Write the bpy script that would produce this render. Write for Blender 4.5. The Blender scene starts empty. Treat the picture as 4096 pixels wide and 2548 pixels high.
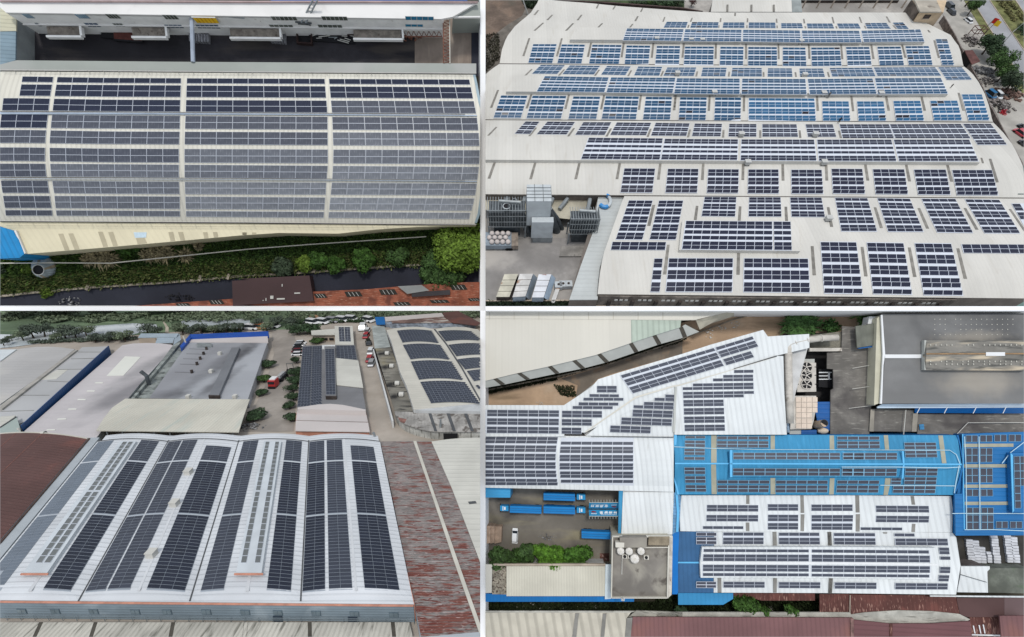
import bpy, bmesh, math, random
from mathutils import Vector as VV, Matrix
random.seed(7)
sc = bpy.context.scene
# ------------------------------------------------------------------ camera, sky, sun, exposure
FO = 1900.0; CX, CY = 2048.0, 1274.0          # focal length and centre in photograph pixels (4096 wide)
TILT = math.radians(30.3)
cam_d = bpy.data.cameras.new("camera"); cam = bpy.data.objects.new("camera", cam_d)
sc.collection.objects.link(cam); sc.camera = cam
cam_d.sensor_width = 36.0; cam_d.lens = FO / 4096.0 * 36.0
cam_d.clip_start = 0.5; cam_d.clip_end = 3000.0
RW = Matrix.Rotation(TILT, 3, 'X')
SUN_CAM = VV((0.02, 0.50, 0.86)).normalized()  # towards the sun, in camera axes
SUN_W = RW @ SUN_CAM
world = bpy.data.worlds.new("World"); sc.world = world; world.use_nodes = True
wn = world.node_tree; wn.nodes.clear()
wo = wn.nodes.new("ShaderNodeOutputWorld"); ad = wn.nodes.new("ShaderNodeAddShader")
b1 = wn.nodes.new("ShaderNodeBackground"); b2 = wn.nodes.new("ShaderNodeBackground")
sky = wn.nodes.new("ShaderNodeTexSky"); sky.sky_type = 'NISHITA'; sky.sun_disc = False
sky.sun_elevation = math.asin(max(-1, min(1, SUN_W.z))); sky.sun_rotation = math.atan2(SUN_W.x, SUN_W.y)
wn.links.new(sky.outputs[0], b1.inputs[0]); b1.inputs[1].default_value = 0.05
b2.inputs[0].default_value = (0.93, 0.965, 1.0, 1); b2.inputs[1].default_value = 0.60   # even cloud layer
wn.links.new(b1.outputs[0], ad.inputs[0]); wn.links.new(b2.outputs[0], ad.inputs[1]); wn.links.new(ad.outputs[0], wo.inputs[0])
sd = bpy.data.lights.new("sun", 'SUN'); so = bpy.data.objects.new("sun", sd); sc.collection.objects.link(so)
sd.energy = 1.75; sd.angle = math.radians(9.0); sd.color = (1.0, 0.965, 0.91)
so.rotation_euler = SUN_W.to_track_quat('Z', 'Y').to_euler()
sc.view_settings.view_transform = 'Standard'; sc.view_settings.look = 'None'
sc.view_settings.gamma = 1.0; sc.view_settings.exposure = 0.0; sc.view_settings.use_curve_mapping = False
sc.cycles.max_bounces = 5; sc.cycles.diffuse_bounces = 2; sc.cycles.glossy_bounces = 2; sc.cycles.transparent_max_bounces = 4

# ------------------------------------------------------------------ the four sites, each a terrain with its own slope
class Plate:
    def __init__(s, n, ref, z, rect, yh):
        s.n = VV(n).normalized(); x = VV((1, 0, 0)); s.ex = (x - s.n * x.dot(s.n)).normalized(); s.ey = s.n.cross(s.ex)
        s.O = VV(((ref[0]-CX)/FO, (CY-ref[1])/FO, -1.0)) * z; s.k = s.n.dot(s.O); s.rect = rect; s.yh = yh
    def setworld(s, cloc):
        M = Matrix.Identity(4)
        for c, a in enumerate((RW@s.ex, RW@s.ey, RW@s.n)):
            for r in range(3): M[r][c] = a[r]
        w = RW @ s.O + cloc
        for r in range(3): M[r][3] = w[r]
        s.M = M
    def P(s, px, py, h=0.0):
        r = VV(((px-CX)/FO, (CY-py)/FO, -1.0)); c = r * ((h + s.k)/s.n.dot(r)) - s.O
        return VV((s.ex.dot(c), s.ey.dot(c), h))
    def onY(s, px, py, Y):                       # on the upright plane y = Y of the site
        r = VV(((px-CX)/FO, (CY-py)/FO, -1.0)); t = (Y + s.ey.dot(s.O))/s.ey.dot(r); c = r*t - s.O
        return VV((s.ex.dot(c), s.ey.dot(c), s.n.dot(c)))
    def pr(s, v):
        c = s.O + s.ex*v[0] + s.ey*v[1] + s.n*v[2]
        return (CX + FO*c.x/-c.z, CY - FO*c.y/-c.z)
    def H(s, px, py, k):                         # height whose top stands k photo pixels above its foot
        a = s.P(px, py, 0); lo, hi = 0.0, 40.0
        for _ in range(30):
            m = (lo+hi)/2; q = s.pr(VV((a.x, a.y, m)))
            if math.hypot(q[0]-px, q[1]-py) < k: lo = m
            else: hi = m
        return lo
L1 = Plate((298, -124, 1900), (960, 620), 130.0, (0, 0, 1921, 1225), None)
L2 = Plate((0, FO, 3254), (3000, 700), 127.0, (1942, 0, 4096, 1225), -1980.0)
L3 = Plate((0, FO, 609), (1000, 2400), 43.4, (0, 1243, 1921, 2548), 665.0)
L4 = Plate((-252, 276, 1900), (3000, 1900), 96.0, (1942, 1243, 4096, 2548), None)
cam_loc = VV((0, 0, -(RW @ L2.O).z))
cam.location = cam_loc; cam.rotation_euler = (TILT, 0, 0)
for L in (L1, L2, L3, L4): L.setworld(cam_loc)
FR = dict(A1=(0,0,2.362), A2=(960,0,2.362), A3=(0,620,2.362), A4=(960,620,2.362))
for i, n in enumerate('B1 B2 B3 B4 B5 B6 B7 B8 B9'.split()): FR[n] = ((1930,2630,3296)[i%3], (0,400,740)[i//3], 3.024)
for n, a, b in (('C1',0,1240),('C2',960,1240),('C3',0,1700),('C4',960,1700),('C5',0,2100),('C6',960,2100)): FR[n] = (a, b, 2.431)
for i, n in enumerate('D1 D2 D3 D4 D5 D6 D7 D8 D9'.split()): FR[n] = ((1930,2630,3296)[i%3], (1230,1640,2048)[i//3], 3.024)
FR['W'] = (0, 0, 1.0/1.685)                     # whole-picture view
def q(fr, *a):
    o, p, k = FR[fr]
    return [(o + a[i]/k, p + a[i+1]/k) for i in range(0, len(a), 2)]
def q1(fr, x, y): return q(fr, x, y)[0]
def lerp(a, b, t): return a + (b-a)*t
def lp(a, b, t): return (a[0]+(b[0]-a[0])*t, a[1]+(b[1]-a[1])*t)
def interp(tab, x):
    if x <= tab[0][0]: return tab[0][1]
    for (a, b), (c, d) in zip(tab, tab[1:]):
        if x <= c: return b + (d-b)*(x-a)/(c-a)
    return tab[-1][1]

# ------------------------------------------------------------------ materials
def lin(c): c /= 255.0; return c/12.92 if c <= 0.04045 else ((c+0.055)/1.055)**2.4
KB = 1.14
def C(r, g, b, k=1.0): return tuple(min(0.92, lin(v)*k/KB) for v in (r, g, b))
MATS = {}
def mat(name, col, rough=0.6, noise=0.10, nscale=0.3, wave=None, stain=None, spec=0.3, metal=0.0, bump=0.0, bscale=2.0, rnd=0.0, speck=None, coat=0.0, blobs=None):
    """noise: gentle tone variation; wave=(axis,pitch,depth,tone): pressed ribs; stain=(colour,scale,lo,hi,stretchaxis): patches of dirt or rust; rnd: variation from piece to piece"""
    if name in MATS: return MATS[name]
    m = bpy.data.materials.new(name); m.use_nodes = True; nt = m.node_tree; N = nt.nodes; K = nt.links
    b = N['Principled BSDF']; b.inputs['Roughness'].default_value = rough; b.inputs['Metallic'].default_value = metal
    b.inputs['Specular IOR Level'].default_value = spec
    if coat: b.inputs['Coat Weight'].default_value = coat; b.inputs['Coat Roughness'].default_value = 0.08
    tc = N.new('ShaderNodeTexCoord'); out = None
    def noise_tex(scale, det=4, stretch=None, dis=0.0):
        t = N.new('ShaderNodeTexNoise'); t.inputs['Scale'].default_value = scale; t.inputs['Detail'].default_value = det
        t.inputs['Distortion'].default_value = dis
        mp = N.new('ShaderNodeMapping'); K.new(tc.outputs['Object'], mp.inputs[0])
        if stretch is not None: mp.inputs['Scale'].default_value = stretch
        K.new(mp.outputs[0], t.inputs['Vector']); return t
    def mix(fac, a, bcol, mode='MIX'):
        x = N.new('ShaderNodeMix'); x.data_type = 'RGBA'; x.blend_type = mode
        if isinstance(fac, float): x.inputs[0].default_value = fac
        else: K.new(fac, x.inputs[0])
        for i, v in ((6, a), (7, bcol)):
            if isinstance(v, tuple): x.inputs[i].default_value = (*v, 1)
            else: K.new(v, x.inputs[i])
        return x.outputs[2]
    def ramp(src, lo, hi):
        r = N.new('ShaderNodeMapRange'); r.inputs[1].default_value = lo; r.inputs[2].default_value = hi; r.clamp = True
        r.interpolation_type = 'SMOOTHSTEP'; K.new(src, r.inputs[0]); return r.outputs[0]
    t = noise_tex(nscale, 6); t2 = noise_tex(nscale*9, 3)
    dk = tuple(c*(1-noise*1.6) for c in col); lt = tuple(min(0.95, c*(1+noise)) for c in col)
    c1 = mix(ramp(t.outputs[0], 0.35, 0.65), dk, lt)
    c1 = mix(ramp(t2.outputs[0], 0.3, 0.75), c1, mix(0.5*min(1, noise*5), c1, dk))
    if speck:
        t3 = noise_tex(speck[1], 5); c1 = mix(ramp(t3.outputs[0], speck[2], speck[3]), c1, speck[0])
    for st in (stain or []):
        sx = {'x': (1, 6, 1), 'y': (6, 1, 1), None: (1, 1, 1)}[st[4]]
        t3 = noise_tex(st[1], 8, sx, 0.4); o3 = t3.outputs[0]
        if len(st) > 5:                              # more of it towards one end of the roof
            sy = N.new('ShaderNodeSeparateXYZ'); K.new(tc.outputs['Object'], sy.inputs[0]); ma = N.new('ShaderNodeMath'); ma.operation = 'MULTIPLY_ADD'
            K.new(sy.outputs[1], ma.inputs[0]); ma.inputs[1].default_value = st[5]; K.new(o3, ma.inputs[2]); o3 = ma.outputs[0]
        c1 = mix(ramp(o3, st[2], st[3]), c1, st[0])
    for (bx_, by_, rx_, ry_, bc_, bs_) in (blobs or []):      # one soft edged patch of soot or dust, fixed to the sheet
        m1 = N.new('ShaderNodeMapping'); K.new(tc.outputs['Object'], m1.inputs[0]); m1.inputs['Scale'].default_value = (1/rx_, 1/ry_, 0); m1.inputs['Location'].default_value = (-bx_/rx_, -by_/ry_, 0)
        ln_ = N.new('ShaderNodeVectorMath'); ln_.operation = 'LENGTH'; K.new(m1.outputs[0], ln_.inputs[0]); t4 = noise_tex(1.2/max(.5, min(rx_, ry_)), 5)
        s1 = N.new('ShaderNodeMath'); s1.operation = 'MULTIPLY_ADD'; K.new(t4.outputs[0], s1.inputs[0]); s1.inputs[1].default_value = .9; K.new(ln_.outputs['Value'], s1.inputs[2])
        m2 = N.new('ShaderNodeMapRange'); K.new(s1.outputs[0], m2.inputs[0]); m2.inputs[1].default_value = .55; m2.inputs[2].default_value = 1.5; m2.inputs[3].default_value = bs_; m2.inputs[4].default_value = 0; m2.interpolation_type = 'SMOOTHSTEP'
        c1 = mix(m2.outputs[0], c1, bc_)
    if rnd:
        oi = N.new('ShaderNodeObjectInfo'); hs = N.new('ShaderNodeHueSaturation'); K.new(c1, hs.inputs['Color'])
        mr = N.new('ShaderNodeMapRange'); K.new(oi.outputs['Random'], mr.inputs[0]); mr.inputs[3].default_value = 1-rnd; mr.inputs[4].default_value = 1+rnd
        K.new(mr.outputs[0], hs.inputs['Value']); c1 = hs.outputs[0]
    hgt = None
    if wave:
        ax, pitch, depth, tone = wave
        sp = N.new('ShaderNodeSeparateXYZ'); K.new(tc.outputs['Object'], sp.inputs[0])
        if isinstance(ax, tuple):
            dt = N.new('ShaderNodeVectorMath'); dt.operation = 'DOT_PRODUCT'; K.new(tc.outputs['Object'], dt.inputs[0]); dt.inputs[1].default_value = (*ax, 0); src = dt.outputs['Value']
        else: src = sp.outputs['XYZ'.index(ax)]
        mu = N.new('ShaderNodeMath'); mu.operation = 'MULTIPLY'; mu.inputs[1].default_value = 2*math.pi/pitch; K.new(src, mu.inputs[0])
        si = N.new('ShaderNodeMath'); si.operation = 'SINE'; K.new(mu.outputs[0], si.inputs[0])
        pw = N.new('ShaderNodeMapRange'); K.new(si.outputs[0], pw.inputs[0]); pw.inputs[1].default_value = 0.1; pw.inputs[2].default_value = 1.0; pw.clamp = True
        fl = N.new('ShaderNodeMath'); fl.operation = 'MULTIPLY'; fl.inputs[1].default_value = 1/(pitch*4.0); K.new(src, fl.inputs[0]); f2 = N.new('ShaderNodeMath'); f2.operation = 'FLOOR'; K.new(fl.outputs[0], f2.inputs[0])
        wnz = N.new('ShaderNodeTexWhiteNoise'); wnz.noise_dimensions = '1D'; K.new(f2.outputs[0], wnz.inputs['W'])          # sheets differ a little in tone
        vr = N.new('ShaderNodeMapRange'); K.new(wnz.outputs['Value'], vr.inputs[0]); vr.inputs[3].default_value = .955; vr.inputs[4].default_value = 1.03
        hv = N.new('ShaderNodeHueSaturation'); K.new(c1, hv.inputs['Color']); K.new(vr.outputs[0], hv.inputs['Value']); c1 = hv.outputs[0]
        hgt = (pw.outputs[0], depth); c1 = mix(pw.outputs[0], c1, mix(tone, c1, tuple(c*0.45 for c in col)))
    K.new(c1, b.inputs['Base Color'])
    if hgt or bump:
        bp = N.new('ShaderNodeBump'); bp.inputs['Strength'].default_value = 1.0
        if hgt: K.new(hgt[0], bp.inputs['Height']); bp.inputs['Distance'].default_value = hgt[1]
        else: tb = noise_tex(bscale, 5); K.new(tb.outputs[0], bp.inputs['Height']); bp.inputs['Distance'].default_value = bump
        K.new(bp.outputs[0], b.inputs['Normal'])
    MATS[name] = m; return m

# ------------------------------------------------------------------ mesh building in site coordinates
def outside(L, V, m=0.7):
    x0, y0, x1, y1 = L.rect
    lo = [0, 0, 0, 0]; allout = [True]*4
    for v in V:
        p = L.pr(v); t = (x0-p[0], p[0]-x1, y0-p[1], p[1]-y1)
        for i in range(4):
            if t[i] > m: lo[i] = 1
            if t[i] < 0: allout[i] = False
    return lo, any(allout)
def clip_bm(L, bm, off, lo):
    x0, y0, x1, y1 = L.rect
    ns = (((-1, 0, -(x0-CX)/FO)), ((1, 0, (x1-CX)/FO)), ((0, 1, (CY-y0)/FO)), ((0, -1, -(CY-y1)/FO)))
    eye = VV((L.ex.dot(-L.O), L.ey.dot(-L.O), L.n.dot(-L.O))) - off
    for i in range(4):
        if not lo[i]: continue
        n = VV(ns[i]); nl = VV((L.ex.dot(n), L.ey.dot(n), L.n.dot(n)))
        bmesh.ops.bisect_plane(bm, geom=bm.verts[:]+bm.edges[:]+bm.faces[:], plane_co=eye, plane_no=nl, clear_outer=True)
COLL = sc.collection
class Th:                                           # one thing: an Empty at its base that parents its parts
    def __init__(s, L, name, label, cat, base, group=None, h=0.0, single=False):
        s.L = L; b = L.P(base[0], base[1], h) if len(base) == 2 else VV(base)
        s.off = b; s.single = single; s.name = name
        o = bpy.data.objects.new(name, None); COLL.objects.link(o); s.o = o
        o.empty_display_size = 0.3; o.matrix_world = L.M @ Matrix.Translation(b)
        o['label'] = label; o['category'] = cat
        if group: o['group'] = group
    def part(s, name, VF, m, parent=None, label=None, kind=None, smooth=False):
        V, F = VF[0], VF[1]; ix = VF[2] if len(VF) > 2 else None
        me = mkmesh(s.L, name, V, F, m, s.off, ix, smooth)
        if me is None: return None
        o = bpy.data.objects.new(name, me); COLL.objects.link(o); o.parent = parent or s.o
        if label: o['label'] = label
        if kind: o['kind'] = kind
        return o
def mkmesh(L, name, V, F, m, off, ix=None, smooth=False, clip=True):
    if clip:
        lo, gone = outside(L, V)
        if gone: return None
    me = bpy.data.meshes.new(name); me.from_pydata([tuple(v-off) for v in V], [], F)
    for x in (m if isinstance(m, (list, tuple)) else [m]): me.materials.append(x)
    if ix: me.polygons.foreach_set('material_index', ix)
    if smooth: me.polygons.foreach_set('use_smooth', [True]*len(F))
    if clip and any(lo):
        bm = bmesh.new(); bm.from_mesh(me); clip_bm(L, bm, off, lo); bm.to_mesh(me); bm.free()
        if not me.polygons: bpy.data.meshes.remove(me); return None
    me.update(); return me
def solo(L, name, VF, m, label=None, cat=None, group=None, kind=None, base=None, smooth=False, parent=None):
    V, F = VF[0], VF[1]; ix = VF[2] if len(VF) > 2 else None
    if base is None:
        zs = min(v.z for v in V); n = len(V); base = VV((sum(v.x for v in V)/n, sum(v.y for v in V)/n, zs))
    me = mkmesh(L, name, V, F, m, base, ix, smooth)
    if me is None: return None
    o = bpy.data.objects.new(name, me); COLL.objects.link(o); o.matrix_world = L.M @ Matrix.Translation(base)
    for k, v in (('label', label), ('category', cat), ('group', group), ('kind', kind)):
        if v: o[k] = v
    return o
def join(*vfs):
    V, F, I = [], [], []
    for t in vfs:
        n = len(V); V += t[0]; F += [tuple(i+n for i in f) for f in t[1]]; I += (t[2] if len(t) > 2 else [0]*len(t[1]))
    return V, F, I
def setix(t, i): return t[0], t[1], [i]*len(t[1])
def prism(L, pts, h, base=0.0, hb=None):            # outline in photo pixels at height h (one value or one each), walls down to base
    hs = h if isinstance(h, (list, tuple)) else [h]*len(pts)
    T = [L.P(p[0], p[1], hh) for p, hh in zip(pts, hs)]
    return slab(T, base)
def slab(T, base):
    n = len(T); a = sum(T[i].x*T[(i+1)%n].y - T[(i+1)%n].x*T[i].y for i in range(n))
    if a < 0: T = T[::-1]
    B = [VV((t.x, t.y, base(t) if callable(base) else base)) for t in T]
    F = [tuple(range(n)), tuple(range(2*n-1, n-1, -1))] + [(i, i+n, (i+1)%n+n, (i+1)%n) for i in range(n)]
    return T+B, F
def thinslab(L, pts, h, th):
    hs = h if isinstance(h, (list, tuple)) else [h]*len(pts)
    return slab([L.P(p[0], p[1], hh) for p, hh in zip(pts, hs)], lambda t: t.z-th)
def box(x0, x1, y0, y1, z0, z1):
    return slab([VV((x0, y0, z1)), VV((x1, y0, z1)), VV((x1, y1, z1)), VV((x0, y1, z1))], z0)
def obox(c, ux, lx, ly, z0, z1):                    # box centred at c (site x,y), long axis ux
    u = VV((ux[0], ux[1], 0)).normalized(); v = VV((-u.y, u.x, 0)); c = VV((c[0], c[1], 0))
    return slab([c + u*a*lx/2 + v*b*ly/2 + VV((0, 0, z1)) for a, b in ((-1,-1),(1,-1),(1,1),(-1,1))], z0)
def tube(pts, r, n=6, cap=True):
    V, F = [], []; rs = r if isinstance(r, (list, tuple)) else [r]*len(pts)
    for i, p in enumerate(pts):
        d = (pts[min(i+1, len(pts)-1)] - pts[max(i-1, 0)]).normalized()
        a = d.cross(VV((0, 0, 1)) if abs(d.z) < 0.95 else VV((1, 0, 0))).normalized(); b = d.cross(a)
        for k in range(n):
            t = 2*math.pi*k/n; V.append(p + (a*math.cos(t) + b*math.sin(t))*rs[i])
    for i in range(len(pts)-1):
        for k in range(n): F.append((i*n+k, i*n+(k+1)%n, (i+1)*n+(k+1)%n, (i+1)*n+k))
    if cap: F += [tuple(range(n))[::-1], tuple((len(pts)-1)*n+k for k in range(n))]
    return V, F
def grid(L, fn, nu, nv, hp, th=0.12, skirt=None, plan=None):   # fn(u,v) -> pixel, hp(px,py) -> height
    T = [[None]*(nu+1) for _ in range(nv+1)]
    for j in range(nv+1):
        for i in range(nu+1):
            p = fn(i/nu, j/nv); z = hp(p[0], p[1]) if callable(hp) else hp; w = L.P(p[0], p[1], z if plan is None else plan); T[j][i] = VV((w.x, w.y, z))
    V = [t for r in T for t in r]; W = nu+1; F = [(j*W+i, (j+1)*W+i, (j+1)*W+i+1, j*W+i+1) for j in range(nv) for i in range(nu)]
    ring = [i for i in range(W)] + [j*W+nu for j in range(1, nv+1)] + [nv*W+i for i in range(nu-1, -1, -1)] + [j*W for j in range(nv-1, 0, -1)]
    n = len(V); m = len(ring)
    V = V + [VV((V[k].x, V[k].y, (V[k].z-th) if skirt is None else skirt)) for k in ring]
    F += [(ring[a], ring[(a+1)%m], n+(a+1)%m, n+a) for a in range(m)]
    I = [0]*(nu*nv) + [1 if skirt is not None else 0]*m
    return V, F, I
class Wall:                                          # an upright plane through two points; s along it, d in front of it
    def __init__(s, L, a, b, h):
        s.L = L; s.A = L.P(a[0], a[1], h); B = L.P(b[0], b[1], h); s.u = VV((B.x-s.A.x, B.y-s.A.y, 0)).normalized(); s.w = VV((s.u.y, -s.u.x, 0))
    def on(s, px, py):
        L = s.L; r = VV(((px-CX)/FO, (CY-py)/FO, -1.0)); d = VV((L.ex.dot(r), L.ey.dot(r), L.n.dot(r))); e = VV((-L.ex.dot(L.O), -L.ey.dot(L.O), -L.n.dot(L.O)))
        t = (s.A-e).dot(s.w)/d.dot(s.w); p = e + d*t; return VV(((p-s.A).dot(s.u), 0, p.z))
    def at(s, a, d, z): p = s.A + s.u*a + s.w*d; return VV((p.x, p.y, z))
    def bx(s, s0, s1, d0, d1, z0, z1): return slab([s.at(s0, d1, z1), s.at(s1, d1, z1), s.at(s1, d0, z1), s.at(s0, d0, z1)], z0)
def quadfn(Q):                                      # TL TR BR BL
    return lambda u, v: lp(lp(Q[0], Q[1], u), lp(Q[3], Q[2], u), v)
def sheet(L, name, pts, h, m, kind='structure', label=None):
    V = [L.P(p[0], p[1], h) for p in pts]; return solo(L, name, (V, [tuple(range(len(V)))][:1]), m, kind=kind, label=label)

# ------------------------------------------------------------------ solar arrays
M_FR = mat('module_frame', C(214, 220, 230), 0.45, 0.02, spec=0.3); M_RAIL = mat('mounting_rail_sheet', C(216, 221, 229), .5, .02, spec=.2)
def ordn(i, n):
    w = 'first second third fourth fifth sixth seventh eighth ninth tenth eleventh twelfth thirteenth fourteenth'.split()
    return w[i]
def rowsof(pattern, gap):
    sz = [int(c) for c in pattern]; tot = sum(sz) + gap*(len(sz)-1); y = 0; out = []
    for s_ in sz:
        for k in range(s_): out.append((y/tot, (y+1)/tot)); y += 1
        y += gap
    return out
def hlerp(a, b, t, yh):
    if yh is None: return lerp(a, b, t)
    return yh + 1.0/lerp(1.0/(a-yh), 1.0/(b-yh), t)
def array(L, label, Q, cols, pattern, m, hp, gap=0.45, lift=0.12, group=None, edge=0.035, mg=0.988, persp=True, colgap=None, th=0.05, name='solar_array', special=None, mapf=None, fm=None, plan=None, back=None):
    """Q: TL TR BR BL pixel corners; every module is a part of the array, all sharing one mesh"""
    rows = rowsof(pattern, gap) if isinstance(pattern, str) else pattern
    HF = hp if callable(hp) else (lambda a, b: hp)
    yh = L.yh if persp else None
    def px(u, v):
        if mapf: return mapf(u, v)
        l = lp(Q[0], Q[3], v) if yh is None else None
        if yh is None: return lp(lp(Q[0], Q[1], u), lp(Q[3], Q[2], u), v)
        yl = hlerp(Q[0][1], Q[3][1], v, yh); yr = hlerp(Q[1][1], Q[2][1], v, yh)
        xl = lerp(Q[0][0], Q[3][0], (yl-Q[0][1])/(Q[3][1]-Q[0][1])); xr = lerp(Q[1][0], Q[2][0], (yr-Q[1][1])/(Q[2][1]-Q[1][1]))
        return (lerp(xl, xr, u), lerp(yl, yr, u))
    def S(u, v):
        p = px(u, v); z = HF(*p) + lift
        if plan is None: return L.P(p[0], p[1], z)
        w = L.P(p[0], p[1], plan); return VV((w.x, w.y, z))
    pc = px(0.5, 1.0); base = L.P(pc[0], pc[1], HF(*pc) + lift)
    t = Th(L, name, label, 'solar array', tuple(base), group)
    if back:
        V = [S(-.006+1.012*i/8, -.012+1.024*j/8) - VV((0, 0, .045)) for j in range(9) for i in range(9)]; n = len(V); V += [v-VV((0, 0, .03)) for v in V]
        t.part('mounting_rails', (V, [(j*9+i, (j+1)*9+i, (j+1)*9+i+1, j*9+i+1) for j in range(8) for i in range(8)] + [(i, i+1, n+i+1, n+i) for i in range(8)] + [(72+i+1, 72+i, n+72+i, n+73+i) for i in range(8)]), back)
    ref = None; us = [i/cols for i in range(cols+1)] if isinstance(cols, int) else cols; cnt = 0
    pairs = list(zip(us, us[1:])) if isinstance(cols, int) else cols
    x0, y0, x1, y1 = L.rect
    for ri, (v0, v1) in enumerate(rows):
        for ci, (u0, u1) in enumerate(pairs):
            c = px((u0+u1)/2, (v0+v1)/2)
            if not (x0 < c[0] < x1 and y0 < c[1] < y1): continue
            a, b, d, e = S(u0, v1), S(u1, v1), S(u1, v0), S(u0, v0)      # lower left, lower right, upper right, upper left
            ctr = (a+b+d+e)/4; U = (b-a+d-e)/2; W = (e-a+d-b)/2; N = U.cross(W).normalized()
            X = U.normalized(); Y = N.cross(X); du, dw, sh = U.length, W.dot(Y), W.dot(X)
            if ref is None:
                ref = (du, dw, sh); k = edge*du
                def ring(ins, z):
                    o = []
                    for (s1, s2) in ((-1,-1),(1,-1),(1,1),(-1,1)):
                        uu = s1*(0.5*mg*du - ins); ww = s2*(0.5*mg*dw - ins)
                        o.append((uu + ww*sh/dw, ww, z))
                    return o
                Vv = ring(0, 0) + ring(0, -th) + ring(k, 0) + ring(k, -0.012)
                Ff = [(8+4, 9+4, 10+4, 11+4)] + [(i, (i+1)%4, 8+(i+1)%4, 8+i) for i in range(4)] + [(8+i, 8+(i+1)%4, 12+(i+1)%4, 12+i) for i in range(4)] + [(i+4, (i+1)%4+4, (i+1)%4, i) for i in range(4)]
                me = bpy.data.meshes.new('solar_module'); me.from_pydata(Vv, [], Ff); me.materials.append(m); me.materials.append(fm or M_FR)
                me.polygons.foreach_set('material_index', [0]+[1]*12); me.update(); RV = [VV(v) for v in Vv]
            R = Matrix(((X.x, Y.x, N.x, 0), (X.y, Y.y, N.y, 0), (X.z, Y.z, N.z, 0), (0, 0, 0, 1)))
            ml = Matrix.Translation(ctr-base) @ R @ Matrix.Diagonal((du/ref[0], dw/ref[1], 1, 1))
            use = me
            lo, gone = outside(L, [a, b, d, e], 1.0)
            if gone: continue
            if any(lo):
                wv = [base + ml @ v for v in RV]; use = me.copy()
                for i, v in enumerate(wv): use.vertices[i].co = v - ctr
                bm = bmesh.new(); bm.from_mesh(use); clip_bm(L, bm, ctr, lo); bm.to_mesh(use); bm.free(); ml = Matrix.Translation(ctr-base)
                if not use.polygons: continue
            o = bpy.data.objects.new('solar_module', use); COLL.objects.link(o); o.parent = t.o; o.matrix_local = ml
            if special and (ri, ci) in special: o.material_slots[0].link = 'OBJECT'; o.material_slots[0].material = special[(ri, ci)]; o['label'] = 'darker replaced solar module'
            cnt += 1
    return t

# ------------------------------------------------------------------ plants
def leafmesh(c, rx, ry, rz, n, size, seed=0, lumps=9, flat=0.0):
    """crown of small leaf faces gathered in uneven clumps"""
    r = random.Random(seed); V, F = [], []
    L_ = []
    for _ in range(lumps):
        a = r.uniform(0, 6.283); e = r.uniform(-0.5, 1.0); k = r.uniform(0.3, 0.68)
        L_.append((VV((math.cos(a)*k, math.sin(a)*k, e*k*0.8)), r.uniform(0.28, 0.55)))
    for _ in range(n):
        lc, lr = r.choice(L_); d = VV((r.gauss(0, 1), r.gauss(0, 1), r.gauss(0, 1)+0.3)).normalized()
        p = lc + d*lr*(0.75+0.4*r.random()); p = VV((p.x*rx, p.y*ry, p.z*rz)) + c
        s_ = size*r.uniform(0.5, 1.3); nd = (d + VV((r.uniform(-.8, .8), r.uniform(-.8, .8), r.uniform(-.3, .8)))).normalized()
        a = nd.cross(VV((r.random(), r.random(), r.random()))).normalized(); b = nd.cross(a)
        i = len(V); V += [p+a*s_, p+b*s_*.6, p-a*s_, p-b*s_*.6]; F.append((i, i+1, i+2, i+3))
    return V, F
def tree(L, label, foot, w, ht, seed, mc, group=None, n=1500, size=None, name='tree', flat=0.75, cat='tree', ryk=1.0):
    """foot: pixel of the trunk's foot, w: crown width in pixels, ht: height in site metres"""
    b = L.P(foot[0], foot[1], 0); e = L.P(foot[0]+w/2, foot[1], 0); rx = (e-b).length
    t = Th(L, name, label, cat, (b.x, b.y, 0), group)
    r = random.Random(seed); cz = ht*0.55
    rz = ht-cz
    mid = b + VV((r.uniform(-.06, .06)*rx, r.uniform(-.06, .06)*rx, cz*0.7)); top = b + VV((0, 0, cz+rz*0.3))
    limbs = [tube([b, mid, top], [rx*.09, rx*.06, rx*.03], 6)]
    for k in range(5):
        a = k*1.256+r.random(); limbs.append(tube([mid, mid+VV((math.cos(a)*rx*.55, math.sin(a)*rx*.55, rz*.5))], [rx*.035, rx*.012], 5))
    t.part('trunk', join(*limbs), M_BARK)
    t.part('crown', leafmesh(VV((b.x, b.y, cz)), rx, rx*ryk, rz, n, size or rx*0.09, seed, 12), mc)
    return t
M_BARK = mat('bark', (0.08, 0.06, 0.045), 0.9, 0.2, 2)
def leafmat(name, col, var=0.35, sc_=0.9):
    return mat(name, col, 0.7, var, sc_, spec=0.2, stain=[(tuple(c*1.7 for c in col), sc_*2.2, 0.5, 0.75, None), (tuple(c*0.45 for c in col), sc_*1.5, 0.52, 0.72, None)])
M_LEAF = leafmat('leaf_green', (0.055, 0.105, 0.030)); M_LEAFD = leafmat('leaf_dark', (0.042, 0.075, 0.034)); M_LEAFY = leafmat('leaf_fresh', (0.10, 0.20, 0.02)); M_LEAFG = leafmat('leaf_dull', (0.055, 0.080, 0.045))
def tufts(L, pts, n, size, seed, h0=0.0, hgt=0.5, mask=None):
    """ground cover: many small blades within a pixel polygon given as quad"""
    r = random.Random(seed); V, F = [], []; fn = quadfn(pts)
    for _ in range(n):
        u, v = r.random(), r.random(); p = fn(u, v)
        if mask and not mask(p, r): continue
        b = L.P(p[0], p[1], h0); a = r.uniform(0, 6.283); s_ = size*r.uniform(.5, 1.4); dx = VV((math.cos(a), math.sin(a), 0))*s_
        lean = VV((r.uniform(-1, 1), r.uniform(-1, 1), 0))*s_ + VV((0, 0, hgt*r.uniform(.4, 1.2)))
        i = len(V); V += [b-dx*.5, b+dx*.5, b+lean+dx*.25, b+lean-dx*.3]; F.append((i, i+1, i+2, i+3))
    return V, F
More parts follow.
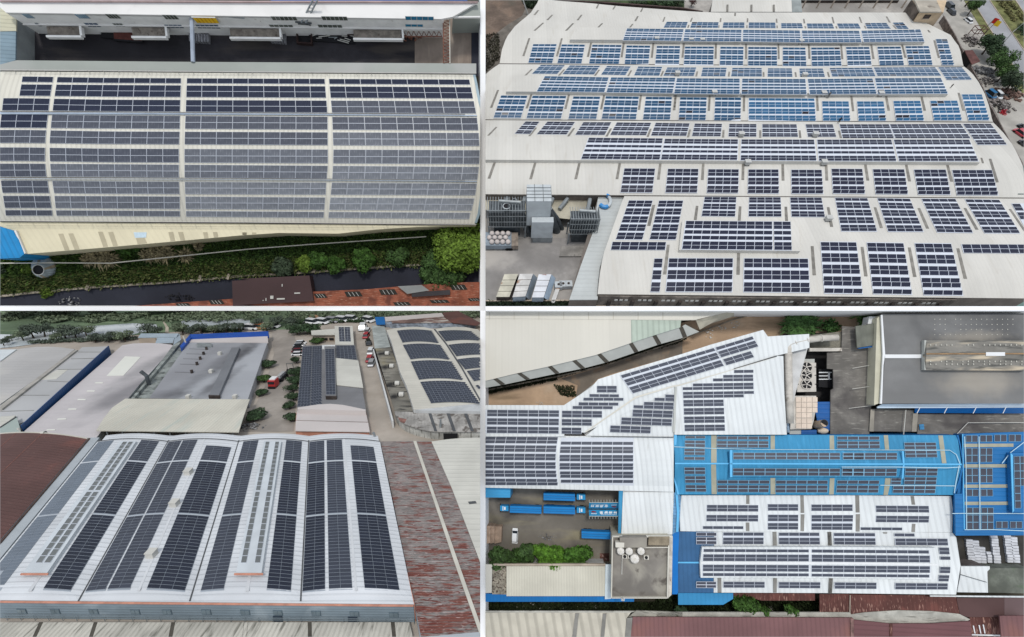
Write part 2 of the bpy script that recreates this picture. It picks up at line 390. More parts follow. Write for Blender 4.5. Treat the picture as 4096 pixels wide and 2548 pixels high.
# ------------------------------------------------------------------ white strips of ground between the sites
M_WHITE = mat('white_paint', (0.92, 0.92, 0.92), 0.9, 0.0, spec=0.0)
def strip(L, x0, y0, x1, y1, h=0.0):
    V = [L.P(a, b, h) for a, b in ((x0, y0), (x1, y0), (x1, y1), (x0, y1))]; V += [v - VV((0, 0, 0.4+h)) for v in V]
    F = [(0, 3, 2, 1), (4, 5, 6, 7)] + [(i, (i+1)%4, (i+1)%4+4, i+4) for i in range(4)]
    me = bpy.data.meshes.new('white_strip'); me.from_pydata([tuple(v) for v in V], [], F); me.materials.append(M_WHITE)
    o = bpy.data.objects.new('white_strip', me); COLL.objects.link(o); o.matrix_world = L.M; o['kind'] = 'structure'
strip(L1, -60, 1225, 1942, 1243, 5.0); strip(L1, 1921, -60, 1942, 1225, 5.0); strip(L4, 1942, 1225, 4160, 1243, 8.0); strip(L4, 1921, 1243, 1942, 2610, 4.0)
# ================================================================== SITE 2 (upper right): long white factory with blue and dark arrays
L = L2
M2R = mat('roof_sheet_pale', C(213, 210, 202), 0.55, 0.05, 0.05, wave=('X', 0.9, 0.02, 0.05), stain=[(C(196, 190, 178), 0.12, 0.55, 0.9, 'y')])
M2E = mat('eave_wall_sheet', C(120, 112, 105), 0.8, 0.1, 0.5)  # plain dark sheet for the walls below the roof edges
M2S = mat('skylight_sheet', C(138, 134, 126), 0.5, 0.14, 0.8, wave=('Y', 2.2, 0.01, 0.25), rnd=0.12)
M2G = mat('gutter_dark', C(95, 90, 85), 0.8, 0.2, 0.5)
M2P = mat('concrete_yard', C(168, 163, 156), 0.9, 0.22, 0.06, bump=0.05, stain=[(C(136, 131, 126), 0.07, 0.5, 0.75, None)])
M2PB = mat('module_blue', C(44, 94, 132, 0.66), 0.42, 0.05, 0.3, spec=0.2, rnd=0.16)
M2PL = mat('module_blue_light', C(54, 114, 158, 0.72), 0.42, 0.05, 0.3, spec=0.2, rnd=0.12)
M2PD = mat('module_dark', C(50, 54, 78, 0.6), 0.42, 0.05, 0.3, spec=0.2, rnd=0.12)
M2PX = mat('module_near_black', C(42, 50, 72, 0.3), 0.25, 0.05, 0.3, spec=0.4)
def V2(i, x):
    if i == 0: return interp([(2157, -6), (2218, 2), (2366, 13), (2459, 23), (2568, 31), (2730, 43), (2842, 50), (3622, 50), (3660, 89), (3762, 89), (3822, 150)], x)
    a, b = ((254, .0052), (478, .0050), (777, .0072), (1176, .0100))[i-1]
    return a + (x-1930)*b if i < 4 else 1177 + (x-2390)*.0100
def bay2(x, y):
    for i in range(4):
        if y <= V2(i+1, x) or i == 3:
            t = (y - V2(i, x))/(V2(i+1, x)-V2(i, x)); return i, max(0.0, min(1.0, t))
def hp2(x, y):
    i, t = bay2(x, y); rise = (1.5, 2.0, 2.2, 2.0)[i]; base = 5.0
    if i == 0: t = 0.12 + 0.88*t
    if i == 3: t = min(t, 1.0); rise = 1.6
    return base + rise*4*t*(1-t)
LX = [(0, 2157), (53, 2122), (102, 2062), (149, 2026), (198, 2008), (256, 1998), (271, 1973), (301, 1936), (777, 1936), (778, 2500), (800, 2490), (925, 2446), (1018, 2413), (1090, 2400), (1180, 2390)]
RX = [(-6, 3600), (50, 3622), (89, 3762), (112, 3798), (152, 3822), (205, 3842), (263, 3853), (288, 3885), (327, 3914), (374, 3939), (427, 3957), (486, 3970), (526, 4010), (582, 4053), (658, 4090), (740, 4102), (792, 4110), (1300, 4120)]
hall = Th(L, 'factory_hall', 'vast pale barrel roofed factory carrying blue and dark arrays, upper right site', 'factory', (3000, 1176))
for i in range(4):
    def fn(u, v, i=i):
        x = 3000
        for _ in range(3):
            y = lerp(V2(i, x), V2(i+1, x), v)
            if i == 3: x0 = interp(LX, max(y, 778.5)); 
            else: x0 = interp(LX, min(y, 777))
            x = lerp(x0, interp(RX, y), u)
        y = lerp(V2(i, x)+ (0.6 if i else 0), V2(i+1, x)-0.6, v); return (x, y)
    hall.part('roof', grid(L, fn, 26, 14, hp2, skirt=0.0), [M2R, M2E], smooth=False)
mons = [((2304, 109), (3681, 116), (3699.5, 167), (2279, 158)), ((2059, 302.6), (3765.6, 311), (3793.7, 375), (2024, 366)),
        ((1925, 546.5), (3881, 555), (3921, 649.7), (1925, 638.8)), ((2729, 882), (3194, 885.5), (3201, 1004.5), (2716.6, 999.6))]
def hm2(x, y): return hp2(x, y) + 0.9
for Q in mons:
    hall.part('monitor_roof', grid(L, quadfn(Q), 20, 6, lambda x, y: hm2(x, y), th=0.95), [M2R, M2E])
for i in (1, 2, 3):
    pts = [(interp(LX, V2(i, 2000))+ (0 if i < 3 else -560), V2(i, 1995)-1.0), (interp(RX, V2(i, 3900)), V2(i, 3950)-1.0), (interp(RX, V2(i, 3900)), V2(i, 3950)+1.4), (interp(LX, V2(i, 2000))+(0 if i < 3 else -560), V2(i, 1995)+1.4)]
    hall.part('gutter', thinslab(L, pts, 5.12, 0.2), M2G)
SK = {'B1': '675,122,628,180,22 845,178,785,240,22 1200,178,1150,243,22 1405,45,1380,100,20 1605,70,1580,112,18 1940,92,1915,142,18 1880,195,1848,253,22 735,275,630,368,24 1098,280,1012,368,24 1450,280,1400,330,20 1818,288,1780,335,20 2205,205,2185,260,18 567,460,495,675,24 960,463,900,678,24 1320,487,1275,685,24 1712,500,1683,690,24 2070,500,2048,695,24 598,835,520,910,22 990,838,925,912,22 1413,843,1360,915,22 1800,850,1760,922,22 2187,858,2155,932,22 188,1088,105,1300,26 598,1120,535,1308,26 1050,1128,1003,1315,26 1475,1130,1435,1320,26 1920,1135,1893,1325,26 2340,1140,2320,1330,26',
 'B2': '420,215,400,262,18 767,218,760,265,18 1090,220,1088,268,18 1440,225,1443,272,18 1770,228,1778,280,18 2115,205,2133,280,18 380,300,365,345,18 743,305,738,350,16 1083,305,1080,350,16 1447,308,1450,360,16 1785,315,1798,366,16 2160,315,2175,363,16 940,155,938,192,20 320,518,303,693,24 708,518,703,708,24 1072,520,1071,710,22 1463,522,1468,712,22 1830,525,1838,708,22 2220,525,2237,712,22 482,863,465,938,22 868,867,860,940,22 1283,870,1284,943,22 1668,873,1678,943,22 2060,870,2080,943,22 220,1140,200,1330,26 632,1150,622,1337,26 1048,1155,1045,1342,26 1930,1155,1940,1337,26 2345,1155,2368,1342,26',
 'B3': '430,205,455,275,18 757,198,797,270,20 490,312,515,362,16 835,305,880,352,18 1208,300,1280,390,20 570,520,600,710,24 940,515,985,697,24 1335,487,1390,700,24 750,1150,785,1335,28 1175,1142,1220,1335,28 1630,1122,1690,1335,28',
 'B4': '170,325,70,428,24 650,333,567,435,24 1108,340,1037,438,26 1555,343,1500,440,26 2035,348,1997,445,26 152,742,78,948,32 640,750,582,955,32 1175,752,1128,955,32 1663,752,1627,955,32 2153,758,2128,960,32',
 'B5': '393,357,370,450,26 800,362,793,457,26 1243,365,1243,460,26 1720,367,1728,462,26 2195,370,2220,462,26 555,760,543,965,32 1037,765,1033,965,32 1515,768,1520,972,32 2040,772,2050,972,32',
 'B6': '500,770,532,972,32 995,775,1037,982,32 1492,775,1547,985,32 2010,710,2098,993,32 1905,698,1925,762,22',
 'B7': '2072,240,2012,493,38 2248,722,2203,1080,36', 'B8': '480,252,457,422,34 1000,258,990,430,34 1553,262,1562,432,34 2065,267,2108,505,34 982,805,975,1083,38 1872,738,1898,1090,38',
 'B9': '618,268,695,518,34 1148,278,1255,525,34 1705,278,1852,538,34 2250,290,2450,580,30 462,748,508,1103,38 1033,755,1100,1110,38 1620,765,1712,1133,38'}
for fr, s in SK.items():
    for it in s.split():
        x0, y0, x1, y1, w = map(float, it.split(','))
        Q = q(fr, x0-w*.45, y0, x0+w*.45, y0, x1+w*.52, y1, x1-w*.52, y1)
        hall.part('skylight', grid(L, quadfn(Q), 1, 4, lambda x, y: hp2(x, y)+0.06, th=0.06), M2S)
X_ = M2PX
ROWS2 = [
 ('top row of small blue arrays', hp2, M2PB, .15, 'B2', [(112,262,368,265,340,345,65,345,4,'22'),(418,265,740,268,730,350,390,348,5,'22'),(798,270,1052,270,1052,350,783,350,4,'22'),(1105,270,1425,272,1432,356,1100,354,5,'22'),(1495,280,1745,280,1768,363,1498,358,4,'22'),(1805,283,2115,283,2148,366,1820,366,5,'22'),(2171,283,2429,283,2472,366,2206,366,4,'22'),(2509,278,2769,276,2832,358,2544,361,4,'22'),(2846,272,2969,270,3044,350,2907,353,2,'22')]),
 ('first raised roof', hm2, M2PB, .5, 'B2', [(-369,343,318,352,288,493,-417,485,10,'2112'),(335,353,1018,360,1012,500,310,494,10,'2112'),(1035,360,1722,368,1740,510,1032,500,10,'2112'),(1745,368,2439,372,2469,509,1759,510,10,'2112'),(2464,370,3179,355,3229,501,2497,507,10,'2112')]),
 ('row below the first raised roof', hp2, M2PB, .47, 'B2', [(-1505,533,-1219,533,-1272,762,-1564,757,4,'1222'),(-1160,536,-877,539,-919,766,-1212,762,4,'1222'),(-789,540,-434,544,-467,773,-829,768,5,'1222'),(-375,549,-87,552,-109,778,-399,775,4,'1222'),(-9,555,275,556,261,783,-29,780,4,'1222'),(332,562,683,562,675,788,317,784,5,'1222'),(760,564,1042,566,1036,792,752,789,4,'1222'),(1098,567,1445,569,1448,795,1094,793,5,'1222'),(1515,572,1790,574,1803,800,1516,797,4,'1222'),(1858,574,2205,572,2228,796,1868,800,5,'1222'),(2279,568,2562,567,2592,793,2302,795,4,'1222'),(2659,565,2942,563,2984,788,2689,790,4,'1222'),(2999,558,3282,556,3329,783,3041,786,4,'1222'),(3366,472,3504,472,3589,784,3444,784,2,'22222')]),
 ('thin row above the second raised roof', hp2, M2PB, .25, 'B2', [(-1412,785,-1119,787,-1212,893,-1519,890,4,'122'),(-1062,790,-692,795,-767,900,-1152,895,5,'122'),(-612,797,-322,803,-387,907,-684,902,4,'122'),(-234,803,58,808,23,915,-285,910,4,'122'),(118,815,470,815,440,918,70,915,5,'122'),(548,817,838,818,822,922,525,920,4,'122'),(905,820,1262,822,1264,925,890,922,5,'122'),(1335,825,1625,826,1635,930,1330,928,4,'122'),(1715,828,2000,828,2028,930,1725,930,4,'122'),(2082,822,2594,818,2639,920,2114,925,7,'122'),(2614,815,3359,812,3434,915,2662,918,10,'122'),(3394,812,3682,812,3806,962,3500,966,4,'1222')]),
 ('second raised roof', hm2, M2PB, .45, 'B2', [(-1362,920,-589,935,-642,1113,-1462,1105,10,'2112'),(-562,935,218,940,183,1125,-620,1115,10,'2112'),(235,945,995,950,995,1136,200,1130,10,'2112'),(1025,950,1790,955,1805,1138,1015,1136,10,'2112'),(1815,955,2602,948,2652,1134,1844,1138,10,'2112'),(2629,945,3429,942,3514,1131,2669,1136,10,'2112')]),
 ('row below the second raised roof', hp2, M2PB, .47, 'B2', [(-1892,1153,-1572,1157,-1652,1425,-1985,1422,4,'1222'),(-1512,1157,-1102,1160,-1167,1433,-1587,1428,5,'1222'),(-1019,1165,-692,1168,-739,1438,-1080,1435,4,'1222'),(-627,1163,-224,1168,-259,1443,-677,1437,5,'1222'),(-142,1170,176,1173,153,1447,-177,1445,4,'1222'),(273,1175,597,1178,583,1453,255,1450,4,'1222'),(697,1178,1012,1180,1005,1460,685,1455,4,'1222'),(1105,1185,1898,1190,1917,1463,1103,1460,10,'1222'),(1990,1223,2313,1225,2333,1463,2003,1460,4,'222'),(2412,1225,2736,1225,2767,1460,2434,1463,4,'222'),(2852,1220,3179,1218,3226,1458,2889,1460,4,'222'),(3297,1218,3627,1215,3684,1453,3347,1455,4,'222'),(3679,1140,3924,1140,4017,1452,3766,1455,3,'2222')]),
 ('dark row above the third raised roof', hp2, M2PD, .42, 'B5', [(-1597,258,-1427,262,-1542,410,-1729,405,2,'222'),(-1332,260,-997,265,-1099,415,-1462,412,4,'222'),(-897,267,-557,268,-637,422,-997,420,4,'222'),(-492,270,-75,275,-137,425,-574,422,5,'222'),(-22,275,390,282,350,433,-80,430,5,'222'),(450,283,782,288,765,438,415,435,4,'222'),(868,288,1198,290,1197,443,857,440,4,'222'),(1267,292,1683,293,1702,445,1268,443,5,'222'),(1790,293,2120,293,2165,445,1820,445,4,'222'),(2201,293,2799,292,2862,463,2242,463,7,'222'),(2809,292,3669,288,3789,463,2879,463,10,'222'),(3694,287,4032,287,4229,538,3874,540,4,'2222')]),
 ('third raised roof', hm2, M2PD, .8, 'B5', [(-830,455,66,463,28,720,-924,712,10,'2112'),(88,468,975,475,965,725,42,718,10,'2112'),(1015,475,1895,478,1925,733,1005,728,10,'2112'),(1930,478,2829,478,2892,738,1954,735,10,'2112'),(2856,478,3772,478,3884,738,2924,738,10,'2112')]),
 ('row below the third raised roof', hp2, M2PD, .36, 'B5', [(-402,825,-27,828,-62,1120,-449,1118,4,'222'),(125,830,497,832,480,1122,95,1120,4,'222'),(613,835,985,837,977,1125,597,1122,4,'222'),(1098,838,1465,838,1470,1130,1092,1127,4,'222'),(1617,842,1987,843,2007,1132,1623,1130,4,'222'),(2104,830,2479,832,2512,1132,2124,1128,4,'222'),(2604,835,2986,837,3032,1138,2642,1135,4,'222'),(3101,840,3489,840,3547,1143,3157,1142,4,'222'),(3564,845,4046,845,4124,1150,3627,1148,5,'222')]),
 ('row behind the small raised roof', hp2, M2PD, .42, 'B8', [(-347,185,-57,187,-182,660,-507,657,3,'22222'),(18,187,313,187,223,660,-98,657,3,'22222'),(570,143,955,145,940,382,532,375,4,'222'),(1108,147,1490,148,1502,383,1100,380,4,'222'),(1603,150,1985,152,2028,387,1622,383,4,'222'),(2147,155,2539,158,2657,558,2224,557,4,'12222'),(2659,158,3054,165,3219,563,2791,562,4,'12222'),(3194,165,3604,167,3819,577,3384,570,4,'12222'),(3719,172,4134,178,4389,582,3957,580,4,'12222'),(4284,225,4694,228,4949,635,4517,632,4,'2222')]),
 ('small raised roof', hm2, M2PD, .42, 'B8', [(345,432,1388,440,1393,785,295,775,10,'2112'),(1403,440,1612,442,1627,787,1413,786,2,'2112')]),
 ('row along the front eave', hp2, M2PD, .52, 'B8', [(-545,685,105,688,93,787,-567,785,6,'2'),(-39,888,65,888,28,1293,-87,1292,1,'222'),(138,885,915,885,903,1292,100,1290,7,'222'),(1048,885,1822,890,1845,1300,1042,1293,7,'222'),(1972,688,2406,692,2484,1312,2019,1307,4,'22221'),(2532,697,2977,703,3082,1322,2611,1315,4,'22221'),(3111,705,3554,710,3699,1333,3224,1328,4,'22221'),(3679,715,4574,718,4604,828,3707,822,8,'2')]),
]
for rn, (desc, hf, mm, gap, fr, lst) in enumerate(ROWS2):
    for k, a in enumerate(lst):
        sp = None; m_ = mm
        if mm is M2PB:
            rr = random.Random(rn*50+k); nrow = sum(int(c) for c in a[9])
            if rr.random() < 0.6: sp = {(rr.randrange(nrow), c): X_ for c in ([rr.randrange(a[8])] if rr.random() < .6 else [0, 1])}
            if rn in (5,) and k >= 7: m_ = M2PL
        array(L, f"{ordn(k, len(lst))} array from the left, {desc}, upper right site", q(fr, *a[:8]), a[8], a[9], m_, hf, gap=gap, edge=0.022, special=sp, back=M_RAIL, group='solar arrays of the long white factory')
# roof vent boxes
M2V = mat('vent_box_sheet', C(196, 196, 192), 0.5, 0.08, 0.6)
VB = q('B1', 2098, 498) + q('B2', 395,512, 530,515, 1722,530, 232,915, 1765,935, 675,1150, 1993,1158) + q('B3', 665,1160) + q('B5', 998,442, 1893,442, 1075,782, 1995,782) + q('B8', 2050, 428)
VD = ['on the front edge of the first raised roof, leftmost', 'second from left on the first raised roof edge', 'third from left on the first raised roof edge', 'right of centre below the first raised roof', 'left one behind the second raised roof', 'right one behind the second raised roof', 'left one in front of the second raised roof', 'middle one in front of the second raised roof beside a person', 'right end in front of the second raised roof', 'left one behind the third raised roof', 'right one behind the third raised roof', 'left one in front of the third raised roof', 'right one in front of the third raised roof', 'on frame right of the small raised roof']
for p, d in zip(VB, VD):
    h = hp2(*p); c = L.P(p[0], p[1], h)
    t = Th(L, 'vent_box', 'pale vent box ' + d, 'roof vent', tuple(c), 'pale vent boxes on the long factory roof')
    t.part('housing', slab([c + VV((a*.62, b*.5, 1.15)) for a, b in ((-1,-1),(1,-1),(1,1),(-1,1))], c.z+0.35), M2V)
    t.part('cap', slab([c + VV((a*.72, b*.6, 1.25)) for a, b in ((-1,-1),(1,-1),(1,1),(-1,1))], c.z+1.16), M2V)
    t.part('stand', join(*[slab([c + VV((sx*.45+a*.06, sy*.35+b*.06, .34)) for a, b in ((-1,-1),(1,-1),(1,1),(-1,1))], c.z-.3) for sx in (-1,1) for sy in (-1,1)]), M2G)
# ---- people
def person(L, label, c, ht, shirt, trousers, arms=0.5, lean=0.0, face=1.0):
    t = Th(L, 'person', label, 'person', tuple(c)); k = ht/1.7
    J = [(0,0,.92),(0,.02,1.15),(0,lean,1.42),(0,lean*1.1,1.52),(0,lean*1.2,1.60),(-.10,0,.88),(-.12,.04,.48),(-.13,0,.06),(.10,0,.88),(.13,-.03,.48),(.16,0,.06),(-.20,lean,1.40),(-.30,.05,1.12),(-.26,.15*arms,.88),(.20,lean,1.40),(.31,.03,1.14),(.27,.3*arms,1.0),(-.13,.12,.04),(.16,.12,.04)]
    E = [(0,1),(1,2),(2,3),(3,4),(0,5),(5,6),(6,7),(0,8),(8,9),(9,10),(2,11),(11,12),(12,13),(2,14),(14,15),(15,16),(7,17),(10,18)]
    R = [.15,.14,.17,.06,.10,.11,.075,.05,.11,.075,.05,.075,.05,.035,.075,.05,.035,.04,.04]
    me = bpy.data.meshes.new('body'); me.from_pydata([(x*k, y*k, z*k) for x, y, z in J], E, []); ob = bpy.data.objects.new('body', me); COLL.objects.link(ob); ob.parent = t.o
    sm = ob.modifiers.new('skin', 'SKIN'); 
    for i, v in enumerate(me.skin_vertices[0].data if me.skin_vertices else []): v.radius = (R[i]*k, R[i]*k); v.use_root = (i == 0)
    if not me.skin_vertices:
        bm = bmesh.new(); bm.from_mesh(me); lay = bm.verts.layers.skin.verify()
        for i, v in enumerate(bm.verts): v[lay].radius = (R[i]*k, R[i]*k); v[lay].use_root = (i == 0)
        bm.to_mesh(me); bm.free()
    ob.modifiers.new('sub', 'SUBSURF').levels = 1
    me.materials.append(shirt)
    bm = bmesh.new(); bmesh.ops.create_icosphere(bm, subdivisions=2, radius=.115*k); 
    for v in bm.verts: v.co = VV((v.co.x*.85, v.co.y*.95, v.co.z*1.15)) + VV((0, lean*1.2*k, 1.61*k))
    hm = bpy.data.meshes.new('head'); bm.to_mesh(hm); bm.free(); hm.materials.append(M_SKIN); ho = bpy.data.objects.new('head', hm); COLL.objects.link(ho); ho.parent = t.o
    bm = bmesh.new(); bmesh.ops.create_icosphere(bm, subdivisions=2, radius=.125*k)
    for v in bm.verts: v.co = VV((v.co.x*.88, v.co.y, max(v.co.z, -.02)*1.1)) + VV((0, lean*1.2*k-.015, 1.645*k))
    hm = bpy.data.meshes.new('hair'); bm.to_mesh(hm); bm.free(); hm.materials.append(trousers); ho = bpy.data.objects.new('hair', hm); COLL.objects.link(ho); ho.parent = t.o
M_SKIN = mat('skin', (0.35, 0.2, 0.13), 0.6, 0.05); M_BLK = mat('cloth_black', (0.012, 0.012, 0.014), 0.8, 0.1); M_GRYC = mat('cloth_grey', (0.12, 0.12, 0.12), 0.8, 0.1)
for fr, x, y, d, m_ in (('B5', 2180, 283, 'person in black standing in the gutter above the dark arrays', M_BLK), ('B3', 1525, 1066, 'person in black crouching alone on the bare roof at right', M_BLK), ('B2', 2052, 1188, 'person in grey beside the vent box on the white roof', M_GRYC)):
    p = q1(fr, x, y); c = L.P(p[0], p[1], hp2(*p)); person(L, d, c, 1.9 if 'crouch' not in d else 1.3, m_, M_BLK, 1.0)
# ---- ground pieces
sheet(L, 'yard_ground', [(1942, 0), (4096, 0), (4096, 1225), (1942, 1225)], 0.0, M2P)
M_SOIL2 = mat('bare_soil', C(120, 104, 92), 0.95, 0.25, 0.12, bump=0.2, bscale=1.2, stain=[(C(140, 118, 100), 0.1, .5, .7, None), (C(90, 84, 74), 0.06, .5, .65, None)])
sheet(L, 'soil', q('B1', 34, 0, 690, 0, 560, 190, 380, 330, 280, 460, 215, 770, 100, 850, 34, 900), 0.05, M_SOIL2)
M_PATH = mat('path_grey', C(118, 112, 104), 0.95, 0.2, 0.3)
sheet(L, 'path', q('B1', 560, 0, 690, 0, 560, 190, 380, 330, 290, 460, 235, 600, 205, 770, 34, 900, 34, 620, 120, 440, 300, 300, 480, 190), 0.09, M_PATH)
solo(L, 'scrub', tufts(L, q('B1', 470, 0, 690, 0, 600, 110, 520, 90), 900, .5, 3, .1, 1.0), M_LEAFG, kind='stuff')
solo(L, 'scrub', tufts(L, q('B1', 34, 420, 200, 400, 210, 700, 34, 880), 900, .35, 4, .1, .5), leafmat('dry_scrub', (.09, .085, .06)), kind='stuff')
pole0 = q1('B1', 550, 180)
t = Th(L, 'utility_pole', 'leaning pale pole at the far left corner of the factory', 'pole', pole0); a = L.P(*pole0, 0); 
t.part('mast', tube([a, a+VV((-2.0, .5, 5.0))], [.25, .2], 6), M2V); t.part('cap', tube([a+VV((-2.0, .5, 5.0)), a+VV((-2.2, .6, 5.3))], [.4, .4], 6), M2V)
# background top: garden, small hall, school-like building
sheet(L, 'grass', q('B1', 880, 0, 2440, 0, 2440, 120, 1900, 60, 1500, 40), 0.1, mat('grass_dark', (.05, .075, .03), .95, .3, .3))
solo(L, 'shrubbery', join(leafmesh(L.P(2580, 8, 1), 6, 3, 1.6, 1200, .35, 5), leafmesh(L.P(2660, 8, 1), 6, 3, 1.6, 1200, .35, 6)), M_LEAFD, kind='stuff')
for k, (x, y, w, mm, d) in enumerate(((2710, 14, 50, M_LEAFG, 'pale round bush behind the factory roof'), (2765, 16, 40, leafmat('leaf_red', (.09, .05, .045)), 'reddish round bush behind the factory roof'), (2590, 16, 44, M_LEAF, 'green bush at the dark wall behind the factory'))):
    tree(L, d, (x, y+8), w, 3.0, 40+k, mm, n=700, name='bush', cat='bush')
t = Th(L, 'garden_wall', 'low dark brick wall behind the factory roof', 'wall', q1('B1', 2200, 90))
M_DBR = mat('dark_brick', C(84, 68, 64), .9, .2, .8)
t.part('wall', prism(L, q('B1', 870, 2, 1500, 32, 2419, 100, 2665, 140, 2665, 132, 2419, 88, 1500, 20, 870, -8), 5.0, 3.2), M_DBR)
t = Th(L, 'side_hall', 'small pale flat roofed hall behind the long factory', 'building', q1('B2', 1140, 140))
t.part('roof', thinslab(L, q('B2', 668, -12, 1620, -12, 1628, 143, 645, 143), [6.6, 6.6, 5.4, 5.4], .3), M2R)
t.part('wall', prism(L, q('B2', 672, -8, 1616, -8, 1622, 141, 650, 141), [6.2, 6.2, 5.1, 5.1], 0), M2E)
for x0, x1 in ((848, 845), (1138, 1136), (1408, 1408)):
    t.part('skylight', thinslab(L, q('B2', x0-11, 55, x0+11, 55, x1+12, 141, x1-12, 141), [6.25, 6.25, 5.5, 5.5], .05), M2S)
solo(L, 'link_roof', thinslab(L, q('B2', 1622, -10, 1735, -10, 1750, 145, 1630, 145), 5.4, .3), mat('roof_grey_sheet', C(150, 156, 154), .6, .1), 'narrow grey roof between the small hall and balconied block', 'roof')
# balconied block
M_CON = mat('pale_concrete', C(186, 172, 156), .85, .12, .3); M_DRK = mat('dark_opening', C(70, 62, 58), .8, .25, .6); M_CONR = mat('weathered_rooftop', C(188, 180, 166), .9, .15, .25, stain=[(C(120, 110, 100), .35, .55, .7, None)])
Yb = L.P(3300, 48, 0).y + 3.0
t = Th(L, 'balcony_block', 'concrete block with two floors of open balconies behind the factory', 'building', (3400, 48))
xa, xb = L.P(3218, 48, 0).x, L.P(3618, 48, 0).x
t.part('back_wall', box(xa, xb, Yb+3, Yb+3.4, 0, 14), M_DRK)
for z0, z1 in ((5.2, 6.0), (8.2, 9.5), (11.8, 13.2)): t.part('parapet', box(xa, xb, Yb-.3, Yb, z0, z1), M_CON)
for z in (5.1, 8.1, 11.7): t.part('floor_slab', box(xa, xb, Yb, Yb+3, z, z+.2), M_CON)
for k in range(8):
    x = lerp(xa, xb, k/7); t.part('column', box(x-.25, x+.25, Yb-.5, Yb-.31, 0, 14), M_CON)
for k in range(14):
    x = lerp(xa, xb, (k+.5)/14)
    for z in (5.4, 8.4): t.part('door', box(x-.55, x+.55, Yb+2.85, Yb+2.99, z, z+2.1), M_BLK if k % 3 else M_CON)
# rooftop house
t = Th(L, 'stair_house', 'weathered cream house with one window at the far right roof corner', 'house', q1('B3', 1290, 265))
t.part('wall', prism(L, q('B3', 1170, 148, 1445, 148, 1500, -60, 1100, -60), 9.0, 0), mat('wall_cream_old', C(205, 182, 152), .9, .1, .4))
t.part('roof', thinslab(L, q('B3', 1090, -20, 1350, -20, 1425, 140, 1165, 142), 9.6, .4), M_CONR)
cw = q1('B3', 1245, 200); Yw = L.P(*q1('B3', 1300, 148), 9.0).y - .05; a = L.onY(*q1('B3', 1222, 178), Yw); b = L.onY(*q1('B3', 1268, 222), Yw)
w = t.part('window', box(a.x, b.x, Yw-.12, Yw, b.z, a.z), M_DRK); t.part('frame', box(a.x-.15, b.x+.15, Yw-.1, Yw-.02, b.z-.3, b.z-.05), M_CON, parent=w)
t2 = Th(L, 'ruined_annex', 'dark stained annex wall left of the cream house', 'building', q1('B3', 1080, 260))
t2.part('wall', prism(L, q('B3', 985, 120, 1060, -10, 1150, 130, 1165, 150, 1100, 262), [6, 9, 9, 8.5, 5.3], 0), mat('wall_sooty', C(110, 100, 92), .9, .3, .5))
# street on the right
M_ROAD = mat('road_grey', C(158, 159, 162), .9, .08, .1, bump=.02); M_PAVE = mat('pavement_pale', C(174, 170, 162), .9, .12, .2); M_GR2 = mat('verge_grass', C(122, 124, 78), .95, .25, .35, bump=.1, bscale=3)
sheet(L, 'pavement', q('B3', 1380, 0, 1790, 0, 2419, 1100, 2419, 2240, 2100, 1400, 1450, 200), 0.08, M_PAVE)
sheet(L, 'grass_verge', q('B3', 1690, 0, 1800, 0, 2419, 940, 2419, 1140, 2300, 1030, 1850, 260), 0.12, M_GR2)
sheet(L, 'road', q('B3', 1795, 0, 2005, 0, 2419, 600, 2419, 980), 0.16, M_ROAD)
sheet(L, 'grass_verge', q('B3', 2010, 0, 2320, 0, 2419, 130, 2419, 590), 0.14, M_GR2)
sheet(L, 'road', q('B3', 2320, 0, 2430, 0, 2430, 150), 0.18, M_ROAD)
for a in ((1790, 0, 1798, 0, 2419, 985, 2419, 1003), (2002, 0, 2010, 0, 2419, 596, 2419, 608), (2316, 0, 2326, 0, 2419, 140, 2419, 155)):
    solo(L, 'kerb', thinslab(L, q('B3', *a), .3, .25), M_CON, kind='structure')
r = random.Random(3)
hed = [L.P(*q1('B3', 2130+u*175+r.uniform(-6, 6), 10+u*230), .4) for u in [i/9 for i in range(10)]] + [L.P(*q1('B3', 2230+u*190, 5+u*235), .4) for u in [i/9 for i in range(10)]]
solo(L, 'hedge_tufts', join(*[leafmesh(c, 1.2, 1.0, .8, 90, .3, i, 4) for i, c in enumerate(hed)]), leafmat('leaf_olive', (.16, .15, .06)), kind='stuff')
for k, (x, y, w, h_, mm, d) in enumerate(((1690, 60, 190, 6, M_LEAFD, 'dark tree at the top by the side street'), (1720, 170, 150, 6, M_LEAF, 'green tree above the parked white car'), (1935, 600, 210, 7, M_LEAFD, 'dark round tree right of the rubbish bags'), (1990, 690, 190, 6, M_LEAFD, 'second dark round tree in the row by the verge'), (2060, 830, 220, 7, M_LEAF, 'broad tree in the middle of the verge row'), (2120, 930, 190, 6, M_LEAF, 'leafy tree left of the white car on the verge'), (2200, 1060, 230, 7, M_LEAFG, 'lowest pale tree of the verge row'), (2360, 370, 150, 3, M_LEAFD, 'dark bush across the road at right edge'), (2400, 450, 130, 3, M_LEAFD, 'second dark bush across the road'))):
    tree(L, d, q1('B3', x-(28 if y > 550 else -10), y+(60 if y > 550 else 20)), w/3.024*1.15, h_, 70+k, mm, 'trees along the side street', n=2600)
def lamp(L, label, foot, arm, ht):
    a = L.P(*foot, 0); t = Th(L, 'street_lamp', label, 'street lamp', foot); top = a + VV((arm[0]*.35, arm[1]*.35, ht*.8)); e = a + VV((arm[0], arm[1], ht))
    t.part('mast', tube([a, a+VV((0, 0, ht*.5)), top], [.16, .12, .1], 6), M2V); t.part('arm', tube([top, a+VV((arm[0]*.65, arm[1]*.65, ht*.94)), e], [.1, .08, .08], 6), M2V); t.part('lamp_head', obox((e.x+.3, e.y), (1, 0), 1.3, .35, e.z-.1, e.z+.08), M2V)
lamp(L, 'curved street lamp between verge and road', q1('B3', 2150, 540), (4.3, 1.5), 8.5)
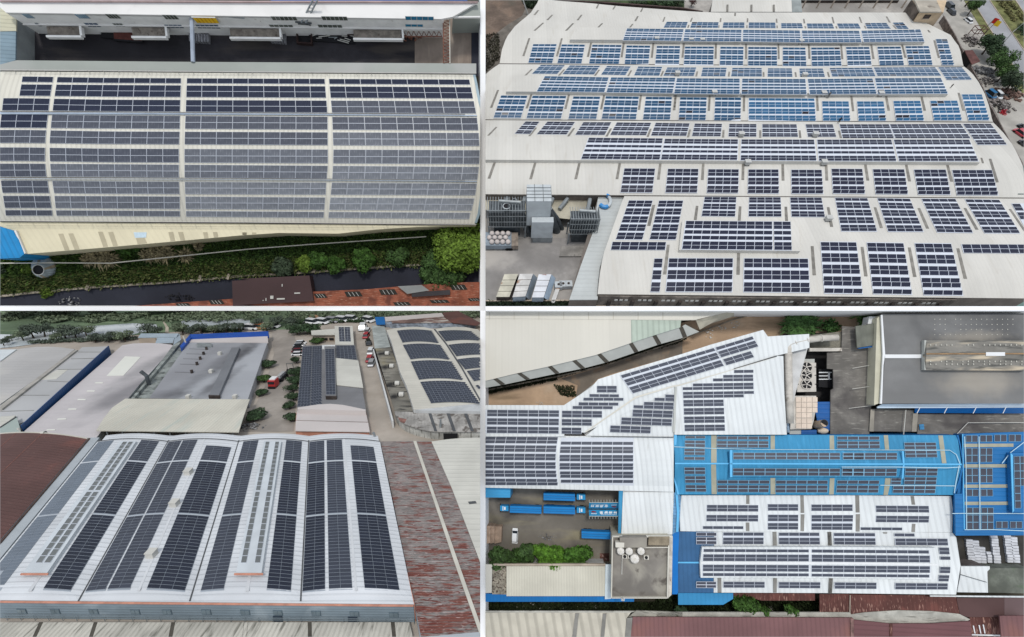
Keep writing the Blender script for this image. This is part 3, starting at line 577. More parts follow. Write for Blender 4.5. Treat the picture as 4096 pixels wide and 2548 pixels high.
lamp(L, 'upper street lamp at the road bend', q1('B3', 1845, 75), (-1, 3.5), 6)
def car(L, label, p, ang, body, ln=4.4, wd=1.8, group=None, sc_=1.0, kind='car', cabin=(-.28, .22), roofm=None):
    """car with body, cabin glass, roof, wheels and lights; ang: heading on the site (degrees)"""
    t = Th(L, 'parked_car' if kind == 'car' else 'parked_van', label, kind, p, group); c = t.off; A = math.radians(ang); u = VV((math.cos(A), math.sin(A), 0)); v = VV((-u.y, u.x, 0))
    ln *= sc_; wd *= sc_; hh = (.75 if kind == 'car' else .9)*sc_; ht = (1.4 if kind == 'car' else 1.9)*sc_
    def W(x, y, z): return c + u*x*ln + v*y*wd + VV((0, 0, z))
    # body as lofted sections along the length
    sec = [(-.5, .40, .55, .35), (-.44, .47, .95, .28), (-.2, .5, 1.0, .25), (.2, .5, 1.0, .25), (.42, .46, .85, .28), (.5, .38, .6, .35)]
    V, F = [], []
    for x, w_, z1, z0 in sec: V += [W(x, -w_, z0*sc_), W(x, -w_, hh*z1*.8), W(x, -w_*.9, hh*z1), W(x, w_*.9, hh*z1), W(x, w_, hh*z1*.8), W(x, w_, z0*sc_)]
    for i in range(5):
        for k in range(6): F.append((i*6+k, i*6+(k+1)%6, i*6+6+(k+1)%6, i*6+6+k))
    F += [(0, 1, 2, 3, 4, 5)[::-1], tuple(30+k for k in range(6))]
    t.part('body', (V, F), body)
    a, b = cabin
    V = [W(a-.1, -.42, hh*.98), W(a-.1, .42, hh*.98), W(b+.13, .42, hh*.98), W(b+.13, -.42, hh*.98), W(a, -.34, ht), W(a, .34, ht), W(b, .34, ht), W(b, -.34, ht)]
    t.part('windows', (V, [(0, 1, 5, 4), (1, 2, 6, 5), (2, 3, 7, 6), (3, 0, 4, 7), (4, 5, 6, 7)]), M_GLS)
    t.part('roof', slab([W(a-.01, -.345, ht+.04*sc_), W(b+.01, -.345, ht+.04*sc_), W(b+.01, .345, ht+.04*sc_), W(a-.01, .345, ht+.04*sc_)], c.z+ht-.04), roofm or body)
    for x in (-.31, .31):
        for s_ in (-1, 1):
            cc = W(x, s_*.46, .31*sc_); t.part('wheel', tube([cc - v*.1*sc_, cc + v*.1*sc_], .31*sc_, 10), M_TYRE)
    for s_ in (-1, 1): t.part('headlight', slab([W(.47, s_*.33-.08, hh*.72), W(.502, s_*.33-.08, hh*.66), W(.502, s_*.33+.08, hh*.66), W(.47, s_*.33+.08, hh*.72)], c.z+hh*.5), M_HEADL)
    return t
M_GLS = mat('car_glass', (0.02, 0.025, 0.03), .08, .02, spec=.7); M_TYRE = mat('tyre', (.015, .015, .015), .9, .05); M_HEADL = mat('headlight_glass', (.7, .72, .7), .15, 0, spec=.6)
M_CW = mat('car_white', (.75, .76, .76), .25, .02, spec=.6, coat=.5); M_CR = mat('car_red', (.42, .02, .035), .25, .03, spec=.6, coat=.5); M_CB = mat('car_blue', (.04, .16, .33), .3, .03, spec=.6, coat=.4); M_CS = mat('car_silver', (.45, .46, .48), .25, .03, spec=.6, coat=.4, metal=.3); M_CK = mat('car_black', (.015, .015, .018), .2, .03, spec=.6, coat=.5)
car(L, 'white car parked under the upper green tree', q1('B3', 1735, 262), 100, M_CW, sc_=.8)
car(L, 'white car standing on the verge beside the road', q1('B3', 2280, 915), 105, M_CW, sc_=1.0)
car(L, 'white van parked beside the blue vehicle', q1('B3', 2078, 1165), 95, M_CW, kind='van', sc_=.85)
car(L, 'blue van parked along the factory gable', q1('B3', 1985, 1160), 108, M_CB, kind='van', sc_=.95)
car(L, 'red car near the right edge of the yard', q1('B6', 2365, 420), 112, M_CR, sc_=1.0)
car(L, 'black car tucked behind the red car', q1('B6', 2415, 360), 112, M_CK, sc_=1.0)
car(L, 'dark car below the red car, cut by the edge', q1('B6', 2425, 560), 112, M_CK, sc_=1.0)
car(L, 'small dark car at the top of the side street', q1('B3', 1500, 90), 95, M_CK, sc_=1.1)
car(L, 'dark car beside the top tree in the side street', q1('B3', 1530, 160), 95, M_CK, sc_=.9)
t = Th(L, 'site_hut', 'red brown shed roof against the right factory gable', 'shed', q1('B3', 1790, 740))
t.part('roof', thinslab(L, q('B3', 1700, 608, 1800, 605, 1890, 740, 1790, 780), 3.0, .2), mat('rust_brown', C(104, 70, 66), .85, .2, .6)); t.part('wall', prism(L, q('B3', 1702, 612, 1788, 610, 1846, 700, 1775, 752), 2.75, 0), M_BLK)
M_JK = mat('junk_grey', C(112, 104, 100), .9, .45, 2.2, speck=(C(200, 196, 190), 4, .55, .62)); M_JK2 = mat('junk_pale', C(150, 150, 150), .9, .4, 2.4, speck=(C(60, 58, 60), 3.5, .55, .6))
def heap(L, c, rx, ry, rz, seed, n=70):
    r = random.Random(seed); o = []
    for _ in range(n):
        a = r.uniform(0, 6.283); d = math.sqrt(r.random()); x, y = math.cos(a)*d*rx, math.sin(a)*d*ry; z = rz*(1-d)*r.uniform(.5, 1)
        s_ = r.uniform(.25, .7)*min(rx, ry)*.35; o.append(obox((c.x+x, c.y+y), (math.cos(a*3), math.sin(a*3)), s_*r.uniform(1, 2.5), s_, c.z+z*.5, c.z+z+s_*.5))
    return join(*o)
for fr, x, y, rx, ry, m_, d, nm in (('B3', 1920, 880, 4.2, 3, M_JK2, 'heap of white and grey sacks beside the gable', 'sack_heap'), ('B3', 1950, 1000, 4, 2.2, M_JK, 'brown heap of timber under the sack heap', 'timber_heap'), ('B3', 2100, 1290, 4.5, 3.5, M_JK, 'dark scrap heap below the parked vans', 'scrap_heap'), ('B3', 2230, 1150, 4.8, 3.2, mat('rubble_brown', C(140, 112, 100), .9, .4, 1.5), 'brick rubble heap right of the white van', 'rubble_heap'), ('B3', 1780, 510, 2.6, 4, M_JK, 'row of dark motorbikes and scrap along the street', 'scrap_row'), ('B3', 2160, 1370, 1.0, 1.2, M_CR, 'small red crate pile at the scrap heap', 'crate_pile')):
    p = q1(fr, x, y); solo(L, nm, heap(L, L.P(*p, 0), rx, ry, 1.6, int(x), 60), m_, d, 'heap', kind='stuff')
p = q1('B3', 1815, 440); t = Th(L, 'scaffold_frame', 'rusty scaffold frame beside the flags', 'scaffold', p); c = t.off
for sx in (-1, 1):
    for sy in (-1, 1): t.part('post', tube([c+VV((sx*1.6, sy*1.1, 0)), c+VV((sx*1.6, sy*1.1, 3))], .12, 5), mat('rust_steel', C(110, 72, 66), .8, .3, 2))
for z in (1.5, 2.9): t.part('rail', join(*[tube([c+VV((-1.6, s*1.1, z)), c+VV((1.6, s*1.1, z))], .1, 5) for s in (-1, 1)]+[tube([c+VV((s*1.6, -1.1, z)), c+VV((s*1.6, 1.1, z))], .1, 5) for s in (-1, 1)]), MATS['rust_steel'])
for x, y, d, col in ((1925, 320, 'red flag on a pole by the side street', (.6, .03, .02)), (1950, 350, 'yellow flag on a pole by the side street', (.75, .5, .03))):
    p = q1('B3', x-35, y+90); t = Th(L, 'flag_pole', d, 'flag', p); c = t.off; t.part('pole', tube([c, c+VV((.8, .3, 5))], .08, 5), M2G)
    V = []; 
    for j in range(4):
        for i in range(5): V.append(c+VV((.8+i*.45, .3+math.sin(i*1.4)*.25, 5-j*.55-i*.08)))
    t.part('cloth', (V, [(j*5+i, j*5+i+1, j*5+i+6, j*5+i+5) for j in range(3) for i in range(4)]), mat('flag_'+d.split()[0], col, .8, .05))
# boundary wall along the right gable
t = Th(L, 'boundary_wall', 'tiled boundary wall curving along the right gable', 'wall', q1('B3', 1870, 860))
M_WL = mat('wall_grey_tile', C(132, 122, 116), .9, .25, 1.2)
for a, b in zip([(1455,190),(1590,420),(1690,620),(1800,830),(1930,1060),(2010,1260),(2140,1500),(2260,1720),(2400,1960)], [(1590,420),(1690,620),(1800,830),(1930,1060),(2010,1260),(2140,1500),(2260,1720),(2400,1960),(2430,2040)]):
    (x0, y0), (x1, y1) = q('B3', *a, *b); t.part('wall_panel', prism(L, [(x0-3, y0), (x0+1, y0), (x1+1, y1), (x1-3, y1)], 2.2, 0), M_WL)
sheet(L, 'gable_lane', q('B3', 1640, 560, 1700, 600, 2010, 1280, 2419, 2000, 2419, 2200, 2050, 1480, 1880, 1040), 0.2, mat('lane_tile', C(128, 120, 114), .9, .3, 1.0, speck=(C(90, 82, 78), 1.2, .5, .6)))
# grey corrugated canopy at right edge
t = Th(L, 'ribbed_canopy', 'grey green ribbed canopy cut off at the right edge', 'canopy', q1('B6', 2400, 1130)); M_CAN = mat('canopy_green_grey', C(124, 138, 134), .6, .15, .5, wave=((.7, -.7), .8, .05, .4))
t.part('roof', thinslab(L, q('B6', 2419, 790, 2290, 960, 2350, 1140, 2419, 1140, 2500, 1000, 2500, 800), 5.5, .3), M_CAN); t.part('beam', thinslab(L, q('B6', 2310, 905, 2419, 800, 2419, 820, 2320, 920), 5.9, .3), M_CAN)
# ---- bottom strip: front facade, hedges
M_FAC = mat('facade_stained', C(126, 118, 110), .9, .28, .35, stain=[(C(84, 78, 74), .8, .5, .7, 'x')]); M_TERR = mat('terrace_brown', C(150, 126, 104), .9, .2, .3)
WF = Wall(L, (2395, 1178), (3830, 1193), 5.0)
t = Th(L, 'front_facade', 'stained grey factory front with piers and window slots at the bottom', 'facade', (3000, 1215))
xs = [0, WF.on(3830, 1193).x]
t.part('wall', WF.bx(xs[0], xs[1], 0, .3, 0, 4.7), M_FAC)
for k in range(15):
    x = lerp(xs[0], xs[1], (k+.5)/15); t.part('downpipe', WF.bx(x-.35, x+.35, .31, .75, 1.0, 3.4), M_DRK)
for k in range(14):
    x = lerp(xs[0], xs[1], (k+1)/15)
    for j in range(3): t.part('vent', WF.bx(x-1.5+j*1.1, x-.8+j*1.1, .31, .42, 3.2, 3.7), M2V)
t.part('ledge', WF.bx(xs[0], xs[1], .31, 2.2, .0, 1.1), M_CON)
sheet(L, 'terrace', [(2400, 1209), (3250, 1211), (3250, 1225), (2400, 1225)], 0.06, M_TERR)
solo(L, 'hedge', join(*[leafmesh(L.P(x, 1222, .5), 2.6, 1.2, 1.1, 300, .3, x, 5) for x in range(3240, 3800, 42)]), M_LEAFD, kind='stuff')
solo(L, 'undergrowth', tufts(L, [(1942, 1212), (2420, 1212), (2420, 1225), (1942, 1225)], 2500, .4, 9, .05, .9), M_LEAFG, kind='stuff')
sheet(L, 'green_pool_cover', q('B9', 1520, 1395, 2419, 1380, 2419, 1480, 1500, 1480), 0.3, mat('green_cover', C(112, 140, 132), .5, .1, .3))
# ---- yard lower left
t = Th(L, 'lean_to_roof', 'long pale lean-to roof between the yard and dark arrays', 'roof', q1('B7', 1230, 1380))
M_LT = mat('leanto_sheet', C(196, 200, 198), .55, .06, .2, wave=('Y', 1.1, .04, .10))
Q = [q('B7', *a) for a in ((1398, 150, 1712, 132), (1340, 560, 1570, 560), (1180, 1000, 1418, 1000), (1050, 1388, 1392, 1386))]
for a, b in zip(Q, Q[1:]): t.part('roof_panel', thinslab(L, [a[0], a[1], b[1], b[0]], 4.2, .2), M_LT)
t.part('wall', prism(L, [Q[0][0], Q[0][1], Q[3][1], Q[3][0]], 3.9, 0), M2E)
sheet(L, 'yard_stain', q('B7', 34, 640, 1290, 640, 1050, 1390, 34, 1400), .07, mat('yard_concrete_dark', C(158, 154, 150), .9, .2, .09, bump=.03, stain=[(C(180, 174, 166), .08, .45, .7, None)]))
solo(L, 'ramp', thinslab(L, q('B7', 960, 740, 1250, 740, 1215, 860, 930, 862), .5, .45), mat('ramp_concrete', C(150, 146, 140), .9, .2, .4, speck=(C(70, 66, 60), .5, .62, .72)), 'low concrete ramp with rust streaks beside the lean-to', 'ramp')
sheet(L, 'low_roof_pale', q('B7', 34, 160, 1290, 160, 1290, 440, 34, 300), 3.0, mat('low_roof_cream', C(184, 178, 160), .8, .15, .2))
# dust collector towers
M_STL = mat('steel_grey', C(150, 156, 158), .45, .12, .6, metal=.2); M_STD = mat('steel_dark', C(86, 92, 96), .5, .2, .8, metal=.2); M_WHT = mat('panel_white_grey', C(196, 202, 204), .5, .06, .5)
def lattice(L, label, foot, w, d, h, m, cage=9):
    t = Th(L, 'dust_collector', label, 'machine', foot, 'dust collectors in the yard'); c = t.off
    t.part('casing', box(c.x-w/2+.3, c.x+w/2-.3, c.y-d/2+.3, c.y+d/2-.3, h*.42, h*.9), M_STD)
    for k in range(cage+1):
        x = lerp(c.x-w/2, c.x+w/2, k/cage); t.part('rib', box(x-.06, x+.06, c.y-d/2-.08, c.y-d/2+.06, h*.42, h), m)
        t.part('roof_bar', box(x-.06, x+.06, c.y-d/2, c.y+d/2, h, h+.12), m)
    for k in range(6):
        y = lerp(c.y-d/2, c.y+d/2, k/5); t.part('rib', box(c.x+w/2-.05, c.x+w/2+.09, y-.06, y+.06, h*.42, h), m)
    for z in (.42, .6, .8, 1.0): t.part('band', box(c.x-w/2-.1, c.x+w/2+.1, c.y-d/2-.12, c.y-d/2+.02, h*z, h*z+.15), m)
    for sx in (-1, 1):
        for sy in (-1, 1): t.part('leg', box(c.x+sx*(w/2-.15)-.15, c.x+sx*(w/2-.15)+.15, c.y+sy*(d/2-.15)-.15, c.y+sy*(d/2-.15)+.15, 0, h*.42), m)
    t.part('hopper', box(c.x-w*.35, c.x+w*.35, c.y-d*.3, c.y+d*.3, 0, h*.4), M_STD)
    t.part('duct', tube([c+VV((-w*.2, d*.1, h+.5)), c+VV((w*.35, 0, h+.5))], .35, 8), m)
lattice(L, 'large caged dust collector at the left edge of the yard', q1('B7', 300, 560), 9.0, 4.2, 9.5, M_STL, 14)
lattice(L, 'caged dust collector next to the lean-to roof', q1('B7', 1180, 650), 6.6, 3.6, 9.0, M_STL, 11)
t = Th(L, 'filter_tower', 'tall white panelled filter tower rising between the collectors', 'machine', q1('B7', 700, 620)); c = t.off
t.part('tower', box(c.x-3.6, c.x+1.8, c.y-.5, c.y+4.6, 4.5, 12.5), M_WHT)
for k in range(1, 5): t.part('seam', box(c.x-3.65, c.x+1.85, c.y-.55+k*1.02, c.y-.47+k*1.02, 12.45, 12.6), M_STD)
for k in (0, 1): t.part('seam', box(c.x-1.9+k*1.9, c.x-1.82+k*1.9, c.y-.55, c.y+4.65, 12.45, 12.62), M_STD)
t.part('side_panel', box(c.x+1.81, c.x+1.95, c.y-.4, c.y+4.5, 4.8, 12.3), M_STL)
t.part('lower_box', box(c.x-2.4, c.x+2.6, c.y-2.2, c.y-.6, 2.0, 7.5), M_WHT); t.part('base', box(c.x-2, c.x+2.8, c.y-2, c.y+1.5, 0, 1.95), M_STL)
for sx in (-3.2, 1.4):
    for sy in (0, 4.2): t.part('leg', box(c.x+sx-.18, c.x+sx+.18, c.y+sy-.18, c.y+sy+.18, 0, 4.5), M_STD)
M_YEL = mat('yellow_paint', (.6, .5, .12), .6, .2, 1)
t = Th(L, 'ladder', 'yellow ladder slanting beside the white filter tower', 'ladder', q1('B7', 660, 600)); c = t.off
for s in (-.35, .35): t.part('rail', tube([c+VV((s, 0, 0)), c+VV((s-2.6, .4, 6))], .09, 4), M_YEL)
for k in range(9): t.part('rung', tube([c+VV((-.35-2.6*k/9, .4*k/9, 6*k/9+.3)), c+VV((.35-2.6*k/9, .4*k/9, 6*k/9+.3))], .07, 4), M_YEL)
def stack(L, label, foot, r_, h, dx, m):
    t = Th(L, 'exhaust_stack', label, 'chimney', foot, 'slanting exhaust stacks'); c = t.off
    t.part('pipe', tube([c, c+VV((dx*.4, .1, h*.5)), c+VV((dx, .2, h))], [r_*1.1, r_, r_], 12), m, smooth=False); t.part('rim', tube([c+VV((dx, .2, h)), c+VV((dx, .2, h+.2))], r_*1.12, 12), M_WHT); t.part('mouth', tube([c+VV((dx, .2, h+.21)), c+VV((dx, .2, h+.24))], r_*.9, 12), M_BLK)
stack(L, 'big dark stack in front of the white tower', q1('B7', 900, 560), .85, 9.5, -4.0, M_STD)
stack(L, 'second dark stack right behind the big one', q1('B7', 960, 530), .55, 7, -3.5, M_STD)
stack(L, 'dark stack leaning over the left collector', q1('B7', 590, 600), .8, 9.5, -6.0, M_STD)
stack(L, 'thin dark stack left of the white tower', q1('B7', 560, 420), .5, 6.5, -3.6, M_STD)
for k, (a, b) in enumerate((((270, 290), (300, 150)), ((470, 310), (510, 150)), ((1260, 370), (1300, 170)), ((930, 290), (1030, 160)), ((800, 270), (850, 160)))):
    A, B = q('B7', *a, *b); solo(L, 'roof_duct', tube([L.P(*A, 3.6), L.P(*B, 4.0)], .5, 8), M_STL, ('leftmost duct running to the factory wall', 'second duct left of the white tower', 'duct nearest the lean-to roof', 'thick white duct right of the tower', 'short duct behind the white tower')[k], 'duct', 'ducts joining the factory wall')
# blue and white slide-like tube
p = q1('B7', 1470, 200); c = L.P(*p, 4.3); t = Th(L, 'curved_tube', 'curved blue and white tube lying on the lean-to roof', 'tube', tuple(c))
M_BLT = mat('tube_blue', (.05, .25, .55), .4, .05)
arc = [c+VV((math.cos(a)*1.5, math.sin(a)*2.2, .4)) for a in [math.radians(x) for x in range(110, -160, -25)]]
t.part('tube', tube(arc[3:-3], [.4]*len(arc[3:-3]), 8), M_WHT); t.part('blue_end', tube(arc[:4], .5, 8), M_BLT); t.part('blue_end', tube(arc[-4:], .5, 8), M_BLT)
# containers
def container(L, label, Q, h, mtop, mside, group, seams=3):
    t = Th(L, 'container', label, 'container', Q[3], group)
    t.part('roof', thinslab(L, Q, h, .12), mtop); t.part('body', prism(L, [lp(Q[0], Q[2], .01), lp(Q[1], Q[3], .01), lp(Q[2], Q[0], .01), lp(Q[3], Q[1], .01)], h-.14, 0), mside)
    for k in range(1, seams+1):
        a, b = lp(Q[0], Q[3], k/(seams+1)), lp(Q[1], Q[2], k/(seams+1)); t.part('seam', thinslab(L, [a, b, (b[0], b[1]+1), (a[0], a[1]+1)], h+.06, .08), M2G)
    return t
M_CT1 = mat('container_cream', C(205, 200, 182), .7, .12, .4, stain=[(C(150, 110, 80), .5, .6, .72, None)]); M_CT2 = mat('container_pale', C(214, 212, 208), .7, .12, .4, stain=[(C(150, 110, 80), .5, .57, .7, None)]); M_CS2 = mat('added_slope_grey', C(150, 162, 172), .6, .12, .5)
container(L, 'cream container with rusty frame, left of three', q('B7', 265, 1078, 430, 1075, 325, 1352, 165, 1352), 2.6, M_CT1, M_DRK, 'containers in the yard')
container(L, 'stained pale container, middle of three', q('B7', 450, 1075, 610, 1073, 520, 1345, 362, 1355), 3.0, M_CT2, M_CS2, 'containers in the yard')
container(L, 'white container with rust patch, right of three', q('B7', 680, 1080, 832, 1080, 740, 1358, 598, 1358), 3.0, mat('container_white', C(222, 224, 228), .7, .06, .4, stain=[(C(140, 80, 60), .18, .63, .68, None)]), M_CS2, 'containers in the yard')
for k, Q in enumerate(((440, 1085, 470, 1100, 395, 1398, 330, 1358), (614, 1075, 665, 1122, 575, 1396, 524, 1348), (836, 1082, 885, 1128, 798, 1398, 744, 1360))):
    solo(L, 'added_side_slope', thinslab(L, q('B7', *Q), [2.5, .3, .3, 2.5], .1), (M_DRK, M_CS2, mat('side_slope_blue', C(176, 196, 214), .6, .08, .5))[k], ('dark lattice', 'blue grey', 'pale blue')[k] + ' slope added to show the right side of a container', 'sheet')  # slopes added in place of the visible container sides
for k, (x, y) in enumerate(((915, 1240), (970, 1230), (1035, 1228))):
    p = q1('B7', x, y); t = Th(L, 'water_tank', ('left', 'middle', 'right')[k] + ' small white caged tank beside the containers', 'tank', p, 'small caged tanks'); c = t.off
    t.part('body', box(c.x-.85, c.x+.85, c.y-.8, c.y+.8, .15, 1.3), M_WHT); t.part('pallet', box(c.x-.9, c.x+.9, c.y-.85, c.y+.85, 0, .14), M_DRK); t.part('lid', tube([c+VV((0, 0, 1.3)), c+VV((0, 0, 1.42))], .3, 8), M_DRK)
p = q1('B7', 880, 1350); c = L.P(*p, 0); solo(L, 'plank_stack', obox((c.x, c.y), (.35, 1), 4.6, .9, 0, .9), M_CT2, 'narrow pale plank stack right of the containers', 'planks')
solo(L, 'perimeter_wall', prism(L, q('B7', 34, 1405, 1120, 1400, 1120, 1385, 34, 1392), .9, 0), M_CON, 'low wall along the bottom of the yard', 'wall')
# trailer with white balls
t = Th(L, 'trailer', 'long trailer loaded with rows of white round drums', 'trailer', q1('B7', 200, 800)); c = t.off
a, b = L.P(*q1('B7', -60, 800), 0), L.P(*q1('B7', 350, 800), 0); d0, d1 = c.y+.1, c.y+4.2
t.part('bed', box(a.x, b.x, d0, d1, .6, 2.0), M_CS2); t.part('tailgate', box(b.x+.01, b.x+1.6, d0, d1, .5, 1.9), mat('trailer_brown', C(150, 138, 126), .8, .2, 1))
for k in range(4): x = lerp(a.x+8, b.x-1, k/3); t.part('wheel', tube([VV((x, d0-.05, .5)), VV((x, d0+.35, .5))], .5, 10), M_TYRE)
M_BALL = mat('drum_white', C(214, 204, 198), .5, .06, .8, rnd=.08)
bm = bmesh.new(); bmesh.ops.create_icosphere(bm, subdivisions=2, radius=.62); bme = bpy.data.meshes.new('drum'); bm.to_mesh(bme); bm.free(); bme.materials.append(M_BALL); bme.polygons.foreach_set('use_smooth', [True]*len(bme.polygons))
for j in range(3):
    for i in range(8):
        x = b.x-.8-i*1.28-(j % 2)*.6; v = VV((x, lerp(d0+.75, d1-.75, j/2), 2.45)); pp = L.pr(v)
        if pp[0] < 1948: continue
        o = bpy.data.objects.new('round_drum', bme); COLL.objects.link(o); o.matrix_world = L.M @ Matrix.Translation(v); o['category'] = 'drum'; o['label'] = 'white round drum packed on the long trailer in the yard'; o['group'] = 'white drums on the trailer'
# ================================================================== SITE 3 (lower left): white halls with arrays running away, works and trees behind
L = L3
M3R = mat('hall_sheet_white', C(214, 217, 220), 0.5, 0.06, 0.12, wave=('Y', 0.55, 0.03, 0.16))
M3E = mat('hall_wall_white', C(172, 178, 182), 0.7, 0.08, 0.3)
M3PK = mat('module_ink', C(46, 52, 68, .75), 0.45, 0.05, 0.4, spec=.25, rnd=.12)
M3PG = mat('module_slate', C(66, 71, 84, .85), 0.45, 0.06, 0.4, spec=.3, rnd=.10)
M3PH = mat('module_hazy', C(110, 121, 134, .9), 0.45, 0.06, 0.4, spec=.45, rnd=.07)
M3PF = mat('module_flat_grey', C(118, 122, 122, .9), 0.5, 0.04, 0.4, rnd=.06)
MR3 = mat('rail_sheet_grey', C(168, 176, 184), .6, .03); MF3 = mat('frame_dull', C(150, 158, 168), .5, .02); M_OR = mat('orange_trim', C(204, 144, 122), .6, .12, 1.0); M_SEAM = mat('seam_dark', C(86, 88, 90), .8, .1)  # first entry: plain grey for the sheets behind the hall arrays
def H3(px, py, k): return L3.H(px, py, k)
BX = [-.8176, -.5618, -.3054, -.0502, .2086]
HB = 1.9
def hp3(x, y):
    X = (x-1290)/(y-665); fd = max(0.0, min(1.0, (2404-y)/38.0))
    for a, b in zip(BX, BX[1:]):
        if X <= b or b == BX[-1]:
            t = max(0, min(1, (X-a)/(b-a))); return HB + 0.42*4*t*(1-t)*fd
def ye(x): return 2401 + (x+40)*16/1695.0
def X3(X, y): return (1290 + X*(y-665), y)
def yy(y0, y1, v): return hlerp(y0, y1, v, 665.0)
hall = Th(L, 'solar_hall', 'large white four bay hall covered in long array strips, lower left site', 'factory', (800, 2480))
for i in range(4):
    hall.part('roof', grid(L, lambda u, v, i=i: X3(lerp(BX[i], BX[i+1], u), yy(1766, ye(1290+lerp(BX[i], BX[i+1], u)*1740), v)), 14, 40, hp3, skirt=0.0, plan=HB), [M3R, M3E])
    hall.part('rear_roof', grid(L, lambda u, v, i=i: X3(lerp(BX[i], BX[i+1], u)*.985, yy(1741, 1765, v)), 14, 2, lambda x, y: hp3(x, y)-.12, skirt=0.0, plan=HB), [M3R, M3E])
    if i: hall.part('valley_gutter', grid(L, lambda u, v, i=i: X3(BX[i]-.0018+.0036*u, yy(1760, 2404, v)), 1, 12, lambda x, y: HB+.03, th=.05), M_SEAM)
    m = (BX[i]+BX[i+1])/2
    if i in (0, 2): continue
    hall.part('ridge_cap', grid(L, lambda u, v, m=m: X3(m-.003+.006*u, yy(1752, 2360, v)), 1, 12, lambda x, y: HB+.44, th=.06), mat('ridge_cap_white', C(214, 216, 218), .5, .05, .4))
for i in (0, 2):
    m = (BX[i]+BX[i+1])/2; hall.part('ridge_cap', grid(L, lambda u, v, m=m: X3(m-.004+.008*u, yy(2295, 2362, v)), 1, 4, lambda x, y: HB+.44, th=.06), MATS['ridge_cap_white'])
for i in range(4):
    hall.part('arch_seam', grid(L, lambda u, v, i=i: X3(lerp(BX[i], BX[i+1], u), 1765+2.2*v), 14, 1, lambda x, y: hp3(x, y)+.05, th=.06, plan=HB), M_SEAM)
# front wall
M_FW = mat('front_wall_blue_grey', C(132, 146, 154), .6, .08, .25, wave=('Z', .28, .015, .12), stain=[(C(160, 172, 178), .3, .55, .75, None)])
WF3 = Wall(L, (-40, 2401.5), (1655, 2417.5), HB)
a0, a1 = WF3.on(-40, 2402), WF3.on(1655, 2418)
hall.part('front_wall', WF3.bx(a0.x, a1.x, .0, .12, 0, HB-.1), M_FW)
hall.part('eave_trim', WF3.bx(a0.x, a1.x, .05, .2, HB-.05, HB+.035), M_OR)
for x, y in [q1('C5', v, w) for v, w in ((230, 825), (552, 825), (925, 828), (1328, 832), (1636, 832), (2017, 832), (2393, 835))] + [q1('C6', v, w) for v, w in ((376, 840), (747, 844), (1118, 850), (1500, 860))]:
    c = WF3.on(x, y); w = hall.part('window', WF3.bx(c.x-.40, c.x+.40, .121, .17, c.z-.28, c.z+.28), mat('window_frame_grey', C(96, 112, 122), .6, .05))
    for s_ in (-1, 1): hall.part('pane', WF3.bx(c.x+s_*.19-.17, c.x+s_*.19+.17, .171, .19, c.z-.22, c.z+.22), mat('pane_grey', C(120, 134, 140), .25, .1, 1, spec=.6), parent=w)
for x, y in q('C6', 380, 905, 1105, 915):
    c = WF3.on(x, y); hall.part('door', WF3.bx(c.x-.4, c.x+.4, .121, .2, 0.0, .62), mat('door_slate', C(62, 74, 86), .6, .05))
hall.part('base_pipe', join(*[tube([WF3.at(a0.x, .3, z), WF3.at(a1.x, .3, z)], .03, 4) for z in (.35, .55)] + [tube([WF3.at(x_, .3, 0), WF3.at(x_, .3, .6)], .025, 4) for x_ in [lerp(a0.x, a1.x, k/30) for k in range(31)]]), mat('pipe_grey', C(120, 132, 138), .6, .05))
hall.part('end_wall', prism(L, [(1654, 2417), (1659, 2419), (1630, 2290), (1625, 2290)], HB-.02, 0), M_OR)
# raised strips with thin arrays
def hm3(x, y): return HB + .75
for k, (X0, X1, lab) in enumerate(((-.737, -.6775, ''), (-.213, -.150, ''))):
    hall.part('monitor_roof', grid(L, lambda u, v: X3(lerp(X0, X1, u), yy(1764, 2291, v)), 4, 10, lambda x, y: hm3(x, y), th=.62), [mat('monitor_white', C(206, 212, 216), .5, .05, .4), M3E])
    e = X3(X0-.004, 2292), X3(X1+.004, 2292), X3(X1+.004, 2298), X3(X0-.004, 2298)
    hall.part('monitor_trim', thinslab(L, list(e), HB+.78, .1), M_OR)
SEG = [(1770, 1851, 11), (1857, 2064, 22), (2071, 2367, 22)]
SN = ['far end', 'middle', 'near end']
STR = [(-.811, -.753, 2, 'pale hazy strip beside the brown hall', M3PH, 0), (-.6525, -.590, 2, 'dark strip right of the first raised strip', M3PK, 0), (-.5565, -.508, 2, 'grey strip left of the long white line', M3PG, 0), (-.503, -.4495, 2, 'grey strip right of the long white line', M3PG, 0),
       (-.410, -.3226, 3, 'three wide dark strip left of centre', M3PK, 22), (-.2855, -.2300, 2, 'strip left of the second raised strip', M3PG, 0), (-.1294, -.0735, 2, 'strip right of the second raised strip', M3PK, 0), (-.047, .0072, 2, 'strip left of the right white line', M3PK, 0), (.0160, .0713, 2, 'strip right of the right white line', M3PG, 0), (.1002, .1815, 3, 'three wide strip at the right edge', M3PK, 22)]
for (X0, X1, nc, lab, m_, dy) in STR:
    for si, (y0, y1, nr) in enumerate(SEG):
        if dy and si == 0: y0 = 1793; nr = 8
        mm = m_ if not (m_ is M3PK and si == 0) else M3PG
        array(L, f"{SN[si]} section of the {lab}, lower left hall", [X3(X0, y0), X3(X1, y0), X3(X1, y1), X3(X0, y1)], nc, str(nr) if nr < 10 else rowsof('1'*nr, 0.0), mm, hp3, lift=.05, th=.04, edge=.009, mg=.99, plan=HB, fm=MF3, back=MR3, group='array strips of the lower left hall')
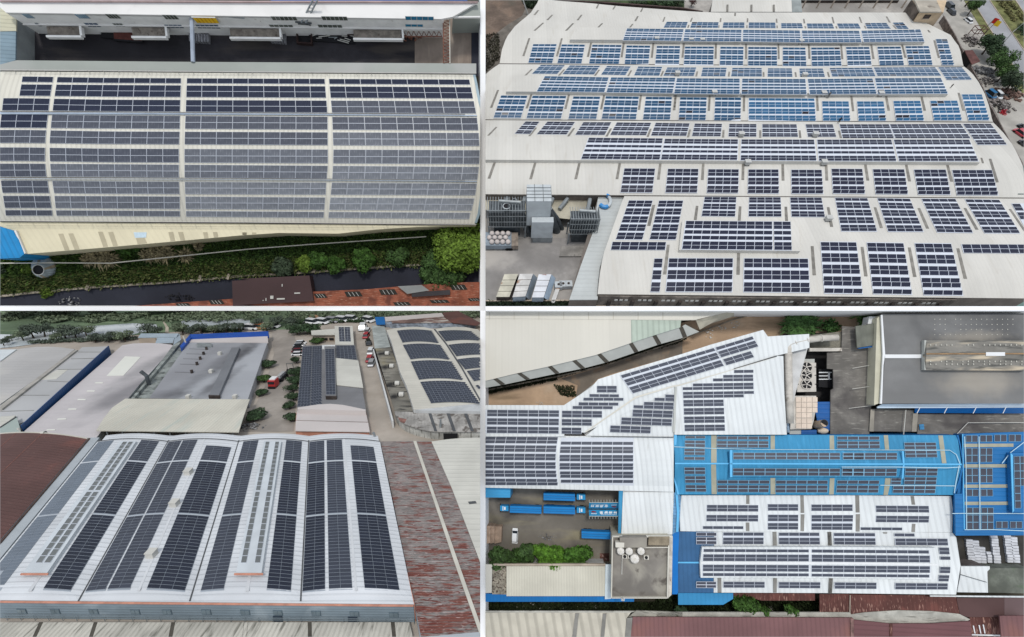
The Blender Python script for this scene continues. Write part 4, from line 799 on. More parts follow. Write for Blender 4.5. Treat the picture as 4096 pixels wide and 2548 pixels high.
for (X0, Xa, Xb, X1, lab) in ((-.7246, -.7085, -.7035, -.687, 'first'), (-.2064, -.192, -.1714, -.157, 'second')):
    for s_, (A, B) in enumerate(((X0, Xa), (Xb, X1))):
        for si, (y0, y1) in enumerate(((1766, 1961), (1966, 2251))):
            array(L, f"{('far', 'near')[si]} half of the {('left', 'right')[s_]} thin grey line on the {lab} raised strip", [X3(A, y0), X3(B, y0), X3(B, y1), X3(A, y1)], 1, rowsof('1'*12, 0.0), M3PF, hm3, lift=.04, th=.03, edge=.03, mg=.97, group='thin arrays on raised strips')
for k, (x, y) in enumerate(q('C3', 1838, 462, 1705, 770) + q('C5', 1483, 290)):
    c = L.P(x, y+8, HB+.3); t = Th(L, 'vent_box', 'pale vent box on the hall ridge, ' + ('farthest', 'middle', 'nearest')[k] + ' of three', 'roof vent', tuple(c), 'vent boxes on the lower left hall'); 
    s_ = .36*88/(88) ; t.part('housing', box(c.x-s_, c.x+s_, c.y-s_, c.y+s_, c.z-.1, c.z+.62), mat('vent_pale', C(208, 206, 198), .6, .05)); t.part('hood', box(c.x-s_*1.1, c.x+s_*1.1, c.y-s_*1.1, c.y+s_*1.1, c.z+.621, c.z+.72), MATS['vent_pale'])
# bottom roofs with dark strips
M3L = mat('old_ribbed_roof', C(198, 194, 182), .8, .12, .25, wave=('X', .42, .03, .3), stain=[(C(122, 120, 110), .45, .52, .72, 'y')])
t = Th(L, 'lower_shed', 'low ribbed shed with dark bands along the bottom edge', 'shed', (800, 2546))
xs = [(0, 0)] 
bands = [q1('C5', v, w)[0] for v, w in ((400, 940), (930, 940), (1685, 945), (2395, 950))] + [q1('C6', v, 950)[0] for v in (55, 678, 1485)]
bot = [q1('C5', v, 1089)[0] for v in (330, 880, 1655, 2378)] + [q1('C6', v, 1089)[0] for v in (40, 680, 1500)]
eb = [(-30, -60)] + list(zip(bands, bot)) + [(1646, 1660)]
for (x0, b0), (x1, b1) in zip(eb, eb[1:]):
    t.part('roof', thinslab(L, [(x0+8, 2489), (x1-8, 2489), (b1-8, 2552), (b0+8, 2552)], .62, .12), M3L)
for x0, b0 in eb[1:-1]: t.part('dark_band', thinslab(L, [(x0-7.5, 2489), (x0+7.5, 2489), (b0+7.5, 2552), (b0-7.5, 2552)], .60, .08), mat('band_dark', C(84, 80, 72), .9, .15, 1))
# rusted roof on the right with gap
M3RU = mat('rusted_sheet', C(142, 136, 132), .85, .14, .8, wave=('Y', .26, .03, .3), stain=[(C(112, 104, 102), .8, .5, .68, 'x'), (C(172, 160, 156), 1.6, .52, .66, 'x'), (C(126, 76, 66), .40, .46, .60, 'x', -.0032), (C(108, 54, 47), 1.1, .52, .62, 'x', -.0036), (C(178, 152, 146), 2.2, .58, .68, 'x')])
t = Th(L, 'rusted_hall', 'long roof with peeling rust right of the solar hall', 'shed', q1('C6', 1750, 1000))
pl = q('C4', 1365, 160, 1690, 150); 
def along(a, b, n): return [lp(a, b, i/n) for i in range(n+1)]
def polygrid(left, right):                       # left/right polylines of equal length
    return lambda u, v: (lambda i, f: lp(lp(left[i], left[i+1], f), lp(right[i], right[i+1], f), u))(min(int(v*(len(left)-1)), len(left)-2), v*(len(left)-1)-min(int(v*(len(left)-1)), len(left)-2))
Lr = [q1('C4', 1365, 160), q1('C4', 1470, 640), q1('C4', 1600, 1300), q1('C6', 1700, 780), q1('C6', 1760, 1089)]
Mr = [q1('C4', 1690, 155), q1('C4', 1850, 620), q1('C4', 2078, 1300), q1('C6', 2180, 620), q1('C6', 2330, 1040)]
Rr = [q1('C4', 1860, 160), q1('C4', 2060, 620), q1('C4', 2318, 1300), q1('C4', 2500, 1780), q1('C4', 2620, 2100)]
hr = lambda x, y: 1.5
t.part('roof', grid(L, polygrid(Lr[:3], Mr[:3]), 6, 8, lambda x, y: 1.5, skirt=0.0), [M3RU, M3E])
t.part('roof', grid(L, polygrid(Lr[2:], Mr[2:]), 6, 8, lambda x, y: 1.5, skirt=0.0), [M3RU, M3E])
t.part('roof', grid(L, polygrid(Mr[:3], Rr[:3]), 6, 8, lambda x, y: 1.42, skirt=0.0), [M3RU, M3E])
t.part('roof', grid(L, polygrid(Mr[2:], Rr[2:]), 6, 8, lambda x, y: 1.42, skirt=0.0), [M3RU, M3E])
wd = [(a[0]+15, a[1]) for a in Mr]
t.part('ridge_cap', grid(L, polygrid([(a[0]-2, a[1]) for a in Mr], [(a[0]+ (10 if i < 2 else 14), a[1]) for i, a in enumerate(Mr)]), 2, 16, lambda x, y: 1.62, th=.12), mat('ridge_cream', C(206, 202, 190), .7, .06, .5))
# cream roof far right
t = Th(L, 'cream_hall', 'plain cream arched roof at the right edge of the lower left site', 'building', q1('C4', 2300, 1200)); M3C = mat('cream_sheet', C(208, 206, 196), .6, .05, .2, wave=('Y', .8, .02, .05))
t.part('roof', prism(L, q('C4', 1862, 160, 2020, 138, 2160, 126, 2340, 122, 2700, 122, 2700, 2100, 2625, 2100, 2322, 1300, 2062, 620), 1.4, 0), M3C)
t.part('hatch', thinslab(L, q('C4', 2218, 745, 2290, 738, 2302, 760, 2230, 768), 1.44, .03), M_SEAM)
# brown barrel hall
t = Th(L, 'brown_hall', 'brown red arched hall at the left of the white solar hall', 'factory', q1('C3', 300, 900)); M3B = mat('brown_sheet', C(102, 74, 70), .7, .10, .15, wave=('Y', .5, .02, .12), stain=[(C(122, 80, 72), .2, .52, .75, None), (C(168, 140, 130), 1.2, .66, .8, 'x')])
def hb3(x, y):
    X = (x-1290)/(y-665); t_ = max(0, min(1, (X+1.30)/.44)); return 1.6 + 1.0*4*t_*(1-t_)
t.part('roof', grid(L, lambda u, v: X3(lerp(-1.30, -.862, u), yy(1757, 2340, v)), 16, 10, hb3, skirt=0.0, plan=1.6), [M3B, M3E])
for X_r in (-1.115, -1.02): t.part('seam', grid(L, lambda u, v: X3(X_r+.002*u, yy(1756, 2300, v)), 1, 10, lambda x, y: hb3(x, y)+.02, th=.03, plan=1.6), mat('seam_brown', C(140, 96, 86), .8, .2, 2))
t.part('front_rim', grid(L, lambda u, v: X3(lerp(-1.30, -.862, u), 1754+3*v), 16, 1, lambda x, y: hb3(x, y)+.08, th=.15, plan=1.6), MATS['ridge_cream'])
solo(L, 'side_gutter', grid(L, lambda u, v: X3(-.858+.036*u, yy(1750, 2345, v)), 1, 10, lambda x, y: HB-.1, skirt=0.0)[:2] , M3E, 'pale gutter strip between brown hall and white hall', 'gutter')
solo(L, 'gutter_pipe', grid(L, lambda u, v: X3(-.860+.005*u, yy(1752, 2335, v)), 1, 10, lambda x, y: HB+.02, th=.1), mat('gutter_brown', C(84, 66, 60), .8, .2, 1), 'dark gutter line along the brown hall', 'gutter')
# -------- ground and far scenery
M_RD3 = mat('dirt_road', C(182, 172, 160), .95, .12, .12, bump=.02, stain=[(C(162, 152, 140), .12, .5, .75, None)]); M_WAT = mat('pond_water', C(196, 204, 208), .12, .05, .05, spec=.6)
M_HILL = mat('far_scrub', C(118, 138, 108), .95, .3, .03, stain=[(C(88, 108, 84), .05, .5, .7, 'x'), (C(142, 160, 126), .07, .55, .75, 'x')], bump=.4, bscale=.4)
sheet(L, 'ground', [(0, 1243), (1921, 1243), (1921, 2548), (0, 2548)], 0.0, M_RD3)
sheet(L, 'meadow', q('C1', 0, 0, 2431, 0, 4700, 0, 4700, 60, 3500, 80, 2900, 190, 2431, 190, 1700, 210, 900, 280, 0, 330), .05, M_HILL)
sheet(L, 'pond', q('C1', 0, 235, 160, 240, 500, 190, 820, 160, 1300, 128, 1520, 140, 1540, 190, 1340, 225, 1180, 270, 560, 300, 120, 360, 0, 370), .09, M_WAT)
sheet(L, 'pond', q('C1', 1760, 100, 2431, 85, 2431, 190, 1900, 200, 1760, 170), .09, M_WAT)
sheet(L, 'track', q('C1', 1575, 100, 1590, 100, 1640, 170, 1640, 222, 1605, 222, 1610, 170), .12, mat('track_pale', C(190, 180, 162), .9, .1, .3))
r = random.Random(11); M_FARD = leafmat('hazed_leaf_dark', (.082, .105, .078), .2); M_FARG = leafmat('hazed_leaf_pale', (.135, .17, .105), .2)  # distance haze is painted into these lightened leaf colours
spots = [(230, 250, 150), (330, 230, 200), (440, 215, 180), (560, 260, 130), (640, 230, 190), (740, 225, 170), (850, 215, 160), (930, 270, 130), (1060, 268, 140), (1220, 262, 170), (1440, 190, 150), (1540, 195, 130), (1780, 195, 170), (1860, 205, 120), (1960, 185, 150), (2080, 190, 130), (2200, 180, 140), (2330, 175, 150), (120, 255, 90), (40, 300, 120), (2520, 130, 140), (2600, 165, 150), (2700, 120, 150), (2850, 120, 140)]
lab = ['leftmost tree on the lake shore', 'large dark tree by the white pond at left', 'tall crown second from left at the pond', 'small tree between the pond gaps at left', 'tree in the middle of the pond row', 'tree behind the grey barrel roof', 'light crown in the pond row', 'round dark tree above the parking strip', 'reddish dark round tree by the pond', 'solid dark round tree near the blue roofed shed', 'tree left of the pale track', 'tree right beside the pale track', 'dark tree right of the pale track', 'small tree right of the track', 'pond edge tree behind the blue parapet', 'second pond edge tree behind the parapet', 'third pond edge tree behind the parapet', 'fourth pond edge tree behind the parapet', 'little tree standing in the water', 'reed clump at the far left water edge', 'tree behind the upper gate at the car row', 'dark tree left of the far white cars', 'light tree behind the far white cars', 'tree by the sandy mound']
for k, ((x, y, w), d) in enumerate(zip(spots, lab)):
    p = q1('C1', x, y+48); tree(L, d, p, w/2.431, H3(p[0], p[1], w*.32), 200+k, M_FARD if k % 3 else M_FARG, 'trees along the pond', n=1100)
solo(L, 'shore_brush', join(*[leafmesh(L.P(*q1('C1', x, 300 - (x-500)*.035), .4), 1.8, 1.0, .6, 220, .2, x, 5) for x in range(330, 1330, 60)]), M_FARD, kind='stuff')
solo(L, 'far_wood', join(*[leafmesh(L.P(x, y, .6), r.uniform(2.5, 5), 2.5, r.uniform(.5, 1.0), 150, .4, i, 6) for i, (x, y) in enumerate([(r.uniform(-10, 1930), r.choice((1250, 1258, 1266, 1276))) for _ in range(70)])]), M_FARG, kind='stuff')
solo(L, 'roadside_brush', join(*[leafmesh(L.P(x, 1318+r.uniform(-4, 4), .4), 2.0, 1.4, .9, 220, .25, int(x), 5) for x in range(730, 960, 26)] + [leafmesh(L.P(x, 1286-(x-1250)*.02, .4), 2.2, 1.4, .8, 220, .25, int(x), 5) for x in range(1180, 1500, 40)]), M_LEAFD, kind='stuff')
p = q1('C2', 715, 60); solo(L, 'sand_mound', prism(L, [(p[0]-26, p[1]+6), (p[0]-12, p[1]-5), (p[0]+14, p[1]-5), (p[0]+24, p[1]+6)], [.2, 1.0, 1.0, .2], 0), mat('orange_sand', C(184, 146, 116), .9, .1, .5), 'orange sand mound in the scrub behind the car row', 'mound')
# far left barrel halls
M3G = mat('barrel_sheet_grey', C(186, 184, 182), .7, .07, .06, wave=('Y', 1.2, .02, .04), stain=[(C(204, 200, 192), .06, .5, .7, None)])
t = Th(L, 'grey_barrel_hall', 'wide grey barrel roof at the far left', 'factory', q1('C1', 200, 760))
def hg(x, y): return 1.2
lft = [q1('C1', 160, 380), q1('C1', -200, 620), q1('C1', -700, 960)]; rgt = [q1('C1', 728, 380), q1('C1', 390, 640), q1('C1', -40, 945)]
t.part('roof', grid(L, polygrid(lft, rgt), 12, 10, lambda x, y: 1.3, skirt=0.0), [M3G, M3E])
arc_ = q('C1', 165, 382, 250, 368, 360, 358, 480, 356, 600, 364, 728, 382); t.part('gable', prism(L, arc_ + [q1('C1', 700, 400), q1('C1', 200, 400)], 1.31, 0), M3G)
solo(L, 'gutter_walk', prism(L, [q1('C1', 712, 395), q1('C1', 755, 385), q1('C1', 20, 960), q1('C1', -60, 975)], 1.5, 0), mat('gutter_grey', C(176, 172, 164), .7, .12, .6, wave=('X', 2.0, .03, .2)), 'narrow gutter walkway between the two left roofs', 'gutter')
t = Th(L, 'flat_grey_hall', 'grey flat roof between gutter walk and tall blue wall', 'factory', q1('C1', 300, 900))
M3G2 = mat('flat_sheet_grey', C(184, 184, 184), .7, .06, .08, stain=[(C(206, 204, 192), .05, .62, .66, None)])
t.part('roof', prism(L, q('C1', 800, 362, 1055, 352, 1070, 375, 240, 1085, 150, 1120, -100, 1110, 10, 985, 755, 400), 1.2, 0), M3G2)
for a in ((760, 408, 985, 408), (690, 474, 915, 470), (560, 578, 800, 574), (460, 690, 700, 700), (210, 828, 480, 828), (10, 985, 330, 975)):
    (x0, y0), (x1, y1) = q('C1', *a); t.part('joint', thinslab(L, [(x0, y0-1), (x1, y1-1), (x1, y1+.8), (x0, y0+.8)], 1.24, .04), mat('joint_line', C(140, 140, 136), .8, .1))
t.part('patch', thinslab(L, q('C1', 545, 585, 660, 580, 545, 672, 395, 678), 1.23, .03), M3C)
solo(L, 'white_shed_roof', prism(L, q('C1', -60, 385, 160, 382, 0, 497, -120, 560), 1.5, 0), mat('white_shed', C(214, 220, 222), .6, .04, .3), 'small white roof corner at the far left edge', 'roof')
# tall blue wall
bw = q('C1', 1058, 360, 170, 1103); bb = q('C1', 1078, 415, 228, 1182)
t = Th(L, 'blue_wall', 'long dark blue sheet wall running between the roofs', 'wall', bb[1]); n = 14
M3BL = mat('dark_blue_sheet', C(30, 74, 124), .5, .08, .3, wave=('Y', .6, .02, .2))
base = [L.P(*lp(bb[0], bb[1], (hlerp(bb[0][1], bb[1][1], i/n, 665)-bb[0][1])/(bb[1][1]-bb[0][1])), 1.15) for i in range(n+1)]
for i in range(n):
    a, b = base[i], base[i+1]; z0, z1 = 1.15 + lerp(1.55, 1.0, i/n), 1.15 + lerp(1.55, 1.0, (i+1)/n); d = VV((.12, 0, 0))
    V = [VV((a.x, a.y, 0)), VV((b.x, b.y, 0)), VV((b.x, b.y, z1)), VV((a.x, a.y, z0))]; V += [v - d for v in V]
    t.part('wall_panel', (V, [(0, 3, 2, 1), (4, 5, 6, 7), (3, 7, 6, 2), (0, 1, 5, 4), (0, 4, 7, 3), (1, 2, 6, 5)]), M3BL)
# pinkish barrel hall with bright patches
t = Th(L, 'pink_white_hall', 'long pinkish white barrel hall beside the blue wall', 'factory', q1('C1', 600, 1240)); c = L.P(*q1('C1', 1260, 790), 1.35) - t.off; c2 = L.P(*q1('C1', 1500, 520), 1.35) - t.off
M3P = mat('pink_white_sheet', C(206, 200, 200), .65, .05, .05, wave=('Y', 1.4, .01, .03), blobs=[(c.x, c.y, 4.5, 14, C(100, 100, 104), .7), (c2.x, c2.y, 3, 22, C(130, 130, 132), .6)])
lft = [q1('C1', 1190, 342), q1('C1', 700, 770), q1('C1', 232, 1182)]; rgt = [q1('C1', 1700, 352), q1('C1', 1360, 720), q1('C1', 930, 1250)]
def hpk(x, y): return 1.35
t.part('roof', grid(L, polygrid(lft, rgt), 12, 12, hpk, skirt=0.0), [M3P, mat('wall_pale_blue', C(176, 184, 184), .7, .15, .6, stain=[(C(120, 128, 128), .8, .55, .7, 'x')])])
t.part('gable', prism(L, q('C1', 1190, 343, 1290, 326, 1420, 320, 1540, 322, 1660, 336, 1700, 353), 1.36, 0), M3P)
M_BR = mat('translucent_white', C(232, 232, 222), .5, .02, .3)
t.part('skylight', thinslab(L, q('C1', 1215, 450, 1370, 455, 1200, 637, 1035, 640), 1.40, .03), M_BR)
for a in ((925, 707, 1000, 707), (845, 787, 920, 787), (755, 870, 832, 870), (662, 963, 742, 962), (558, 1060, 642, 1058), (452, 1166, 536, 1164)):
    (x0, y0), (x1, y1) = q('C1', *a); t.part('skylight', thinslab(L, [(x0+2, y0-2.2), (x1+1, y1-2.2), (x1-1, y1+2.2), (x0-2, y0+2.2)], 1.40, .03), M_BR)
w0, w1 = q('C1', 1742, 372, 1290, 858)
t2 = Th(L, 'side_annex', 'narrow stained wall with square windows beside the pink hall', 'building', q1('C1', 1500, 760)); n = 9
a, b = L.P(*q1('C1', 1742, 330), 1.5), L.P(*q1('C1', 1275, 858), 1.5)
M3W = mat('annex_wall', C(150, 156, 152), .85, .25, .5, stain=[(C(90, 94, 92), .6, .52, .7, None)])
pa = q('C1', 1745, 230, 1760, 300, 1742, 395, 1440, 860, 1275, 858, 1690, 350)
t2.part('roof', prism(L, q('C1', 1680, 345, 1752, 300, 1752, 322, 1310, 850, 1275, 858, 1500, 590), 1.55, 0), M3W)
for k in range(7):
    p = q1('C1', lerp(1390, 1690, k/6), lerp(835, 450, k/6)); s_ = lerp(11, 6, k/6)
    c = L.P(p[0], p[1]+6, 0)
    z = .45; t2.part('window', obox((c.x+.05, c.y), ((b-a).x, (b-a).y), 1.1, .16, .5, 1.15), M_BLK)
t2.part('lower_wall', prism(L, q('C1', 1752, 322, 1800, 385, 1760, 430, 1450, 858, 1310, 850), [1.1, .9, .9, .9, 1.1], 0), M3W)
p = q1('C1', 1465, 780); stackp = Th(L, 'exhaust_stack', 'dark stack standing at the sooty annex wall', 'chimney', p); c = stackp.off
stackp.part('pipe', tube([c, c+VV((-.1, 0, H3(*p, 60))), c+VV((-.9, 0, H3(*p, 78)))], [.32, .3, .3], 8), M_STD)
# light blue roofed shed at the back
t = Th(L, 'blue_roof_shed', 'pale blue roofed sheds by the trees behind the pink hall', 'shed', q1('C1', 1550, 320)); M3SB = mat('pale_blue_sheet', C(164, 178, 188), .6, .06, .4, wave=('Y', .8, .02, .2))
t.part('roof', thinslab(L, q('C1', 1370, 228, 1735, 228, 1715, 265, 1342, 268), [1.9, 1.9, 1.6, 1.6], .1), M3SB); t.part('roof', thinslab(L, q('C1', 1530, 270, 1695, 268, 1680, 318, 1510, 322), [1.7, 1.7, 1.4, 1.4], .1), M3SB)
t.part('wall', prism(L, q('C1', 1345, 268, 1510, 268, 1510, 250, 1345, 250), 1.55, 0), M_CON); t.part('side_roof', thinslab(L, q('C1', 1700, 245, 1748, 232, 1760, 290, 1685, 340), 1.5, .1), M3SB)
# sooty roof hall with blue parapet
t = Th(L, 'sooty_hall', 'grey roofed works with soot streaks, ridge vent and blue parapet', 'factory', q1('C1', 1900, 860)); 
M3SP = mat('pinkish_roof', C(204, 196, 192), .7, .04, .1); M3BP = mat('parapet_blue', C(38, 84, 170), .5, .05, .3)
HS = 1.6
def blob(t, fr, x, y, rx, ry, col, k, h=1.6): c = L.P(*q1(fr, x, y), h) - t.off; return (c.x, c.y, rx, ry, col, k)
SO = C(60, 60, 64)
M3S2 = mat('soot_sheet_blown', C(172, 174, 178), .65, .05, .08, wave=('Y', 1.0, .01, .03), blobs=[blob(t, 'C1', 2210, 470, 3.2, 22, SO, .65), blob(t, 'C1', 2110, 720, 2.2, 10, SO, .6), blob(t, 'C1', 2350, 430, 2.0, 9, SO, .75), blob(t, 'C1', 1620, 830, 4.5, 3, SO, .7), blob(t, 'C1', 1900, 520, 7, 30, C(140, 140, 144), .8)])
t.part('roof', prism(L, q('C1', 1835, 312, 2600, 318, 2410, 868, 1450, 858, 1760, 420), HS, 0), M3S2)
t.part('upper_roof', thinslab(L, q('C1', 1850, 262, 2600, 238, 2608, 316, 1830, 310), HS+.12, .2), M3SP)
for a in ((1848, 236, 2610, 206, 2610, 236, 1838, 268), (1848, 236, 1862, 262, 1768, 372, 1750, 350)):
    t.part('parapet', prism(L, q('C1', *a), HS+.55, HS-.4), M3BP)
rv = q('C1', 2252, 365, 2330, 362, 2128, 826, 2035, 824)
t.part('ridge_vent', grid(L, quadfn(rv), 2, 8, lambda x, y: HS+.55, th=.6), [mat('vent_grey', C(124, 126, 130), .6, .05), M_STD]); t.part('vent_end', prism(L, q('C1', 2030, 822, 2140, 824, 2136, 838, 2026, 836), HS+.5, HS), M_DRK)
M_SOOT = mat('soot_stain', C(104, 104, 106), .9, .2, .3)
for k, (x, y) in enumerate(((2010, 378), (1982, 426), (1950, 474), (1918, 526), (1868, 604))):
    c = L.P(*q1('C1', x, y+8), HS); t.part('chimney', tube([c, c+VV((0, 0, .6))], .24, 8), M_DRK)
    (x0, y0) = q1('C1', x-170, y-2); x1, y1 = q1('C1', x-10, y+2); t.part('guy_line', thinslab(L, [(x0, y0), (x1, y1), (x1, y1+1), (x0, y0+1)], HS+.03, .02), M_SOOT)
for x, y in ((2140, 425), (2055, 598), (1835, 848), (2288, 848)):
    c = L.P(*q1('C1', x, y+10), HS); t.part('skylight_box', box(c.x-.3, c.x+.3, c.y-.3, c.y+.3, HS, HS+.6), MATS['vent_pale'])
t.part('roof_unit', prism(L, q('C1', 1912, 322, 2055, 322, 2060, 350, 1912, 352), HS+.35, HS), M_STL)
p = q1('C1', 1830, 385); c = L.P(*p, .5); t.part('mast', tube([c, c+VV((-.4, 0, H3(*p, 55)))], .16, 6), MATS['ridge_cream'])
# cream canopy in front of it
t = Th(L, 'cream_canopy', 'large cream ribbed curved roof in front of the sooty works', 'roof', q1('C1', 1600, 1200)); M3CC = mat('cream_ribbed', C(208, 204, 190), .65, .06, .15, wave=('X', .5, .03, .12), stain=[(C(190, 196, 186), .12, .5, .8, 'y')])
cl = q('C1', 1218, 862, 1090, 950, 1010, 1050, 935, 1172); cr = q('C1', 2428, 868, 2395, 960, 2360, 1060, 2320, 1187)
t.part('roof', grid(L, polygrid(cl, cr), 20, 9, lambda x, y: 2.0, th=.12), [M3CC, M3CC]); 
for k in range(9): c = L.P(*lp(cl[3], cr[3], (k+.5)/9), 1.9); t.part('post', box(c.x-.07, c.x+.07, c.y+.3, c.y+.44, 0, 1.85), M_STL)
# lane: planting, truck
sheet(L, 'lane', q('C2', 300, 170, 490, 170, 545, 300, 570, 540, 520, 1180, 0, 1180, 230, 780, 330, 430), .04, mat('lane_dirt', C(162, 154, 145), .95, .15, .15))
for k, (x, y, w) in enumerate(((275, 560, 110), (235, 700, 110), (210, 830, 100), (165, 1070, 150))):
    p = q1('C2', x, y); tree(L, ('farthest', 'second', 'third', 'nearest') [k] + ' shrub along the left side of the truck lane', p, w/2.431*1.3, H3(*p, 26 if k < 3 else 34), 300+k, M_LEAF if k == 1 else M_LEAFD, 'shrubs lining the truck lane', n=2600, name='shrub', cat='shrub')
for k, (x, y, w) in enumerate(((550, 520, 60), (545, 640, 80), (530, 720, 90), (510, 800, 80), (520, 880, 80), (485, 960, 80), (490, 1080, 90))):
    p = q1('C2', x, y); tree(L, ('first', 'second', 'third', 'fourth', 'fifth', 'sixth', 'seventh')[k] + ' shrub from the far end, right side of the lane', p, w/2.431*1.75, H3(*p, 30), 320+k, M_LEAFD, 'shrubs right of the truck lane', n=2200, name='shrub', cat='shrub')
t = Th(L, 'truck', 'red fronted lorry with empty frame standing in the lane', 'truck', q1('C2', 310, 770)); c = t.off; s_ = 1.0
M_RD = mat('truck_red', (.42, .03, .03), .35, .05, spec=.5)
t.part('cab', box(c.x-.62, c.x+.62, c.y+.05, c.y+1.6, .25, 1.55), M_RD); t.part('windscreen', box(c.x-.55, c.x+.55, c.y-.02, c.y+.049, .95, 1.4), M_GLS); t.part('cab_roof', box(c.x-.5, c.x+.5, c.y+.5, c.y+1.7, 1.551, 1.75), M_CW); t.part('bumper', box(c.x-.62, c.x+.62, c.y-.1, c.y+.04, .1, .5), M_BLK)
t.part('chassis', box(c.x-.3, c.x+.3, c.y+1.61, c.y+8, .35, .6), M_BLK); t.part('tank', box(c.x-.5, c.x+.1, c.y+3.2, c.y+5.4, .61, 1.1), M_CS)
for yv in (.8, 3.2, 6.3, 7.3):
    for sx in (-.58, .42): t.part('wheel', tube([VV((c.x+sx, c.y+yv, .32)), VV((c.x+sx+.16, c.y+yv, .32))], .32, 10), M_TYRE)
t.part('rear_frame', join(tube([c+VV((-.6, 7.6, .4)), c+VV((-.6, 7.6, 1.7)), c+VV((.6, 7.6, 1.7)), c+VV((.6, 7.6, .4))], .07, 5)), M_STD)
p = q1('C2', 410, 670); solo(L, 'machine_parts', heap(L, L.P(*p, 0), 1.0, 1.6, .9, 5, 40), M_BLK, 'dark heap of machine parts right of the lorry', 'heap')
p = q1('C2', 110, 1140); solo(L, 'pallet_heap', heap(L, L.P(*p, 0), 2.2, 1.0, .8, 8, 40), M_JK2, 'grey and white clutter at the near end of the lane', 'heap')
for k, (x, y, m_, d) in enumerate(((590, 330, M_CW, 'white car, farthest of the row left of the array house'), (575, 352, M_CS, 'silver car second in the row by the array house'), (568, 380, M_CK, 'dark car third in the row by the array house'), (562, 408, mat('car_maroon', (.13, .02, .03), .3, .03, spec=.6), 'maroon car fourth in the row by the array house'), (562, 440, M_CW, 'white car nearest in the row by the array house'))):
    car(L, d, q1('C2', x, y), 5, m_, sc_=.58)
for k, (x, y, m_, a_, d) in enumerate(((105, 188, M_CW, 170, 'white car leftmost in the far parking row'), (190, 185, mat('car_orange', (.5, .15, .04), .4, .03), 175, 'orange car in the far parking row'), (225, 180, M_CW, 170, 'white car just right of the orange one'), (305, 172, M_CW, 175, 'white car at the right end of the near far row'), (690, 135, M_CW, 160, 'white car half behind the dark hedge'), (790, 130, M_CW, 160, 'white car second behind the hedge'), (885, 118, M_CS, 165, 'silver car in the middle of the curved car row'), (980, 110, M_CW, 165, 'white car second from right in the curved row'), (1068, 103, M_CW, 168, 'white car rightmost in the curved row'), (1240, 112, M_CW, 150, 'white car beside the blue ended shed'), (1195, 185, M_CW, 100, 'white car at the top of the narrow road'), (1240, 215, M_CW, 95, 'second white car down the narrow road'), (1228, 262, mat('car_crimson', (.38, .05, .06), .3, .03), 95, 'red car high on the narrow road'), (1250, 328, M_CK, 110, 'dark car on the narrow road'), (1272, 415, M_CW, 97, 'white car against the long white wall'), (1262, 490, MATS['car_crimson'], 96, 'red car lower on the narrow road'), (1280, 530, M_CS, 96, 'grey car lowest on the narrow road'))):
    car(L, d, q1('C2', x, y), a_, m_, sc_=1.0 if y < 200 else .72)
for k, (x, y, w) in enumerate(((560, 240, 190), (680, 230, 230), (740, 325, 150))):
    p = q1('C2', x, y); tree(L, ('dark hedge tree left behind the small houses', 'wide dark tree behind the small houses', 'green tree in front of the small cream house')[k], p, w/2.431, H3(*p, 38 if k < 2 else 22), 340+k, M_LEAFD if k < 2 else M_LEAF, n=1300)
# gate houses
t = Th(L, 'gate_house', 'low house with cream flat roof behind the array house', 'house', q1('C2', 850, 320)); t.part('roof', thinslab(L, q('C2', 690, 200, 920, 182, 925, 238, 695, 240), 1.9, .15), M3C); t.part('wall', prism(L, q('C2', 700, 238, 920, 236, 920, 200, 700, 210), 1.72, 0), M_CON)
Yg = L.P(*q1('C2', 800, 238), 1.72).y-.04
for x in (760, 830, 890): c = L.onY(*q1('C2', x, 282), Yg); t.part('window', box(c.x-.5, c.x+.5, Yg-.08, Yg-.01, c.z-.25, c.z+.25), M_BLK)
t = Th(L, 'small_array_house', 'small cream roofed house carrying two thin arrays', 'house', q1('C2', 1020, 335)); t.part('roof', thinslab(L, q('C2', 920, 155, 1095, 155, 1108, 335, 925, 335), 1.9, .15), M3C); t.part('wall', prism(L, q('C2', 925, 165, 1090, 165, 1102, 330, 930, 330), 1.74, 0), M_CON)
for k, (a, b) in enumerate(((958, 1010), (1015, 1068))): array(L, f"{('left','right')[k]} thin array on the small cream house", q('C2', a, 165, b, 165, b+10, 305, a+8, 305), 2, rowsof('1'*9, 0), M3PG, 1.92, lift=.05, edge=.02, th=.03, persp=True, group='arrays of the small house')
# array house
t = Th(L, 'array_house', 'long house with grey arrays either side of a raised ridge', 'factory', q1('C2', 880, 960))
M3H = mat('house_sheet_grey', C(128, 128, 130), .7, .06, .2, wave=('Y', .5, .02, .1))
HH = 1.8
t.part('roof', prism(L, q('C2', 610, 345, 1118, 338, 1225, 970, 555, 945), HH, 0), M3H)
t.part('ridge_roof', grid(L, quadfn(q('C2', 820, 352, 925, 352, 935, 832, 832, 832)), 2, 8, lambda x, y: HH+.55, th=.6), M3H); t.part('ridge_end', prism(L, q('C2', 830, 830, 940, 830, 936, 845, 834, 845), HH+.5, HH), M_DRK)
t.part('white_panel', thinslab(L, q('C2', 798, 340, 925, 338, 925, 375, 800, 378), HH+.15, .1), M_CW); t.part('tarp', thinslab(L, q('C2', 922, 465, 1150, 490, 1198, 755, 940, 728), HH+.18, .1), M3C)
t.part('gable', prism(L, q('C2', 560, 948, 760, 918, 880, 912, 1000, 922, 1222, 968, 1222, 980, 560, 962), HH+.1, 0), MATS['pinkish_roof'])
for k, Q in enumerate(((612, 358, 700, 352, 680, 935, 560, 935), (705, 352, 795, 350, 790, 912, 688, 930))): array(L, f"{('outer','inner')[k]} wide array on the left slope of the array house", q('C2', *Q), 4, rowsof('1'*26, 0), M3PG, HH, lift=.08, edge=.022, th=.03, group='arrays of the array house', fm=MF3)
